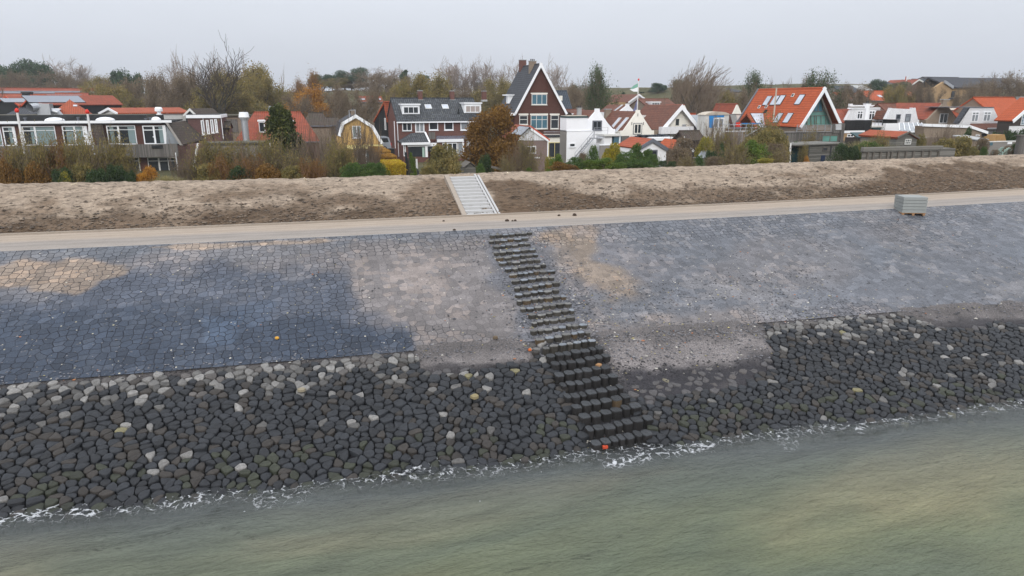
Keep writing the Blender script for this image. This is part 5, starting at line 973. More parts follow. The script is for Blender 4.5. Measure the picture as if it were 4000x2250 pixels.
g=B('orange_lean_house','steep orange roof with a big pale roof window beside the large orange house','house',6,1085,830,90,0); uL,ze=g.at(990,835); uR,_=g.at(1215,835); u2,_=g.at(1175,620,2.5); zr=g.at(1080,617,2.5)[1]; m=M(); m.slab([(uL,-.1,ze),(uR,-.1,ze),(u2,2.5,zr),(uL,2.5,zr)],.2); g.add('roof',m,'orange2'); p=[Vector(v) for v in ((uL,-.1,ze),(uR,-.1,ze),(u2,2.5,zr))]; nn=(p[1]-p[0]).cross(p[2]-p[0]).normalized(); g.planes=[(p[0],nn if nn.z>0 else -nn)]; g.skylight(0,1085,728,2.9,3.3,'dgrey'); g.add('wall',bx(uL,uR-.2,.3,6,-.3,ze-.1),'brickb'); m=M(); m.slab([(uL,5,ze+.4),(u2,5,ze+.4),(u2,2.5,zr),(uL,2.5,zr)],.2); g.add('rear_roof',m,'orange2')
# scaffold with a worker's red jacket / bags
s=B('scaffold','metal scaffold with grey deck and blue board before the white extension','scaffold',6,760,850,85,0); m=M()
for x in (705,1000,560,855):
    u,z=s.at(x,750); m.tube([(u,0,-.3),(u,0,s.at(x,745)[1])],.05,.05,6); m.tube([(u,1.1,-.3),(u,1.1,s.at(x,745)[1])],.05,.05,6)
s.add('uprights',m,'metal'); m=M()
for y in (765,808): a_,c_=s.at(560,y),s.at(1010,y-6); m.tube([(a_[0],0,a_[1]),(c_[0],0,c_[1])],.04,.04,5)
a_,c_=s.at(850,905),s.at(1030,800); m.tube([(a_[0],0,a_[1]),(c_[0],0,c_[1])],.08,.08,5); s.add('rails',m,'metal'); s.box('deck','concw',540,845,1000,853,-.05,1.1); s.box('blue_board','blue',805,742,1045,752,-.12,-.06)
s.add('ladder',M().tube([s_l for s_l in [(s.at(755,850)[0],-.1,-.3),(s.at(755,850)[0],-.1,s.at(755,850)[1])]],.03,.03,4).tube([(s.at(800,850)[0],-.1,-.3),(s.at(800,850)[0],-.1,s.at(800,850)[1])],.03,.03,4),'metal')
m=M(); zt=s.at(780,850)[1]
for i in range(9): m.tube([(s.at(755,850)[0],-.1,zt-.35*i),(s.at(800,850)[0],-.1,zt-.35*i)],.02,.02,4)
s.add('rung',m,'metal')
b=B('folding_chair','red chair standing on the scaffold deck','chair',10,795,685,85.3,0); z0=b.at(795,680)[1]; r0=.42
b.add('seat',bx(-.28,.28,.2,.65,z0+.42,z0+.47),'red'); b.add('backrest',bx(-.28,.28,.62,.68,z0+.47,z0+.95),'red')
for x in (-.25,.22): 
    for y in (.22,.62): b.add('leg',bx(x,x+.04,y,y+.04,z0+.02,z0+.42),'dgrey')
# large orange roofed house
o_=B('orange_glass_gable_house','large house with bright orange roof and tall green glazed white gable','house',7,328,600,86,0); pr=[o_.at(x,y) for x,y in ((22,782),(325,300),(532,748))]
o_.profile(pr,10.9,None,'orange',ov=.9,barge='white',bw=.36,eave=.2); o_.add('body',M().prism([(pr[0][0]+.25,-.3),(pr[0][0]+.25,pr[0][1]-.1),(pr[1][0],pr[1][1]-.45),(pr[2][0]-.25,pr[2][1]-.1),(pr[2][0]-.25,-.3)],.25,10.8),'brickb')
gl_=lambda x,y:o_.at(x,y,.2)
o_.poly('glazing','glassg',[(90,765),(160,640),(240,470),(300,395),(325,360),(375,560),(480,762)],.14,.24); o_.poly('upper_glazing','glassgb',[(170,600),(240,475),(300,400),(322,372),(372,598)],.12,.139)
m=M()
for a_,c_ in (((245,440),(245,600)),((308,395),(308,600)),((165,603),(372,598)),((150,655),(420,645)),((165,655),(165,760)),((218,655),(218,760)),((262,655),(262,760)),((285,655),(285,760)),((345,655),(345,760)),((405,655),(405,760)),((360,420),(365,600))):
    A_,C_=o_.at(*a_,.1),o_.at(*c_,.1); m.tube([(A_[0],.09,A_[1]),(C_[0],.09,C_[1])],.045,.045,4)
o_.add('glazing_bars',m,'wallpost'); m=M()
for (x0,y0),(x1,y1) in (((480,748),(322,345)),): A_,C_=o_.at(x0,y0,-.4),o_.at(x1,y1,-.4); m.tube([(A_[0],-.3,A_[1]),(C_[0],-.3,C_[1])],.14,.14,4)
o_.add('timber_strut',m,'wallpost')
for x,y in ((1120,463),(1212,460),(1287,455),(1527,450),(1255,680),(1380,680)): 
    o_.k=6; o_.skylight(0,x,y,1.05,1.45,'dgrey')
for x,y in ((1018,541),(1107,538),(1441,395)): o_.skylight(0,x,y,.45,.45,'offwhite','roof_vent','dgrey')
for x,y in ((1087,597),(1105,597)): o_.skylight(0,x,y,.22,.5,'black','roof_vent','black')
fl=o_.onplane(1197,690,*o_.planes[0]); zt=o_.atu(1225,300,fl.x)[1]; o_.add('flue_pipe',M().tube([fl-Vector((0,0,.3)),fl+Vector((0,0,.5)),(fl.x,fl.y,zt)],.10,.09,8,True),'beige')
o_.k=7
m=M().slab([(pr[0][0]-.35,11.8,pr[0][1]-.1),(pr[1][0],11.8,pr[1][1]+.14),(pr[1][0],12.1,pr[1][1]+.14),(pr[0][0]-.35,12.1,pr[0][1]-.1)],.3); o_.add('rear_barge',m,'grey')
vb=-1.6; m=M()
for y in (768,782,797,812,826): A_,C_=o_.at(42,y,vb),o_.at(475,y-4,vb); m.tube([(A_[0],vb,A_[1]),(C_[0],vb,C_[1])],.025,.025,4)
for x in (48,135,160,245,480,300,400): A_,C_=o_.at(x,765,vb),o_.at(x,850,vb); m.tube([(A_[0],vb,A_[1]),(A_[0],vb,C_[1])],.05,.05,4)
o_.add('balcony_rail',m,'metal'); o_.box('balcony_deck','plankg',-20,852,520,868,vb,.2)
# planked base
tb=B('timber_annex','weathered grey timber wall and annex with wide green glass window','annex',7,330,930,76,0); u0=tb.at(-320,930)[0]; u1=tb.at(605,930)[0]; zt=tb.at(200,862)[1]; tb.add('wall',bx(u0,u1,0,1.4,-.3,zt),'plankg'); tb.add('roof_edge',bx(u0-.1,u1+.1,-.08,1.4,zt,zt+.06),'plankg'); tb.win(352,892,555,985,2,1,0,'wallpost','glassg','window',.1)
tb.box('corner_post','plankg',600,748,636,990,-.25,.3); tb.box('screen','plankg',500,752,600,870,-.1,.1); 
for i in range(5): tb.box('louvre','white',536,762+i*14,604,770+i*14,-.2,-.11)
# front timber shed
ts=B('timber_shed','weathered grey flat timber shed with a small dark window near the crest','shed',7,300,1100,66,10); u0,_=ts.at(190,1100); u1,_=ts.at(600,1100); zt=ts.at(400,1015)[1]; ts.add('wall',bx(u0,u1,0,3,-.3,zt),'plankh'); ul_,_=ts.at(70,1100,2.2); ts.add('side_bay',bx(u0-1.9,u0-.01,1.2,3,-.3,zt-.05),'plankg')
ts.add('roof',bx(u0-2.1,u1+.2,-.2,3.2,zt,zt+.12),'plankh'); ts.win(360,1045,425,1096,1,1,0,'wallpost','glass','window',.05); ts.box('dark_post','dgrey',180,1035,198,1160,-.08,.0); ts.box('dark_post','dgrey',463,1030,476,1180,-.06,0); ts.box('notice','white',110,1035,130,1055,1.1,1.19)
b=B('covered_bin','dark teal tarpaulin cover standing beside the timber shed','cover',13,1110,760,66,0); u0,_=b.at(960,760); u1,_=b.at(1260,760); zt=b.at(1110,605)[1]; b.add('cover',M().prism([(u0,-.3),(u0,zt-.15),(u0+.15,zt),(u1-.3,zt+.08),(u1,zt-.1),(u1,-.3)],0,.9),'teal')
b=B('blue_chair','dark blue garden chair back beside the timber shed','chair',7,375,1190,65,0); u0,_=b.at(347,1190); u1,_=b.at(395,1190); zt=b.at(370,1150)[1]; b.add('backrest',bx(u0,u1,0,.06,zt-.75,zt),plain('navy',(.02,.035,.08,1))); b.add('seat',bx(u0,u1,-.5,0,zt-.85,zt-.78),'dgrey')
# ------------------------------------------------------------------ 7 white mansard houses
w1=B('mansard_house','white upright clad house with two tall windows and a black roof terrace','house',7,890,640,98,0); w1.poly('wall','plankwv',[(655,710),(735,560),(1085,556),(1135,700),(1135,715)],0,.5); w1.poly('body','redt',[(665,708),(742,572),(1078,568),(1125,708)],.5,6.5); w1.poly('roof_trim','white',[(725,562),(735,550),(1088,548),(1098,560)],-.15,.6)
w1.add('lower_wall',bx(w1.at(640,760)[0],w1.at(1140,760)[0],.02,7,-.3,w1.at(890,712)[1]),'brickb'); w1.win(795,588,868,695,2,1,0,'white','glass','window',.12,top=.3); w1.win(942,585,1018,705,2,1,0,'white','glass','window',.12,top=.3)
w1.box('chimney_breast','white',905,518,948,708,-.25,-.0); w1.chimney(w1.at(927,510,.3)[0],.3,w1.at(927,520)[1],w1.at(927,500)[1],.8,.6,'white',2); w1.box('rear_parapet','white',715,516,1125,535,7.1,7.5); w1.box('parapet_end','white',1105,498,1138,580,7.0,7.4); w1.box('parapet_end','white',712,500,744,535,7.0,7.4)
m=M(); sl_=[w1.at(x,y,v) for x,y,v in ((510,578,2.5),(722,575,2.5),(655,735,0),(600,735,0))]; m.slab([(sl_[0][0],2.5,sl_[0][1]),(sl_[1][0],2.5,sl_[1][1]),(sl_[2][0],-.1,sl_[2][1]),(sl_[3][0]-.6,-.1,sl_[3][1])],.2); w1.add('tiled_roof',m,'redt')
w1.box('terrace_screen','plankbk',640,705,972,838,-2.6,-2.5); w1.box('terrace_screen','plankbk',1120,696,1345,768,-2.6,-2.5); w1.box('terrace_panel','teal',995,795,1090,855,-2.4,-2.3)
m=M()
for x in (985,1030,1075,1118): A_,C_=w1.at(x,712,-2.55),w1.at(x,772,-2.55); m.tube([(A_[0],-2.55,A_[1]),(A_[0],-2.55,C_[1])],.03,.03,4)
for y in (712,735,752): A_,C_=w1.at(975,y,-2.55),w1.at(1120,y-2,-2.55); m.tube([(A_[0],-2.55,A_[1]),(C_[0],-2.55,C_[1])],.02,.02,4)
w1.add('terrace_rail',m,'metal'); w1.box('terrace_deck','offwhite',965,775,1335,795,-2.6,-.1); w1.box('white_beam','white',1085,800,1330,850,-2.0,-1.9); w1.win(1130,812,1235,838,2,1,-2.0,'white','glass','window',.06)
w1.box('low_fascia','white',640,838,895,868,-3.6,-3.4); w1.box('low_wall','brickt',625,868,890,960,-3.5,-2.6); w1.win(670,880,752,950,2,2,-3.52,'white','glass','window',.1); w1.box('under_terrace','black',900,800,1095,900,-2.3,-2.2)
b=B('white_gable_fin','narrow white sloping wall right of the glazed gable','wall',7,470,600,97,0); b.poly('wall','white',[(462,555),(503,555),(612,748),(520,752)],0,.3)
b=B('lean_to','dark green lean-to roof in front of the black terrace','outbuilding',7,940,890,78,0); u0,_=b.at(800,915); u1,_=b.at(1030,915); m=M().slab([(u0,-.1,b.at(900,918)[1]),(u1+.4,-.1,b.at(900,915)[1]),(u1+.9,2.2,b.at(1000,855,2.2)[1]),(u0+1,2.2,b.at(1000,855,2.2)[1])],.12); b.add('roof',m,'teal'); b.add('wall',bx(u0+.2,u1,.1,2,-.3,b.at(900,918)[1]-.1),'plankd')
pole(7,988,690,968,960,74,'thin green grey lamp post before the black terrace',.05,None,'post','barkg')
w2=B('mansard_house','white mansard house with two differing windows above the glass roof','house',7,1380,640,96,0); w2.poly('wall','plankwv',[(1160,695),(1160,690),(1220,572),(1225,552),(1258,558),(1495,568),(1497,550),(1535,550),(1540,590),(1565,700),(1580,702),(1578,745),(1340,748),(1340,700)],0,.5); w2.poly('body','brownt',[(1180,700),(1235,585),(1530,582),(1560,700)],.5,6); w2.win(1288,632,1342,695,1,1,0,'grey','glass',fw=.1); w2.win(1403,628,1468,725,1,1,0,'grey','glassl',fw=.1,top=.35); w2.add('lower_wall',bx(w2.at(1165,760)[0],w2.at(1580,760)[0],.05,7,-.3,w2.at(1380,745)[1]),'whiter')
# glass roof
gr=B('glass_roof_extension','white framed glass lean-to roof below the mansard house','conservatory',8,215,800,90,0); A0=[gr.at(x,y,v) for x,y,v in ((45,838,0),(375,852,0),(322,742,2.6),(60,742,2.6))]; P4=[(A0[0][0],0,A0[0][1]),(A0[1][0],0,A0[1][1]),(A0[2][0],2.6,A0[2][1]),(A0[3][0]-.3,2.6,A0[3][1])]; gr.add('glass_roof',M().slab(P4,.05),'glassl'); m=M()
for i in range(6): f=i/5; a_=Vector(P4[0]).lerp(Vector(P4[1]),f); c_=Vector(P4[3]).lerp(Vector(P4[2]),f); m.tube([a_+Vector((0,0,.04)),c_+Vector((0,0,.04))],.055,.055,4)
gr.add('glazing_bars',m,'white'); gr.box('gutter_beam','white',-10,846,380,860,-.1,.1); gr.box('glass_wall','glass',200,862,370,915,.05,.2); gr.box('corner_post','white',280,860,298,935,-.05,.04); gr.box('wall','whiter',375,840,550,920,.4,3)
# red roof shed in front
s3=B('board_shed','grey board shed with orange roof and white barred window','shed',8,160,960,68,0); pr=[s3.at(x,y) for x,y in ((10,925),(145,862),(265,932))]; s3.profile(pr,4.6,'plankh','orange2',ov=.2,barge='wallpost',bw=.16,eave=.15); s3.win(108,942,185,1012,3,2,0,'offwhite','glass','window',.08)
s3.k=7; s3.k=8
# timber windbreak and box
tf=B('timber_windbreak','long weathered timber panel fence with posts and capping near the crest','fence',8,560,1120,61,0); u0,_=tf.at(-420,1120); u1,_=tf.at(550,1120); zt=tf.at(560,1082)[1]; tf.add('panels',bx(u0,u1,.0,.08,-.3,zt-.02),'plankh'); tf.add('capping',bx(u0-.1,u1+.1,-.18,.16,zt-.02,zt+.38),'plankh')
for x in (-360,-290,-200,-110,-60,25,120,213,325,422,528): u,_=tf.at(x,1120); tf.add('post',bx(u-.09,u+.09,-.14,-.003,-.3,zt-.02),'wallpost')
tf.box('end_box','plankh',553,1062,740,1180,-.2,3.0,ground=True)
# ------------------------------------------------------------------ 8 right edge houses
g=simple_side('brown_tile_house','long red brown tiled roof with one skylight behind the buff gable',8,50,745,620,505,101,9,'brownt','brickb',gutter='grey'); g.skylight(0,402,588,1.1,1.5)
b=dutch('buff_gable_house','buff brick gabled house with white framed window and chimney top',8,[(375,770),(375,700),(408,690),(590,505),(592,460),(640,460),(642,505),(762,692),(785,697),(785,770)],[(385,700),(618,498),(775,695)],96,9,'redt','brickb'); b.win(545,622,646,745,2,1,0,'white','glass',fw=.08,sill='conc'); b.add('lower_wall',bx(b.at(375,770)[0],b.at(785,770)[0],.02,8,-.3,b.at(580,765)[1]),'brickb'); b.chimney(b.at(616,455,.2)[0],.2,b.at(616,475)[1],b.at(616,450)[1],1.0,.5,'brickb',0)
g=simple_side('orange_link_house','orange roof between the buff gable and the white clapboard house',8,690,700,900,585,104,6,'orange2','offwhite',gutter='grey'); g.box('white_ridge_wall','cream',680,555,905,580,2.5,3.2)
w3=B('clapboard_house','white clapboard mansard house with two tall windows and brown porch roof','house',8,1040,660,92,0); w3.poly('wall','plankw',[(790,765),(938,548),(1225,545),(1310,735),(1310,765)],0,.5); m=M(); 
a_,c_=w3.at(795,752,-.1),w3.at(935,548,-.1); m.prism([(a_[0]-.35,a_[1]),(c_[0]-.35,c_[1]),(c_[0]+.03,c_[1]+.05),(a_[0]+.03,a_[1]+.05)],-.1,.6); w3.add('left_slope',m,'slate'); w3.win(947,600,1037,728,2,1,0,'white','glassl','window',.12,top=.28); w3.win(1095,598,1188,725,2,1,0,'white','glassl','window',.12,top=.28); w3.add('roof_trim',bx(w3.at(930,545)[0],w3.at(1230,545)[0],-.12,7,w3.at(1080,548)[1],w3.at(1080,541)[1]),'grey')
m=M(); q_=[w3.at(x,y,v) for x,y,v in ((1010,830,-1.6),(1368,800,-1.6),(1300,745,-.05),(935,750,-.05))]; m.slab([(q_[0][0],-1.6,q_[0][1]),(q_[1][0],-1.6,q_[1][1]),(q_[2][0],-.05,q_[2][1]),(q_[3][0],-.05,q_[3][1])],.14); w3.add('porch_roof',m,'brownt'); w3.box('porch_fascia','white',1165,802,1380,820,-1.7,-1.55); w3.box('porch_wall','whiter',1180,820,1372,900,-1.4,-.1); w3.win(1225,840,1320,885,2,1,-1.42,'white','glassl','window',.08); w3.add('lower_wall',bx(w3.at(790,770)[0],w3.at(1310,770)[0],.03,7,-.3,w3.at(1050,762)[1]),'brickb')
# long low wing with white roof edge
b=B('brick_wing','low buff brick wing with long sloping white roof edge','outbuilding',8,700,800,84,0); b.poly('wall','brickb',[(350,780),(920,792),(1075,860),(1075,920),(350,920)],0,1.3); m=M()
for (x0,y0),(x1,y1) in (((340,765),(925,785)),((920,783),(1150,862))): A_,C_=b.at(x0,y0,-.1),b.at(x1,y1,-.1); m.prism([(A_[0],A_[1]+.14),(C_[0],C_[1]+.14),(C_[0],C_[1]-.18),(A_[0],A_[1]-.18)],-.2-.002*x0/100,-.0)
b.add('roof_edge',m,'white'); b.box('dark_opening','black',1078,875,1150,905,.2,.4); b.win(1000,888,1045,908,1,1,0,'white','glass',fw=.06)
# right edge orange house and black gable
g=simple_side('bright_orange_house','large bright orange roofed house at the right edge',8,1290,690,1800,430,101,9,'orange','brickb',gutter='grey'); g.skylight(0,1257,575,.9,1.1) if False else None; g.chimney(g.at(1560,425,4.5)[0],4.5,g.at(1560,440,4.5)[1]-.5,g.at(1560,418,4.5)[1],.8,.6,'conc',0)
k=B('black_gable_house','black boarded gable with white bargeboards cut by the right edge','house',8,1600,700,86,0); pr=[k.at(x,y) for x,y in ((1440,705),(1760,430),(2080,705))]; k.profile(pr,1.6,'plankd','orange',ov=.4,barge='white',bw=.4); k.win(1577,615,1660,768,3,4,0,'white','glassgb','window',.06); k.add('lower_wall',bx(pr[0][0],pr[2][0],-.05,.0,-.3,k.at(1550,780)[1]),'plankw')
# garden: reed roof, chairs, mats
b=B('reed_screen','dry reed topped garden wall behind the pale garden chairs','wall',11,1400,600,72,0); u0,zt=b.at(780,520); u1,_=b.at(2120,580); b.add('wall',bx(u0,u1,0,.2,-.3,zt-.15),'greyrender'); b.add('coping',bx(u0,u1,-.06,.26,zt-.15,zt-.05),'offwhite'); ua,ub_=b.at(1100,480,1)[0],b.at(1600,480,1)[0]; b.add('reed_bundle',M().prism([(ua,zt-.3),(ua+.3,zt+.5),(ub_-.5,zt+.55),(ub_,zt-.3)],1,2.2),'thatch')
b.box('blue_window','glassgb',905,535,1020,705,-.05,-.003); b.box('hanging_fringe','white',1620,570,1795,650,-.06,-.003); b.box('round_frame','white',1995,610,2120,780,-.08,-.003)
b=B('garden_shed','small lean-to shed with pale roof and glazed door in the right garden','shed',11,450,600,71,0); u0,_=b.at(230,600); u1,_=b.at(770,600); z1=b.at(500,330)[1]; z2=b.at(500,450)[1]; b.add('roof',M().slab([(u0,-.2,z2),(u1,-.2,z2),(u1,2.5,z1),(u0,2.5,z1)],.1),'conc'); b.add('wall',bx(u0+.1,u1-.1,0,2.4,-.3,z2-.08),'brickb'); b.win(355,700,520,890,1,1,-.0,'lightgreen','glass','door',.14); b.box('yellow_wall','bricky',790,350,1005,510,2.6,3)
b=B('timber_gate_post','tall weathered timber post wall cut by the right edge','fence',8,1590,1000,66,0); u0,_=b.at(1555,1000); b.add('wall',bx(u0,u0+3,0,.4,-.3,b.at(1590,905)[1]),'plankg'); b.add('cap',bx(u0-.1,u0+3,-.08,.5,b.at(1590,905)[1],b.at(1590,900)[1]+.05),'wallpost')
def adirondack(x,y,D,label,rz):
    b=B('garden_chair',label,'chair',11,x,y,D,rz,None,'pale garden chairs'); z=b.at(x,y)[1]-.8; b.e.location.z=b.zg; 
    for i in range(5):
        c=(i-2)*.13; hh=1.05-.035*(i-2)**2*1.3; b.add('back_slat',M().slab([(c*.85-.05,.50,z+.35),(c*.85+.05,.50,z+.35),(c*1.25+.06,.80,z+hh),(c*1.25-.06,.80,z+hh)],.03),'mint')
    b.add('seat',M().slab([(-.3,0,z+.42),(.3,0,z+.42),(.27,.52,z+.30),(-.27,.52,z+.30)],.04),'mint')
    for s__ in (-1,1): b.add('armrest',bx(s__*.32-.06,s__*.32+.06,-.08,.62,z+.58,z+.62),'mint'); b.add('leg',bx(s__*.32-.03,s__*.32+.03,-.02,.06,z-1.6,z+.58),'mint'); b.add('leg',bx(s__*.32-.03,s__*.32+.03,.5,.58,z-1.6,z+.58),'mint')
adirondack(1135,850,69,'pale mint wooden garden chair, the left one on the right garden lawn',170); adirondack(1405,870,67.5,'pale mint wooden garden chair with full high back, the right one',165)
# greenhouse / bench and small garden things in the middle
g=B('broken_greenhouse','tilted old glass greenhouse roof among the middle garden bushes','greenhouse',6,330,1130,68,-15); q_=[g.at(x,y,v) for x,y,v in ((225,1180,0),(350,1180,0),(440,1090,1.8),(300,1080,1.8))]; g.add('glass_roof',M().slab([(q_[0][0],0,q_[0][1]),(q_[1][0],0,q_[1][1]),(q_[2][0],1.8,q_[2][1]),(q_[3][0],1.8,q_[3][1])],.05),'glassl'); g.add('timber_edge',M().tube([(q_[1][0],0,q_[1][1]),(q_[2][0],1.8,q_[2][1])],.08,.08,4,True),'thatch'); g.add('wall',bx(q_[0][0],q_[1][0],.1,1.6,-.3,q_[0][1]-.05),'wallpost')
leaning(6,560,975,618,1015,72,.12,'white painted board lying across the bare bushes left of the big shrub','pole','board')
sh=B('slatted_shed','small grey slatted garden shed next to the round olive bush','shed',4,235,1210,55,0); u0,_=sh.at(170,1210); u1,_=sh.at(290,1210); zt=sh.at(230,1165)[1]; um=(u0+u1)/2; sh.profile([(u0,zt-.25),(um,zt+.1),(u1,zt-.25)],1.6,'plankh','wallpost',ov=.12,th=.05,eave=.1)
fe=B('wicker_fence','grey woven wooden fence panels behind the olive bush','fence',4,240,1050,66,25); 
for i,(x0,y0,x1,y1) in enumerate(((185,1000,235,1075),(235,1010,292,1110))): fe.box('fence_panel','plankh',x0,y0,x1,y1+60,.04*i,.04*i+.06)
for x in (183,236,294): fe.box('post','wallpost',x-4,995,x+4,1170,-.08,-.003)
df=B('dark_fence','dark boarded garden fence with white pole frame beside the clipped hedge','fence',12,1270,900,58,10); df.box('fence_panel','plankd',1140,790,1400,1320,0,.08,ground=True)
df.box('fence_post','black',1090,600,1135,1050,-.1,.1,ground=True); m=M()
for a_,c_ in (((1415,810),(1425,1100)),((1437,810),(1460,1115))): A_,C_=df.at(*a_,-.3),df.at(*c_,-.3); m.tube([(A_[0],-.3,A_[1]),(C_[0],-.3,C_[1])],.045,.045,5)
df.add('white_frame',m,'pole'); m=M(); A_,C_=df.at(1440,1120,-.5),df.at(1690,1335,-1.5); m.prism([(A_[0],-.3),(A_[0],A_[1]),(C_[0],C_[1]),(C_[0],-.3)],-.6,-.5); df.add('low_wall',m,'dgrey')
b=B('bench_plank','old tilted timber plank lying under the autumn tree','plank',4,530,1200,52,0); A_,C_=b.at(448,1190),b.at(640,1238); b.add('plank',M().tube([(A_[0],0,A_[1]),(C_[0],.2,C_[1])],.12,.12,4,True),'wallpost')
# ------------------------------------------------------------------ far hill houses
g=simple_side('far_orange_house','long bright orange roof below the dune, centre of the far right row',7,980,458,1620,345,175,9,'orange','brickb',gutter='grey'); 
for x in (1085,1180): g.skylight(0,x,405,1.2,1.2,'conc')
simple_side('far_orange_house','shorter bright orange roof left of the long one below the dune',7,640,445,770,362,178,8,'orange','brickb',gutter='grey')
for xl,ye,xr,yr,D,rf,lab in ((598,350,860,285,200,'slateb','dark blue roofed house on the dune behind the orange roofs'),(840,330,990,272,205,'conc','pale flat house on the dune beside the dark blue roof'),(1190,262,1330,236,215,'slateb','blue grey roof showing above the dune pines')):
    simple_side('dune_house',lab,7,xl,ye,xr,yr,D,8,rf,'greyrender',gutter='grey')
g=B('dune_gable_house','red brick gabled house with pale bargeboards on the dune','house',8,280,240,215,0); pr=[g.at(x,y) for x,y in ((190,255),(275,195),(400,262))]; g.profile(pr,10,'brickd','redt',ov=.5,barge='offwhite',bw=.4)
simple_side('dune_roof_house','blue grey hipped roof between the red gable and the dark ridge',8,360,255,530,195,220,10,'slateb','brickb',gutter='grey')
g=B('dune_roof_block','long dark grey roofed hall on the dune skyline','hall',8,700,200,225,0); uL,ze=g.at(520,235); uR,_=g.at(985,215); g.sideroof(uL,uR,ze,uL,uR,g.at(750,172,6)[1],12,'greyrender','slate',gutter='grey')
g=B('tan_brick_hall','tan brick building with grey gable roof edge on the right hill','hall',8,600,400,175,0); pr=[g.at(x,y) for x,y in ((480,300),(600,222),(705,292))]; g.add('gable',M().prism([(pr[0][0],-8),pr[0],pr[1],pr[2],(pr[2][0],-8)],0,.6),'brickt'); g.add('wall',bx(pr[2][0],g.at(1330,300,.2)[0],.3,9,-8,g.at(1000,292)[1]),'brickt')
m=M(); u2=g.at(1460,220,4.5)[0]; m.slab([(pr[2][0]-.2,-.4,pr[2][1]),(u2,-.4,pr[2][1]),(u2,4.8,pr[1][1]+1.2),(pr[1][0],4.8,pr[1][1]+1.2)],.3); m.slab([(pr[1][0],4.8,pr[1][1]+1.2),(u2,4.8,pr[1][1]+1.2),(u2,10,pr[2][1]),(pr[2][0]-.2,10,pr[2][1])],.3); g.add('roof',m,'slate'); m=M(); 
for (ua,za),(ub_,zb) in ((pr[1],pr[2]),): m.prism([(ua,za+.3),(ub_,zb+.3),(ub_,zb-.4),(ua,za-.4)],-.5,0)
g.add('barge_board',m,'metal'); g.win(698,340,740,420,2,1,0,'dgrey','glass','window',.15); g.box('balcony','dgrey',690,425,820,440,-.6,0)
g=B('far_grey_roof','distant low grey roof on the dune behind the bare tree','house',6,710,340,240,0); uL,ze=g.at(590,345); uR,_=g.at(830,345); g.sideroof(uL,uR,ze,uL+3,uR-3,g.at(700,310,4)[1],8,'brickb','slate',gutter='grey')
b=B('lattice_mast','thin red and white lattice mast leaning against the sky on the dune','mast',8,122,240,218,0); A_,C_,E_=b.at(116,225),b.at(126,155),b.at(172,152); b.add('mast',M().tube([(A_[0],0,A_[1]-4),(C_[0],0,C_[1])],.18,.12,4,True),'redverge'); b.add('stay',M().tube([(A_[0],0,A_[1]),(E_[0],0,E_[1])],.13,.1,4,True),'offwhite')
# ------------------------------------------------------------------ vegetation
def leafmesh(name,pts,size,mat,seed=0,asp=.6,up=0.,dens_norm=None):
    r=np.random.RandomState(seed); p=np.asarray(pts,float); n=len(p)
    a=r.normal(size=(n,3)); a[:,2]*=(1-up*.7); a/=np.linalg.norm(a,axis=1)[:,None]; b=r.normal(size=(n,3)); b-= (b*a).sum(1)[:,None]*a; b/=np.linalg.norm(b,axis=1)[:,None]
    s=size*r.uniform(.6,1.35,(n,1)); a*=s; b*=s*asp; v=np.stack([p-a,p+b*.9,p+a,p-b],1).reshape(-1,3)
    me=bpy.data.meshes.new(name); me.vertices.add(n*4); me.vertices.foreach_set('co',v.ravel()); me.loops.add(n*4); me.loops.foreach_set('vertex_index',np.arange(n*4)); me.polygons.add(n); me.polygons.foreach_set('loop_start',np.arange(n)*4); me.update(calc_edges=True)
    me.materials.append(mat); return me
def grow(tm,cm,tips,p,d,L,r,lv,rg_,P_,maxlv):
    n=max(3,int(P_.get('seg',4))); path=[p.copy()]; q=p.copy(); dd=d.copy()
    for i in range(n):
        dd=(dd+Vector((rg_.gauss(0,1),rg_.gauss(0,1),rg_.gauss(0,1)))*P_['gn']+Vector((0,0,P_['up']*(1 if lv else .3)))+Vector(P_.get('wind',(0,0,0)))*(.06*lv)).normalized(); q=q+dd*(L/n); path.append(q.copy())
    r1=r*P_['tap']; r=max(r,P_['mn']); (tm if lv<P_['trunklv'] else cm).tube(path,r,max(r1,P_['mn']*.7),5 if lv<2 else 3)
    if lv>=maxlv: tips.append(q.copy()); tips.append(path[len(path)//2].copy()); return
    k=P_['nc'][min(lv,len(P_['nc'])-1)]
    for i in range(k):
        f=P_['st'][min(lv,len(P_['st'])-1)]; f=f+(1-f)*(i+rg_.random())/k; j=min(int(f*n),n-1); b=path[j].lerp(path[j+1],f*n-j)
        ax=(path[j+1]-path[j]).normalized(); o=ax.orthogonal().normalized(); s2=ax.cross(o); a=rg_.uniform(0,6.283); an=R(P_['an'][min(lv,len(P_['an'])-1)])*rg_.uniform(.7,1.25)
        nd=(ax*math.cos(an)+(o*math.cos(a)+s2*math.sin(a))*math.sin(an)).normalized()
        grow(tm,cm,tips,b,nd,L*P_['lr']*rg_.uniform(.75,1.15)*(1-.35*f if lv==0 and P_.get('cone') else 1),r*P_['rr']*(1-.4*f),lv+1,rg_,P_,maxlv)
    if lv>0: tips.append(q.copy())
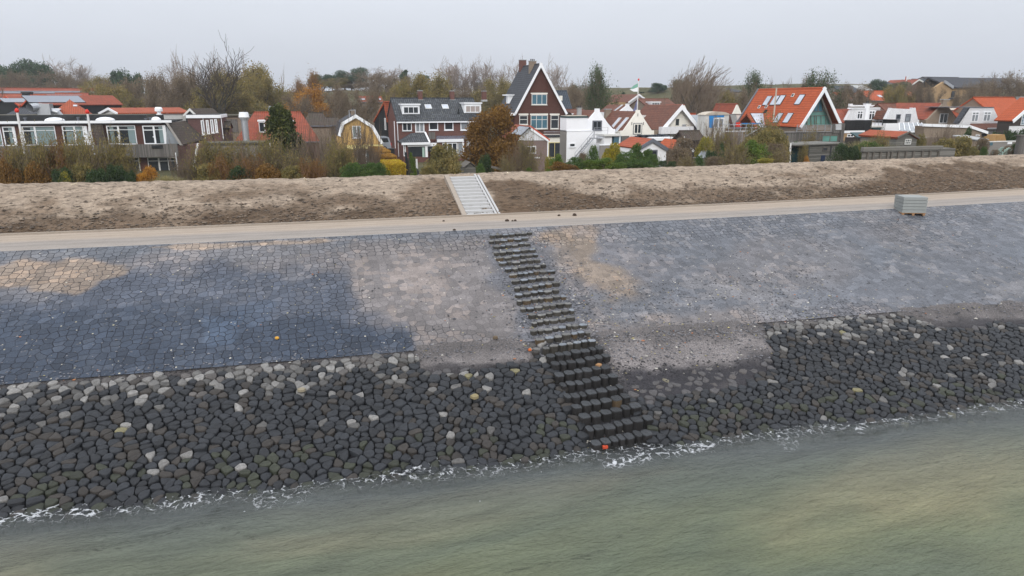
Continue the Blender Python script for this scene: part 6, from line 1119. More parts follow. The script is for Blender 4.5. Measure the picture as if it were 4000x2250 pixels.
PAR=dict(
 bare=dict(gn=.10,up=.05,tap=.55,nc=[7,5,5,5],st=[.35,.25,.2,.15],an=[42,38,36,34],lr=.62,rr=.5,trunklv=2,seg=4),
 fan=dict(gn=.13,up=.06,tap=.5,nc=[7,5,4,4],st=[.12,.3,.2,.2],an=[30,32,32,30],lr=.70,rr=.55,trunklv=2,seg=5),
 wind=dict(gn=.10,up=.03,tap=.5,nc=[8,6,5,5],st=[.25,.2,.15,.15],an=[52,40,34,30],lr=.62,rr=.5,trunklv=2,seg=4,wind=(1.6,0,.3)),
 poplar=dict(gn=.05,up=.20,tap=.35,nc=[16,6,4],st=[.12,.15,.15],an=[22,20,20],lr=.42,rr=.4,trunklv=1,seg=5,cone=1),
 round=dict(gn=.12,up=.02,tap=.5,nc=[8,5,5,4],st=[.3,.25,.2,.2],an=[52,42,40,40],lr=.56,rr=.5,trunklv=2,seg=4),
 shrub=dict(gn=.12,up=.07,tap=.5,nc=[6,5,4],st=[.15,.15,.2],an=[32,30,30],lr=.6,rr=.6,trunklv=1,seg=4))
def skeleton(kind,seed,h=10,lv=3,stems=1,twr=.02,r0=None,spread=.0):
    rg_=random.Random(seed); tm,cm,tips=M(),M(),[]
    for s in range(stems):
        P_=dict(PAR[kind]); P_['mn']=.0055 if stems>1 else P_.get('mn',.022); a=rg_.uniform(0,6.283); e=rg_.random()**.5*spread; d=Vector((math.cos(a)*e*.5,math.sin(a)*e*.5,1)).normalized()
        hh=h*(.5 if kind in('bare','round','wind') else .45 if kind in('fan','fanw','wf') else .82 if kind=='poplar' else .45)*(rg_.uniform(.75,1.1) if stems>1 else 1)
        grow(tm,cm,tips,Vector((math.cos(a)*e*.5*h*.12,math.sin(a)*e*.5*h*.12,-.3)),d,hh,r0 or h*.02,0,rg_,P_,lv)
    zt=float(np.percentile([v[2] for v in cm.v],98.6)); k=h/zt
    sc_=lambda L_:[(x*k,y*k,z*k) for x,y,z in L_]
    tm.v=sc_(tm.v); cm.v=sc_(cm.v); return tm,cm,[t*k for t in tips]
PROTO={}
def proto(key,kind,seed,h,lv,tw,leaf=None,nleaf=0,lsize=.12,stems=1,spread=0,bark='bark',lrad=.35,r0=None):
    tm,cm,tips=skeleton(kind,seed,h,lv,stems,r0=r0,spread=spread); parts=[('trunk' if stems==1 else 'stem',mesh('trunk',tm,MT[bark])),('crown',mesh('crown',cm,MT[tw]))]
    if leaf:
        r=np.random.RandomState(seed); t=np.array([tuple(x) for x in tips]); t=t[t[:,2]>h*.12]; i=r.randint(0,len(t),nleaf); p=t[i]+r.normal(size=(nleaf,3))*lrad
        parts.append(('foliage',leafmesh('foliage',p,lsize,leaf,seed)))
    w_=float(np.percentile([math.hypot(v[0],v[1]) for v in cm.v],97 if stems>1 else 90))*2; PROTO[key]=(parts,h,w_)
def blob(key,n,leaf,lsize,shape='round',seed=0,lobes=14,h=3.,wd=3.,trunk=True,tw='twig',fill=.35,asp=.6,ls=1.):
    """solid foliage: many leaves on overlapping lobes, uneven outline, with stems inside"""
    r=np.random.RandomState(seed); P_=[]
    for i in range(lobes):
        a=r.uniform(0,6.283); z=r.uniform(.08,.92); 
        if shape=='round': rad=math.sin(math.pi*min(z*.9+.12,1))**.6
        elif shape=='cone': rad=(1-z)**.8*1.05+.06
        elif shape=='pine': z=.2+.72*z; rad=math.sin(math.pi*min((z-.15)*1.1+.10,1))**.6
        elif shape=='column': rad=.8*(1-z**4)+.1
        e=rad*wd*.5*r.uniform(.35,.75); lr=wd*r.uniform(.16,.30)*(.6+.5*rad)*ls
        m_=n//lobes; q=r.normal(size=(m_,3)); q/=np.linalg.norm(q,axis=1)[:,None]; q*= (r.uniform(fill,1,(m_,1))**.5)*lr*r.uniform(.8,1.12,(m_,1)); q[:,2]*=.8*h/wd if h<wd*1.2 else 1
        P_.append(q+np.array([math.cos(a)*e,math.sin(a)*e,max(z*h,.0)]))
    if shape!='pine':
        m_=int(n//3*ls**3); z=r.uniform(0,.9,m_); a=r.uniform(0,6.283,m_)
        rr=(np.sin(np.pi*np.minimum(z*.9+.12,1))**.6 if shape=='round' else (1-z)**.8 if shape=='cone' else .8*(1-z**4)+.1)*wd*.42*np.sqrt(r.uniform(.3,1,m_)); P_.append(np.stack([np.cos(a)*rr,np.sin(a)*rr,z*h],1))
    p=np.concatenate(P_); p[:,2]=np.maximum(p[:,2],.02); zt=np.percentile(p[:,2],99.7); p[:,2]*=h/zt
    parts=[]
    if trunk:
        m=M(); rr_=random.Random(seed)
        if shape=='pine':
            m.tube([(0,0,-.4),(.02*h,0,h*.35),(0,.02*h,h*.8)],h*.022,h*.008,6)
            for i in range(9): a=rr_.uniform(0,6.283); z=h*rr_.uniform(.35,.75); m.tube([(0,0,z),(math.cos(a)*wd*.2,math.sin(a)*wd*.2,z+h*.06),(math.cos(a)*wd*.38,math.sin(a)*wd*.38,z+h*.13)],h*.009,h*.003,4)
        else:
            for i in range(16): a=rr_.uniform(0,6.283); e=rr_.uniform(.1,.42)*wd; m.tube([(math.cos(a)*e*.2,math.sin(a)*e*.2,-.3),(math.cos(a)*e*.7,math.sin(a)*e*.7,h*.4),(math.cos(a)*e,math.sin(a)*e,h*rr_.uniform(.6,.85)*(1-(e/wd)**2))],.03*h/3,.01,4)
        parts.append(('trunk' if shape=='pine' else 'stem',mesh('stem',m,MT['bark' if shape=='pine' else tw])))
    parts.append(('crown' if shape=='pine' else 'foliage',leafmesh('foliage',p,lsize,leaf,seed,asp))); PROTO[key]=(parts,h,wd)
LM=dict(
 olivegreen=leafmat('olive_conifer_leaves',[(0.026,0.038,0.013,1),(0.051,0.067,0.020,1),(0.087,0.099,0.026,1),(0.145,0.145,0.043,1)]),
 olive=leafmat('olive_leaves',[(0.102,0.102,0.041,1),(0.174,0.152,0.058,1),(0.261,0.203,0.072,1),(0.334,0.246,0.087,1)]),
 green=leafmat('green_leaves',[(0.027,0.064,0.018,1),(0.064,0.117,0.029,1),(0.109,0.164,0.040,1),(0.200,0.236,0.054,1)]),
 dark=leafmat('dark_green_leaves',[(0.022,0.043,0.020,1),(0.043,0.072,0.029,1),(0.072,0.109,0.041,1),(0.116,0.145,0.055,1)]),
 bright=leafmat('fresh_green_leaves',[(0.043,0.087,0.017,1),(0.087,0.145,0.026,1),(0.160,0.217,0.041,1),(0.261,0.290,0.058,1)]),
 yellow=leafmat('golden_conifer_leaves',[(.13,.13,.015,1),(.25,.21,.02,1),(.40,.32,.03,1),(.50,.42,.05,1)]),
 orange=leafmat('orange_autumn_leaves',[(0.174,0.072,0.017,1),(0.319,0.145,0.026,1),(0.464,0.232,0.036,1),(0.580,0.319,0.058,1)]),
 rust=leafmat('rusty_brown_leaves',[(0.080,0.046,0.017,1),(0.145,0.080,0.025,1),(0.225,0.123,0.032,1),(0.290,0.174,0.051,1)]),
 brown=leafmat('brown_leaves',[(0.109,0.084,0.061,1),(0.160,0.123,0.084,1),(0.217,0.167,0.109,1),(0.275,0.217,0.138,1)]),
 pine=leafmat('pine_needles',[(.022,.042,.026,1),(.038,.07,.038,1),(.06,.10,.052,1),(.085,.12,.065,1)],.1),
 grass=leafmat('dry_grass',[(0.102,0.102,0.043,1),(0.189,0.174,0.072,1),(0.319,0.275,0.131,1),(0.464,0.392,0.217,1)]),
 ylw=leafmat('yellow_green_leaves',[(0.116,0.116,0.029,1),(0.217,0.203,0.036,1),(0.348,0.290,0.043,1),(0.464,0.377,0.058,1)]),
 hedge=leafmat('beech_hedge_leaves',[(0.189,0.102,0.029,1),(0.304,0.167,0.043,1),(0.406,0.232,0.058,1),(0.478,0.304,0.072,1)]),
 hedgey=leafmat('yellow_hedge_leaves',[(0.232,0.131,0.022,1),(0.362,0.232,0.029,1),(0.478,0.348,0.036,1),(0.551,0.464,0.043,1)]))
proto('bigbare','fan',11,13,4,'bark',None,bark='barkg',r0=.34)
proto('bare1','bare',3,12,4,'twig'); PAR['fanw']=dict(PAR['fan'],mn=.03)
proto('bare2','fanw',5,12,4,'twigp'); proto('bare3','bare',8,12,4,'twigp')
PAR['wf']=dict(PAR['fan'],mn=.026,wind=(.55,0,.3),an=[40,36,32,30],nc=[8,6,4,4])
proto('wind','wf',4,12,4,'twig',r0=.3); proto('poplar','poplar',6,14,3,'twigp',r0=.2); proto('poplar2','poplar',16,14,3,'twigp',r0=.2)
proto('oak','round',7,10,4,'twig',LM['olive'],20000,.13,lrad=.5); proto('oakr','round',9,10,4,'twigr',LM['rust'],9000,.10,lrad=.45); proto('oako','round',10,10,4,'twigr',LM['orange'],20000,.13,lrad=.5)
proto('brownt','round',14,10,4,'twig',LM['brown'],11000,.11,lrad=.45); proto('greent','fan',15,10,4,'twig',LM['dark'],9000,.12,lrad=.35)
proto('bsh1','shrub',31,3.,3,'twig',None,stems=12,spread=1.2,r0=.02); proto('bsh2','shrub',32,3.,3,'twig',LM['olive'],8000,.055,20,1.3,lrad=.14,r0=.02); proto('bsh3','shrub',33,3.,3,'twig',LM['olive'],16000,.06,20,1.3,lrad=.15,r0=.02); proto('bsh4','shrub',34,3.,3,'twigr',LM['rust'],11000,.06,20,1.3,lrad=.15,r0=.02)
blob('pine1',7000,LM['pine'],.28,'pine',1,22,11,9); blob('pine2',7000,LM['pine'],.28,'pine',2,26,11,11); blob('pine3',6000,LM['pine'],.26,'cone',3,20,11,7,False)
blob('gb',11000,LM['green'],.055,'round',4,30,ls=.75); blob('db',10000,LM['dark'],.058,'round',5,26,ls=.8); blob('bb',11000,LM['bright'],.055,'round',6,30,ls=.75); blob('ob',12000,LM['olive'],.058,'round',7,38,ls=.72); blob('yb',12000,LM['yellow'],.055,'column',8,16,3,2.4); blob('orb',9000,LM['orange'],.05,'round',9,h=2,wd=3.4); blob('rb',8000,LM['rust'],.06,'round',10,h=2.4,wd=3.2); blob('ylb',8000,LM['ylw'],.06,'round',11); blob('cyp',11000,LM['dark'],.07,'column',12,18,4.5,2.6); blob('brb',9000,LM['brown'],.055,'round',13,tw='twigr'); blob('conif',12000,LM['green'],.065,'cone',14,36,3.4,2.8,ls=.7)
def tussock(key,n,seed,mat,h=2.,wd=2.6):
    r=random.Random(seed); m=M()
    for i in range(n):
        a=r.uniform(0,6.283); e=r.random()**.6*wd*.5; l=h*r.uniform(.5,1)*(1-.3*(e/wd)); x,y=math.cos(a)*e*.5,math.sin(a)*e*.5; w_=.02*h/2
        p1=(x+math.cos(a)*e*.4,y+math.sin(a)*e*.4,l*.7); p2=(x+math.cos(a)*e*1.0,y+math.sin(a)*e*1.0,l); t=(-math.sin(a)*w_,math.cos(a)*w_)
        m.add([(x-t[0],y-t[1],-.1),(x+t[0],y+t[1],-.1),(p1[0]+t[0],p1[1]+t[1],p1[2]),(p1[0]-t[0],p1[1]-t[1],p1[2]),p2],[(0,1,2,3),(3,2,4)])
    me=mesh('blades',m,mat); PROTO[key]=([('blades',me)],h,wd)
blob('conifo',18000,LM['olivegreen'],.075,'cone',24,60,4.2,3.2,ls=.62)
blob('rusttree',30000,LM['rust'],.085,'round',21,60,6.5,6.,tw='bark',fill=.1,ls=.66)
tussock('grassy',2600,3,LM['grass'])
rv=random.Random(99)
def veg(key,k,x,yt,wpx,D,label,cat,name,group=None,zb=None,rz=None,flat=1.0,sink=0):
    """stands at pixel column x, D metres ahead; its top reaches pixel row yt"""
    parts,h,wd=PROTO[key]; a,b=P(k,x,yt); p=at_D(a,b,D); z0=float(gz(p.x,p.y)) if zb is None else zb; z0-=sink
    H=max(p.z-z0,.3); wm=wpx*ZK[k][2]*D/F; e=empty(name,(p.x,p.y,z0),rv.uniform(0,6.283) if rz is None else rz,label,cat,group); s=wm/wd*(1.6 if key in ('bare2','bare3') else 1.15 if key in ('brownt','oak','oakr','oako') else 1); e.scale=(s,s*flat,H/h)
    for nme,me in parts: o=bpy.data.objects.new(nme,me); C.objects.link(o); o.parent=e
    return e
# bushes on the left, just behind the crest
L=[('bsh4',30,1080,260,49,'brown leaved bush at the far left edge below the hotel balcony'),('bsh3',160,1040,260,48,'olive bush left of the first flagpole'),('bsh2',300,1070,260,47.5,'reddish brown bush at the foot of the first flagpole'),('bsh3',420,1035,300,48,'tall olive bush between the flagpoles, left'),('bsh4',560,1060,280,48,'rust tinted bush between the flagpoles, middle'),('bsh3',700,1020,320,49,'olive bush between the flagpoles, right'),('bsh3',830,1010,300,48,'yellowish olive bush left of the second flagpole'),('bsh2',960,1080,300,48,'bare brown bush at the second flagpole'),('bsh3',1110,1070,300,49,'sparse olive bush right of the second flagpole'),('bsh3',1210,1000,240,50,'tall thin olive bush before the balcony'),
 ('rb',100,1180,300,46.5,'dense rusty brown bush at the bottom left edge'),('db',620,1240,260,46,'dark green low bush below the left flagpoles'),('rb',370,1190,300,46.5,'rusty low bush below the first flagpole'),('db',980,1250,280,46,'green low bush right of the second flagpole foot'),('ylb',650,1280,130,45.8,'small bright yellow bush at the crest'),('ob',830,1200,320,47,'olive undergrowth bush between the flagpoles'),('db',1330,1270,140,46.5,'small dark green bush left of the orange bush'),('db',1180,1210,280,48,'dull green bush before the ground floor windows')]
for key,x,yt,w_,D,lab in L: veg(key,1,x,yt-34,w_*1.15,D,lab,'bush','bush','bushes along the crest on the left')
veg('orb',1,1500,1198,310,47,'round orange brown bush before the hotel ground floor','bush','bush'); veg('grassy',1,1690,1250,330,46.5,'grey green grass clump right of the orange bush','grass clump','grass_clump')
L=[('grassy',120,1250,260,46.5,'pale grass clump at the foot of the bare bushes'),('bsh1',300,1060,330,50,'bare twiggy bush right of the hotel'),('bsh2',430,1010,360,51,'brown bare bush around the leaning white board'),('bsh3',620,985,420,51,'large olive bare bush in the middle of the row'),('bsh2',820,1000,420,52,'reddish bare bush right of the large olive one'),('bsh1',980,990,400,51,'grey brown bare bush below the red roof'),('bsh3',1140,975,360,52,'olive bare bush below the conifer'),('bsh2',1290,1010,380,51,'brown bare bush right of the conifer foot'),('bsh1',1420,990,360,52,'grey bare bush under the red roof right end'),('bsh4',720,1150,360,48.5,'low rusty brush at the crest'),('bsh4',1000,1150,360,48.5,'low rusty brush under the red roof'),('bsh2',1500,1080,360,50,'tangled brown brush left of the gambrel house'),('bsh4',1620,1160,330,48.5,'low brown brush on the crest left of the gambrel house'),('ob',560,1180,330,48,'dense olive undergrowth below the bare bushes, left'),('rb',1180,1170,380,48,'dense rusty undergrowth below the conifer'),('db',880,1190,330,48,'dense dark green undergrowth below the bare bushes, middle'),('ob',1420,1190,300,48,'dense olive undergrowth left of the gambrel house')]
for key,x,yt,w_,D,lab in L: veg(key,2,x,yt-(5 if key!='grassy' else 0),w_*1.05,D,lab,'bush' if key!='grassy' else 'grass clump','bush' if key!='grassy' else 'grass_clump','bare bushes behind the crest')
veg('conifo',2,1285,575,640,62,'tall dark green conifer in front of the red hipped roof','conifer','conifer_tree',zb=3.2)
L=[('bsh1',190,730,520,54,'tall bare shrub with upright twigs left of the gambrel house'),('bsh1',60,820,420,53,'bare shrub with olive twigs at the red roof corner'),('bsh1',480,700,460,56,'bare shrub spreading in front of the yellow gable'),('bsh3',330,1000,330,50,'green twiggy shrub below the yellow gable'),('bsh1',620,820,330,55,'thin bare shrub before the yellow gable right side')]
for key,x,yt,w_,D,lab in L: veg(key,3,x,yt,w_,D,lab,'bush','bare_shrub','bare shrubs around the gambrel house')
for x,w_,lab in ((480,330,'dark green juniper hedge below the gambrel house'),(660,300,'dark green juniper at the left of the clipped hedge'),(740,200,'small juniper touching the clipped hedge')): veg('gb',3,x,1150,w_,48.5,lab,'bush','juniper','junipers at the crest')
veg('db',3,360,1050,150,52,'small dark shrub under the yellow gable','bush','bush')
def hedge(k,x0,x1,yt,D,L_,mat,label,drop=0):
    b=B('clipped_hedge',label,'hedge',k,x0,yt,D,0); u0,zt=b.at(x0,yt); u1,_=b.at(x1,yt); r=np.random.RandomState(int(x0)); n=16000; P_=[]
    for i in range(n):
        f=r.rand(); 
        if f<.42: P_.append((r.uniform(u0,u1),r.uniform(0,L_),zt-drop*0+r.normal()*.035))
        elif f<.8: P_.append((r.uniform(u0,u1),r.normal()*.04,r.uniform(0,zt)))
        else: P_.append(((u1 if r.rand()<.7 else u0)+r.normal()*.04,r.uniform(0,L_),r.uniform(0,zt)))
    o=obj('foliage',leafmesh('foliage',P_,.055,mat,3),None,b.e); b.add('core',bx(u0+.06,u1-.06,.06,L_-.06,-.2,zt-.07),MT['bark'])
hedge(3,700,860,1035,62,7,LM['hedge'],'clipped rust orange hedge behind the yellow one'); hedge(3,808,1010,1165,50,3.6,LM['hedgey'],'clipped golden yellow hedge at the crest'); hedge(3,740,920,1090,57,3.,LM['hedge'],'clipped brownish middle block of the orange hedge')
veg('bb',3,1080,1050,120,58,'small round green climber on the dark fence','bush','bush'); veg('ob',3,1405,968,470,52,'large round olive yellow bush left of the slatted shed','bush','bush',flat=.9)
veg('ob',3,1250,1180,240,49.5,'low olive bush left of the large round one','bush','bush')
veg('rusttree',4,458,580,760,58,'rust brown autumn tree in front of the tall gabled house','tree','autumn_tree',zb=3.3); veg('db',4,380,1070,220,54,'dark ivy bush under the rust brown tree','bush','bush'); veg('gb',4,330,1160,130,52,'fresh green low bush beside the slatted shed','bush','bush')
L=[('bsh1',770,900,260,54,'bare shrub in front of the small garden house'),('bsh2',830,930,260,53.5,'reddish bare shrub in front of the garden house window'),('bsh1',640,1050,200,54,'small bare shrub under the rust brown tree'),('bsh2',600,1110,200,52,'low brown brush beside the tilted plank'),('bb',835,1210,70,49.5,'tiny bright green plant on the crest'),('bb',1110,1065,230,60,'loose light green bush below the cream bay'),('ylb',1040,1090,120,62,'pale yellow green shrub left of the white building'),('rb',1160,1140,260,51,'rusty fern like bush on the crest'),('rb',1270,1165,180,50.5,'brown red low bush beside the green shrubs'),('brb',1390,1060,130,62,'small reddish bush at the foot of the outside stairs')]
for key,x,yt,w_,D,lab in L: veg(key,4,x,yt,w_,D,lab,'bush','bush')
L=[('gb',150,1173,297,52,'green spreading shrub at the left of the evergreen group'),('bb',340,1203,270,52,'bright green spreading shrub in the evergreen group'),('gb',385,1036,243,60,'round dark green shrub in front of the white wall'),('yb',600,1010,384,56,'golden yellow rounded conifer'),('bb',520,1178,351,52,'green shrub at the foot of the golden conifer'),('conif',920,1008,324,55,'pointed dark green conifer, tallest of the evergreen group'),('gb',790,1108,351,54,'dark green shrub left of the pointed conifer'),('conif',1060,1078,324,54.5,'dark green conifer in front of the white shed'),('gb',1130,1138,216,53.5,'small green conifer bush at the white shed corner'),('bb',690,1238,270,52,'low green shrub at the crest in the evergreen group'),('gb',940,1198,445,53,'dark low evergreen filling under the pointed conifer')]
for key,x,yt,w_,D,lab in L: veg(key,5,x,yt,w_,D,lab,'shrub','evergreen_shrub','evergreen shrubs in the middle garden')
L=[('brb',1480,1060,380,60,'dense round brown twiggy shrub in front of the dark shed'),('bsh1',1420,1020,300,62,'bare thin shrub behind the brown twiggy one'),('db',1250,1215,170,54,'low grey green hedge plant right of the conifers'),('db',1370,1225,150,54,'small grey green lavender hump on the crest'),('bsh2',1560,1180,240,56,'low tangled brush right of the brown shrub'),('brb',235,1120,110,62,'small brown red shrub beside the stair foot')]
for key,x,yt,w_,D,lab in L: veg(key,5,x,yt,w_,D,lab,'shrub','shrub')
L=[('bsh1',380,675,364,80,'bare tree like shrub in front of the arched roof house'),('ylb',340,925,247,70,'yellow olive bush below the arched roof house'),('bsh1',620,825,520,72,'large bare brown shrub under the scaffold'),('bsh2',520,875,390,70,'reddish bare shrub left of the scaffold'),('bsh1',750,855,390,70,'dark bare shrub below the scaffold deck'),('cyp',560,1010,143,63,'small dark green conifer below the bare shrubs'),('gb',260,1155,195,60,'grey green low bush beside the old greenhouse'),('db',420,1095,260,62,'dark bush right of the old greenhouse'),('brb',50,935,338,70,'brown bush in front of the plank balcony'),('bsh3',1080,775,468,64,'tall olive yellow willow shrub, top of the big clump'),('ob',1080,835,494,62,'big olive shrub in front of the orange lean roof'),('ob',1280,845,338,62,'olive brown shrub beside the timber wall'),('ob',880,935,390,60,'olive shrub left in the big clump'),('bb',980,965,429,58.5,'dark moss green shrub at the centre of the big clump'),('brb',1240,1005,338,60,'brown shrub low beside the leaning post'),('bsh2',700,1055,429,58,'low tangled dead brush left of the big clump'),('bsh2',1180,1095,429,58,'low dead brush right of the big clump'),('ylb',1100,1185,195,55.5,'small fresh yellow green plant on the crest'),('ob',760,1025,312,59,'small olive bush at the left foot of the big clump'),('brb',480,1165,312,58,'dark brown low bush beside the small conifer')]
for key,x,yt,w_,D,lab in L: veg(key,6,x,yt,w_,D,lab,'shrub','shrub','shrubs in the middle right gardens')
L=[('db',620,1005,312,62,'dark green round shrub left of the timber windbreak'),('db',760,1035,225,61.5,'small dark green round shrub'),('gb',960,985,450,62,'large round green shrub left of the timber windbreak'),('grassy',940,900,537,63,'tall pampas like grass above the round shrub'),('bsh3',1090,935,225,63,'olive reed clump at the windbreak end'),('bsh2',200,875,237,74,'brown climbing shrub on the timber wall'),('orb',160,1165,137,63,'small orange fern clump on the crest'),('bsh3',130,1075,137,64,'thin green shrub beside the timber shed'),('gb',30,985,112,68,'dark green shrub above the teal cover')]
for key,x,yt,w_,D,lab in L: veg(key,7,x,yt,w_,D,lab,'shrub' if key!='grassy' else 'grass clump','shrub' if key!='grassy' else 'grass_clump')
L=[('ob',330,895,180,72,'olive bush right of the board shed'),('ob',620,945,396,68,'large olive bush in the right garden'),('ob',820,915,396,68,'broad olive brown bush in the right garden, centre'),('bsh1',560,805,336,75,'bare small tree in front of the brick wing'),('bsh1',730,785,360,76,'bare twiggy shrub before the brick wing'),('cyp',915,810,168,74,'dark green conifer bush beside the brick wing'),('brb',1090,935,204,68,'brown bush beside the small garden shed'),('gb',1110,1045,132,67,'green low bush left of the pale chairs'),('ob',960,1045,264,67,'olive low bush below the garden shed'),('brb',1410,1035,156,67,'brown dead shrub right of the pale chairs'),('gb',1490,1005,132,67,'green shrub at the timber post wall'),('brb',1245,1080,120,66.5,'small dead plant in front of the left chair'),('db',1270,865,192,76,'dark ivy hedge left part on the garden wall'),('db',1410,845,264,76,'dark ivy hedge middle part on the garden wall'),('db',1560,835,276,76,'dark ivy hedge right part on the garden wall')]
for key,x,yt,w_,D,lab in L: veg(key,8,x,yt,w_,D,lab,'shrub','shrub','shrubs in the right gardens')
# ------------------------------------------------------------------ trees
tr=lambda key,k,x,yt,w_,D,lab,nm,**q: veg(key,k,x,yt,w_,D,lab,'tree',nm,**q)
tr('bigbare',2,615,20,600,118,'big dark bare tree with thick forked limbs behind the annex','bare_tree')
for x,yt,w_,lab,kk in ((165,20,110,'slender bare poplar, leftmost of the poplar row','poplar'),(290,45,120,'slender bare poplar second from the left','poplar2'),(590,12,130,'tall poplar right behind the big bare tree','poplar'),(375,90,100,'shorter poplar left of the big bare tree','poplar2'),(930,60,100,'slender pale poplar right of the big bare tree','poplar'),(700,120,110,'thin poplar between limbs of the big bare tree','poplar2'),(820,170,100,'short pale poplar between the tall bare trees','poplar'),(1150,195,60,'thin sapling poplar above the olive trees','poplar2'),(1300,195,70,'thin sapling poplar left of the orange brown tree','poplar')):
    tr(kk,2,x,yt,w_,165,lab,'poplar_tree',group='bare poplars on the left')
L=[('bare3',250,150,330,158,'tall fine bare tree among the left poplars'),('bare2',430,190,330,156,'fine bare tree left of the big bare tree'),('bare3',760,150,330,160,'fine bare tree behind the big bare tree crown'),('bare2',870,190,300,158,'fine bare tree between the big bare tree and the olive one'),('oak',980,210,520,150,'round olive green tree right of the big bare tree'),('oak',1130,290,330,145,'olive yellow tree above the steel flue'),('oak',760,290,420,150,'olive tree behind the big bare tree'),('brownt',450,260,420,150,'brown leafed tree left of the big bare tree'),('brownt',230,260,360,150,'brown tree behind the roof hut'),('brownt',100,290,330,155,'dark brown tree behind the hotel vent cowl'),('oako',1500,430,420,135,'yellow orange autumn tree behind the red roof'),('oakr',1505,250,340,160,'round orange brown tree with dense twigs'),('oako',1680,440,280,135,'bright orange autumn tree right of the red roof'),('oak',560,440,420,125,'olive low tree behind the annex'),('oak',880,470,420,125,'olive low tree behind the workshop'),('brownt',1400,470,330,128,'low brown tree above the steel flue')]
for key,x,yt,w_,D,lab in L: tr(key,2,x,yt,w_,D,lab,'tree',group='trees behind the left houses')
for x,yt,w_,D,lab in ((1220,195,210,190,'dark green pine with ragged top left of the poplars'),(1370,230,180,190,'dark green pine right of the ragged one'),(1615,275,110,200,'small dark pine on the skyline'),(1540,300,110,200,'low pine beside the small skyline pine')): tr('pine1',1,x,yt,w_,D,lab,'pine_tree',group='pines on the left skyline')
for x,yt,w_,D,key,lab in ((60,155,360,230,'pine2','broad dark pine at the far left edge'),(210,92,330,235,'pine2','tall rounded pine crown at the far left'),(420,130,260,230,'pine1','pine right of the tall rounded crown'),(-60,180,300,225,'pine1','pine cut by the left edge'),(330,230,330,220,'brownt','brown tree in front of the far left pines'),(560,240,300,215,'brownt','brown tree under the pale bare crowns'),(750,290,260,215,'brownt','dull brown tree above the long orange roof'),(130,250,330,218,'brownt','dull brown tree left in the far wood'),(600,130,230,240,'bare2','pale bare tree crown left of the pair'),(690,110,260,235,'bare3','pale bare tree crown above the solar roof'),(880,140,260,235,'bare2','pale bare tree crown with wide fan'),(1010,290,300,190,'oak','olive brown tree above the orange hip roof'),(1150,330,330,170,'brownt','brown tree behind the roof pavilion'),(1330,340,330,165,'brownt','brown twiggy tree behind the roof pavilion right'),(1500,330,330,170,'brownt','brown tree left of the poplars'),(1650,290,330,165,'brownt','brown tree below the first poplar'),(1000,380,260,150,'oak','olive bushy tree right of the long orange roof'),(1230,400,330,140,'oak','olive bushy tree before the pines'),(20,370,200,150,'bare1','bare thin tree at the left edge before the orange roofs')):
    tr(key,1,x,yt,w_,D,lab,'pine_tree' if 'pine' in key else 'tree',group='trees on the far left')
for x,yt,w_,D,key,lab in ((390,352,230,249,'brownt','brown low tree closing the gap below the centre pines'),(490,345,230,249,'brownt','brown low tree below the tallest broad pine'),(150,300,260,250,'brownt','brown low tree under the centre skyline pines, left'),(300,290,280,250,'oak','olive low tree under the centre skyline pines'),(450,270,280,250,'brownt','brown low tree under the centre skyline pines, right'),(90,240,200,260,'pine2','dark pine leftmost on the centre skyline'),(250,240,190,260,'pine1','pine second on the centre skyline'),(370,200,190,255,'pine2','tall pine group on the centre skyline left'),(520,170,220,250,'pine2','tallest broad pine on the centre skyline'),(1000,195,170,240,'pine3','pointed pale pine right of the bare crowns'),(1190,245,180,235,'pine1','green pine behind the terrace'),(700,180,300,245,'bare3','fine bare tree right of the tallest pine'),(800,180,280,245,'bare2','fine bare tree beside the pointed pine'),(640,240,330,220,'brownt','dull brown tree below the tallest pine'),(780,270,300,215,'brownt','grey brown tree below the fine bare crowns'),(930,280,260,210,'brownt','brown tree below the pointed pine'),(1200,290,420,150,'oak','large olive rusty tree right behind the terrace'),(1080,330,300,148,'oak','olive tree behind the terrace left chimney'),(890,410,200,125,'oak','olive tree at the terrace left corner'),(1340,360,260,160,'oak','olive tree behind the terrace middle'),(400,390,330,140,'brownt','purple brown bare looking tree above the gambrel house'),(30,330,240,170,'oakr','reddish tree left of the purple brown one'),(560,420,260,135,'brownt','brown tree right above the gambrel house'),(250,440,260,130,'brownt','brown low tree left above the gambrel house'),(830,420,220,118,'bare1','bare tree beside the orange barn roof'),(700,430,240,150,'bare1','bare tree above the distant red roof'),(1480,140,330,215,'bare2','tall bare tree behind the terrace right chimney'),(1390,190,260,220,'bare3','tall bare tree left of the terrace right chimney')):
    tr(key,3,x,yt,w_,D,lab,'pine_tree' if 'pine' in key else 'tree',group='trees behind the centre houses')
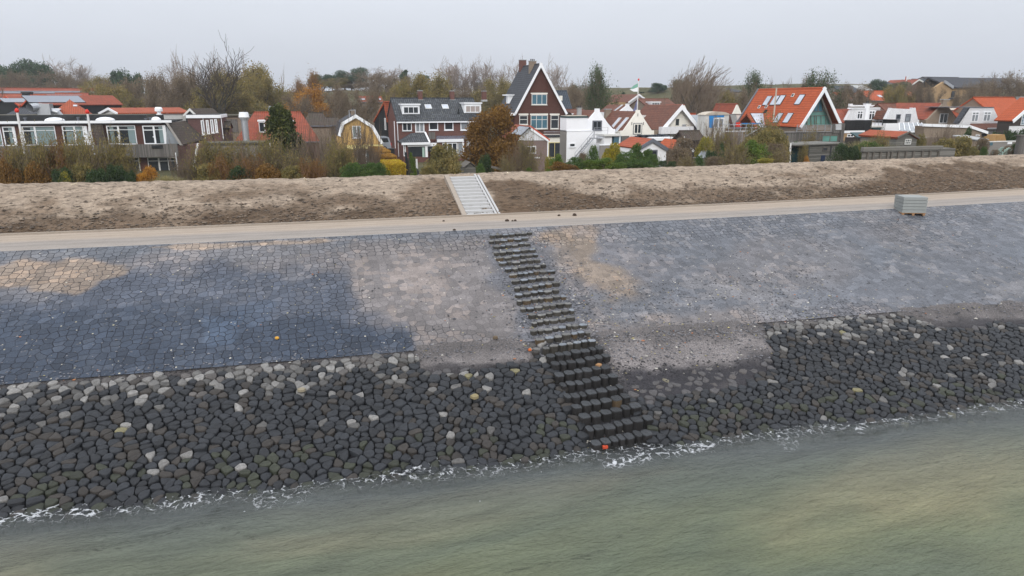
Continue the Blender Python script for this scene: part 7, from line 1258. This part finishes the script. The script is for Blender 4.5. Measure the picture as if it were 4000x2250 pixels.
for x,yt,w_,D,key,lab in ((60,150,190,210,'bare2','tall bare tree leftmost of the pale row'),(160,135,200,212,'bare3','tall bare tree second of the pale row'),(260,150,180,214,'bare2','tall bare tree third of the pale row'),(330,140,190,216,'bare3','tall bare tree fourth of the pale row'),(430,135,200,210,'bare2','tall bare tree fifth of the pale row'),(540,130,200,212,'bare3','tall bare tree sixth of the pale row'),(640,140,200,214,'bare2','tall bare tree touching the slate roof left edge'),(1030,170,170,215,'bare3','bare tree behind the tall gable right side'),(1180,148,260,205,'bare2','tall bare tree right of the tall gable'),(1290,280,130,215,'bare3','small bare tree right of the tall gable'),(330,320,160,225,'pine1','dark pine among the pale bare row'),(1340,345,180,225,'pine1','dark pine right of the slate wing'),(480,330,330,180,'oak','olive tree below the pale bare row'),(600,380,260,175,'oak','yellow olive tree left of the slate roof'),(240,400,300,180,'brownt','green brown tree below the pale bare row left'),(1360,380,260,170,'brownt','brown orange tree behind the slate wing'),(1450,420,220,165,'brownt','brown tree right of the slate wing'),(100,390,260,185,'brownt','brown tree behind the terrace chimneys')):
    tr(key,4,x,yt,w_,D,lab,'pine_tree' if 'pine' in key else 'bare_tree' if 'bare' in key else 'tree',group='trees around the tall gabled house')
tr('greent',5,500,85,430,135,'tall grey green tree with ragged top left of the flagpole','tree'); tr('greent',5,410,240,260,137,'lower grey green tree touching the tall ragged one','tree'); tr('brownt',5,200,280,240,150,'brown bushy tree above the white cube building','tree')
for x,yt,w_,D,key,lab in ((1190,238,190,235,'pine2','dark dune pine above the brown roofs'),(1255,265,120,236,'pine1','smaller dune pine right of the dark one'),(1470,200,200,215,'pine1','green dune pine left of the bare crowns'),(1420,260,260,170,'brownt','brown tree left of the tall windswept tree'),(1560,230,220,165,'brownt','brown grey tree behind the tall windswept tree'),(1090,345,90,240,'pine1','low dune shrub pine'),(990,350,70,240,'pine1','very small dune pine near the flagpole'),(760,352,50,240,'pine1','tiny dune pine left of the flagpole')):
    tr(key,5,x,yt,w_,D,lab,'pine_tree' if 'pine' in key else 'tree',group='trees on the middle dune')
tr('wind',6,240,5,760,122,'tall dark bare tree bent by the wind','bare_tree',rz=0)
tr('wind',6,450,150,480,135,'smaller windswept tree right of the tall one','bare_tree',rz=.3)
for x,yt,w_,D,key,lab in ((60,190,300,150,'brownt','grey brown tree left of the tall windswept tree'),(330,280,330,140,'brownt','brown bushy tree under the windswept crown'),(480,340,280,135,'brownt','brown tree behind the arched roof'),(620,400,260,130,'oak','olive brown tree behind the small pale gable'),(800,400,300,130,'brownt','dark brown tree left of the big orange roof'),(1030,150,460,150,'greent','spreading grey green tree behind the big orange roof left'),(1330,225,300,155,'bare1','bare spreading tree behind the big orange roof'),(1160,230,200,152,'bare1','fine bare tree left behind the big orange roof'),(740,350,160,190,'brownt','small tree on the dune below the grey roof'),(940,330,200,140,'brownt','dark tree touching the orange roof corner')):
    tr(key,6,x,yt,w_,D,lab,'tree',group='trees around the big orange roof')
for x,yt,w_,D,key,lab in ((370,150,560,140,'greent','broad grey brown tree behind the glazed gable'),(210,220,200,145,'brownt','brown tree behind the orange roof right slope'),(510,300,260,142,'brownt','brown tree at the right of the broad one'),(850,285,260,160,'brownt','dark brown tree before the orange roofs, left'),(960,330,200,158,'brownt','brown tree before the orange roofs, middle'),(1300,310,260,155,'oak','olive brown tree before the orange roofs, right'),(1420,280,260,156,'brownt','dark brown tree right of the orange roofs'),(1090,195,230,210,'pine2','dark green dune pine, left of the pair'),(1010,215,110,212,'pine1','small dune pine beside the left of the pair'),(1350,225,260,208,'pine2','broad dune pine, right of the pair'),(1220,260,200,206,'pine1','low dune pine between the pair'),(720,430,200,150,'brownt','brown shrub tree above the white mansard house')):
    tr(key,7,x,yt,w_,D,lab,'pine_tree' if 'pine' in key else 'tree',group='trees on the right dune')
for x,yt,w_,D,key,lab in ((150,270,260,158,'brownt','brown tree left of the tan hall'),(30,330,200,150,'oak','olive tree above the brown tile roof left end'),(420,280,240,155,'brownt','dark olive tree left against the tan hall'),(530,340,180,150,'brownt','brown tree at the tan hall corner'),(900,310,260,150,'brownt','brown tree right against the tan hall'),(1020,280,260,152,'brownt','brown twiggy tree in front of the hall roof left'),(1140,250,280,153,'brownt','brown twiggy tree in front of the hall roof right'),(1290,220,300,154,'brownt','brown tree on the right hill'),(1430,200,300,155,'brownt','brown tree on the right hill near the edge'),(1560,190,300,150,'brownt','brown tree at the right edge'),(1250,130,280,200,'bare1','fine bare tree on the right skyline'),(1380,110,280,198,'bare1','fine bare tree crown highest on the right skyline'),(1530,115,260,196,'bare1','fine bare tree at the right skyline edge'),(860,370,170,140,'brownt','low brown tree below the tan hall'),(1000,400,260,135,'brownt','low brown tree above the orange roof left end')):
    tr(key,8,x,yt,w_,D,lab,'tree',group='trees on the right hill')
# ------------------------------------------------------------------ light sea haze: one even closed volume round the camera and the scene
n=N('haze'); out=n.t.nodes['Material Output']; n.t.nodes.remove(n.b)
pv=n.t.nodes.new('ShaderNodeVolumePrincipled'); pv.inputs['Color'].default_value=(.86,.89,.95,1); pv.inputs['Density'].default_value=.00032; pv.inputs['Anisotropy'].default_value=.2
n.t.links.new(pv.outputs[0],out.inputs['Volume'])
tag(obj('haze',M().box(-560,720,-910,470,-6,45),n.m),'thin pale sea haze',None,None,'stuff')
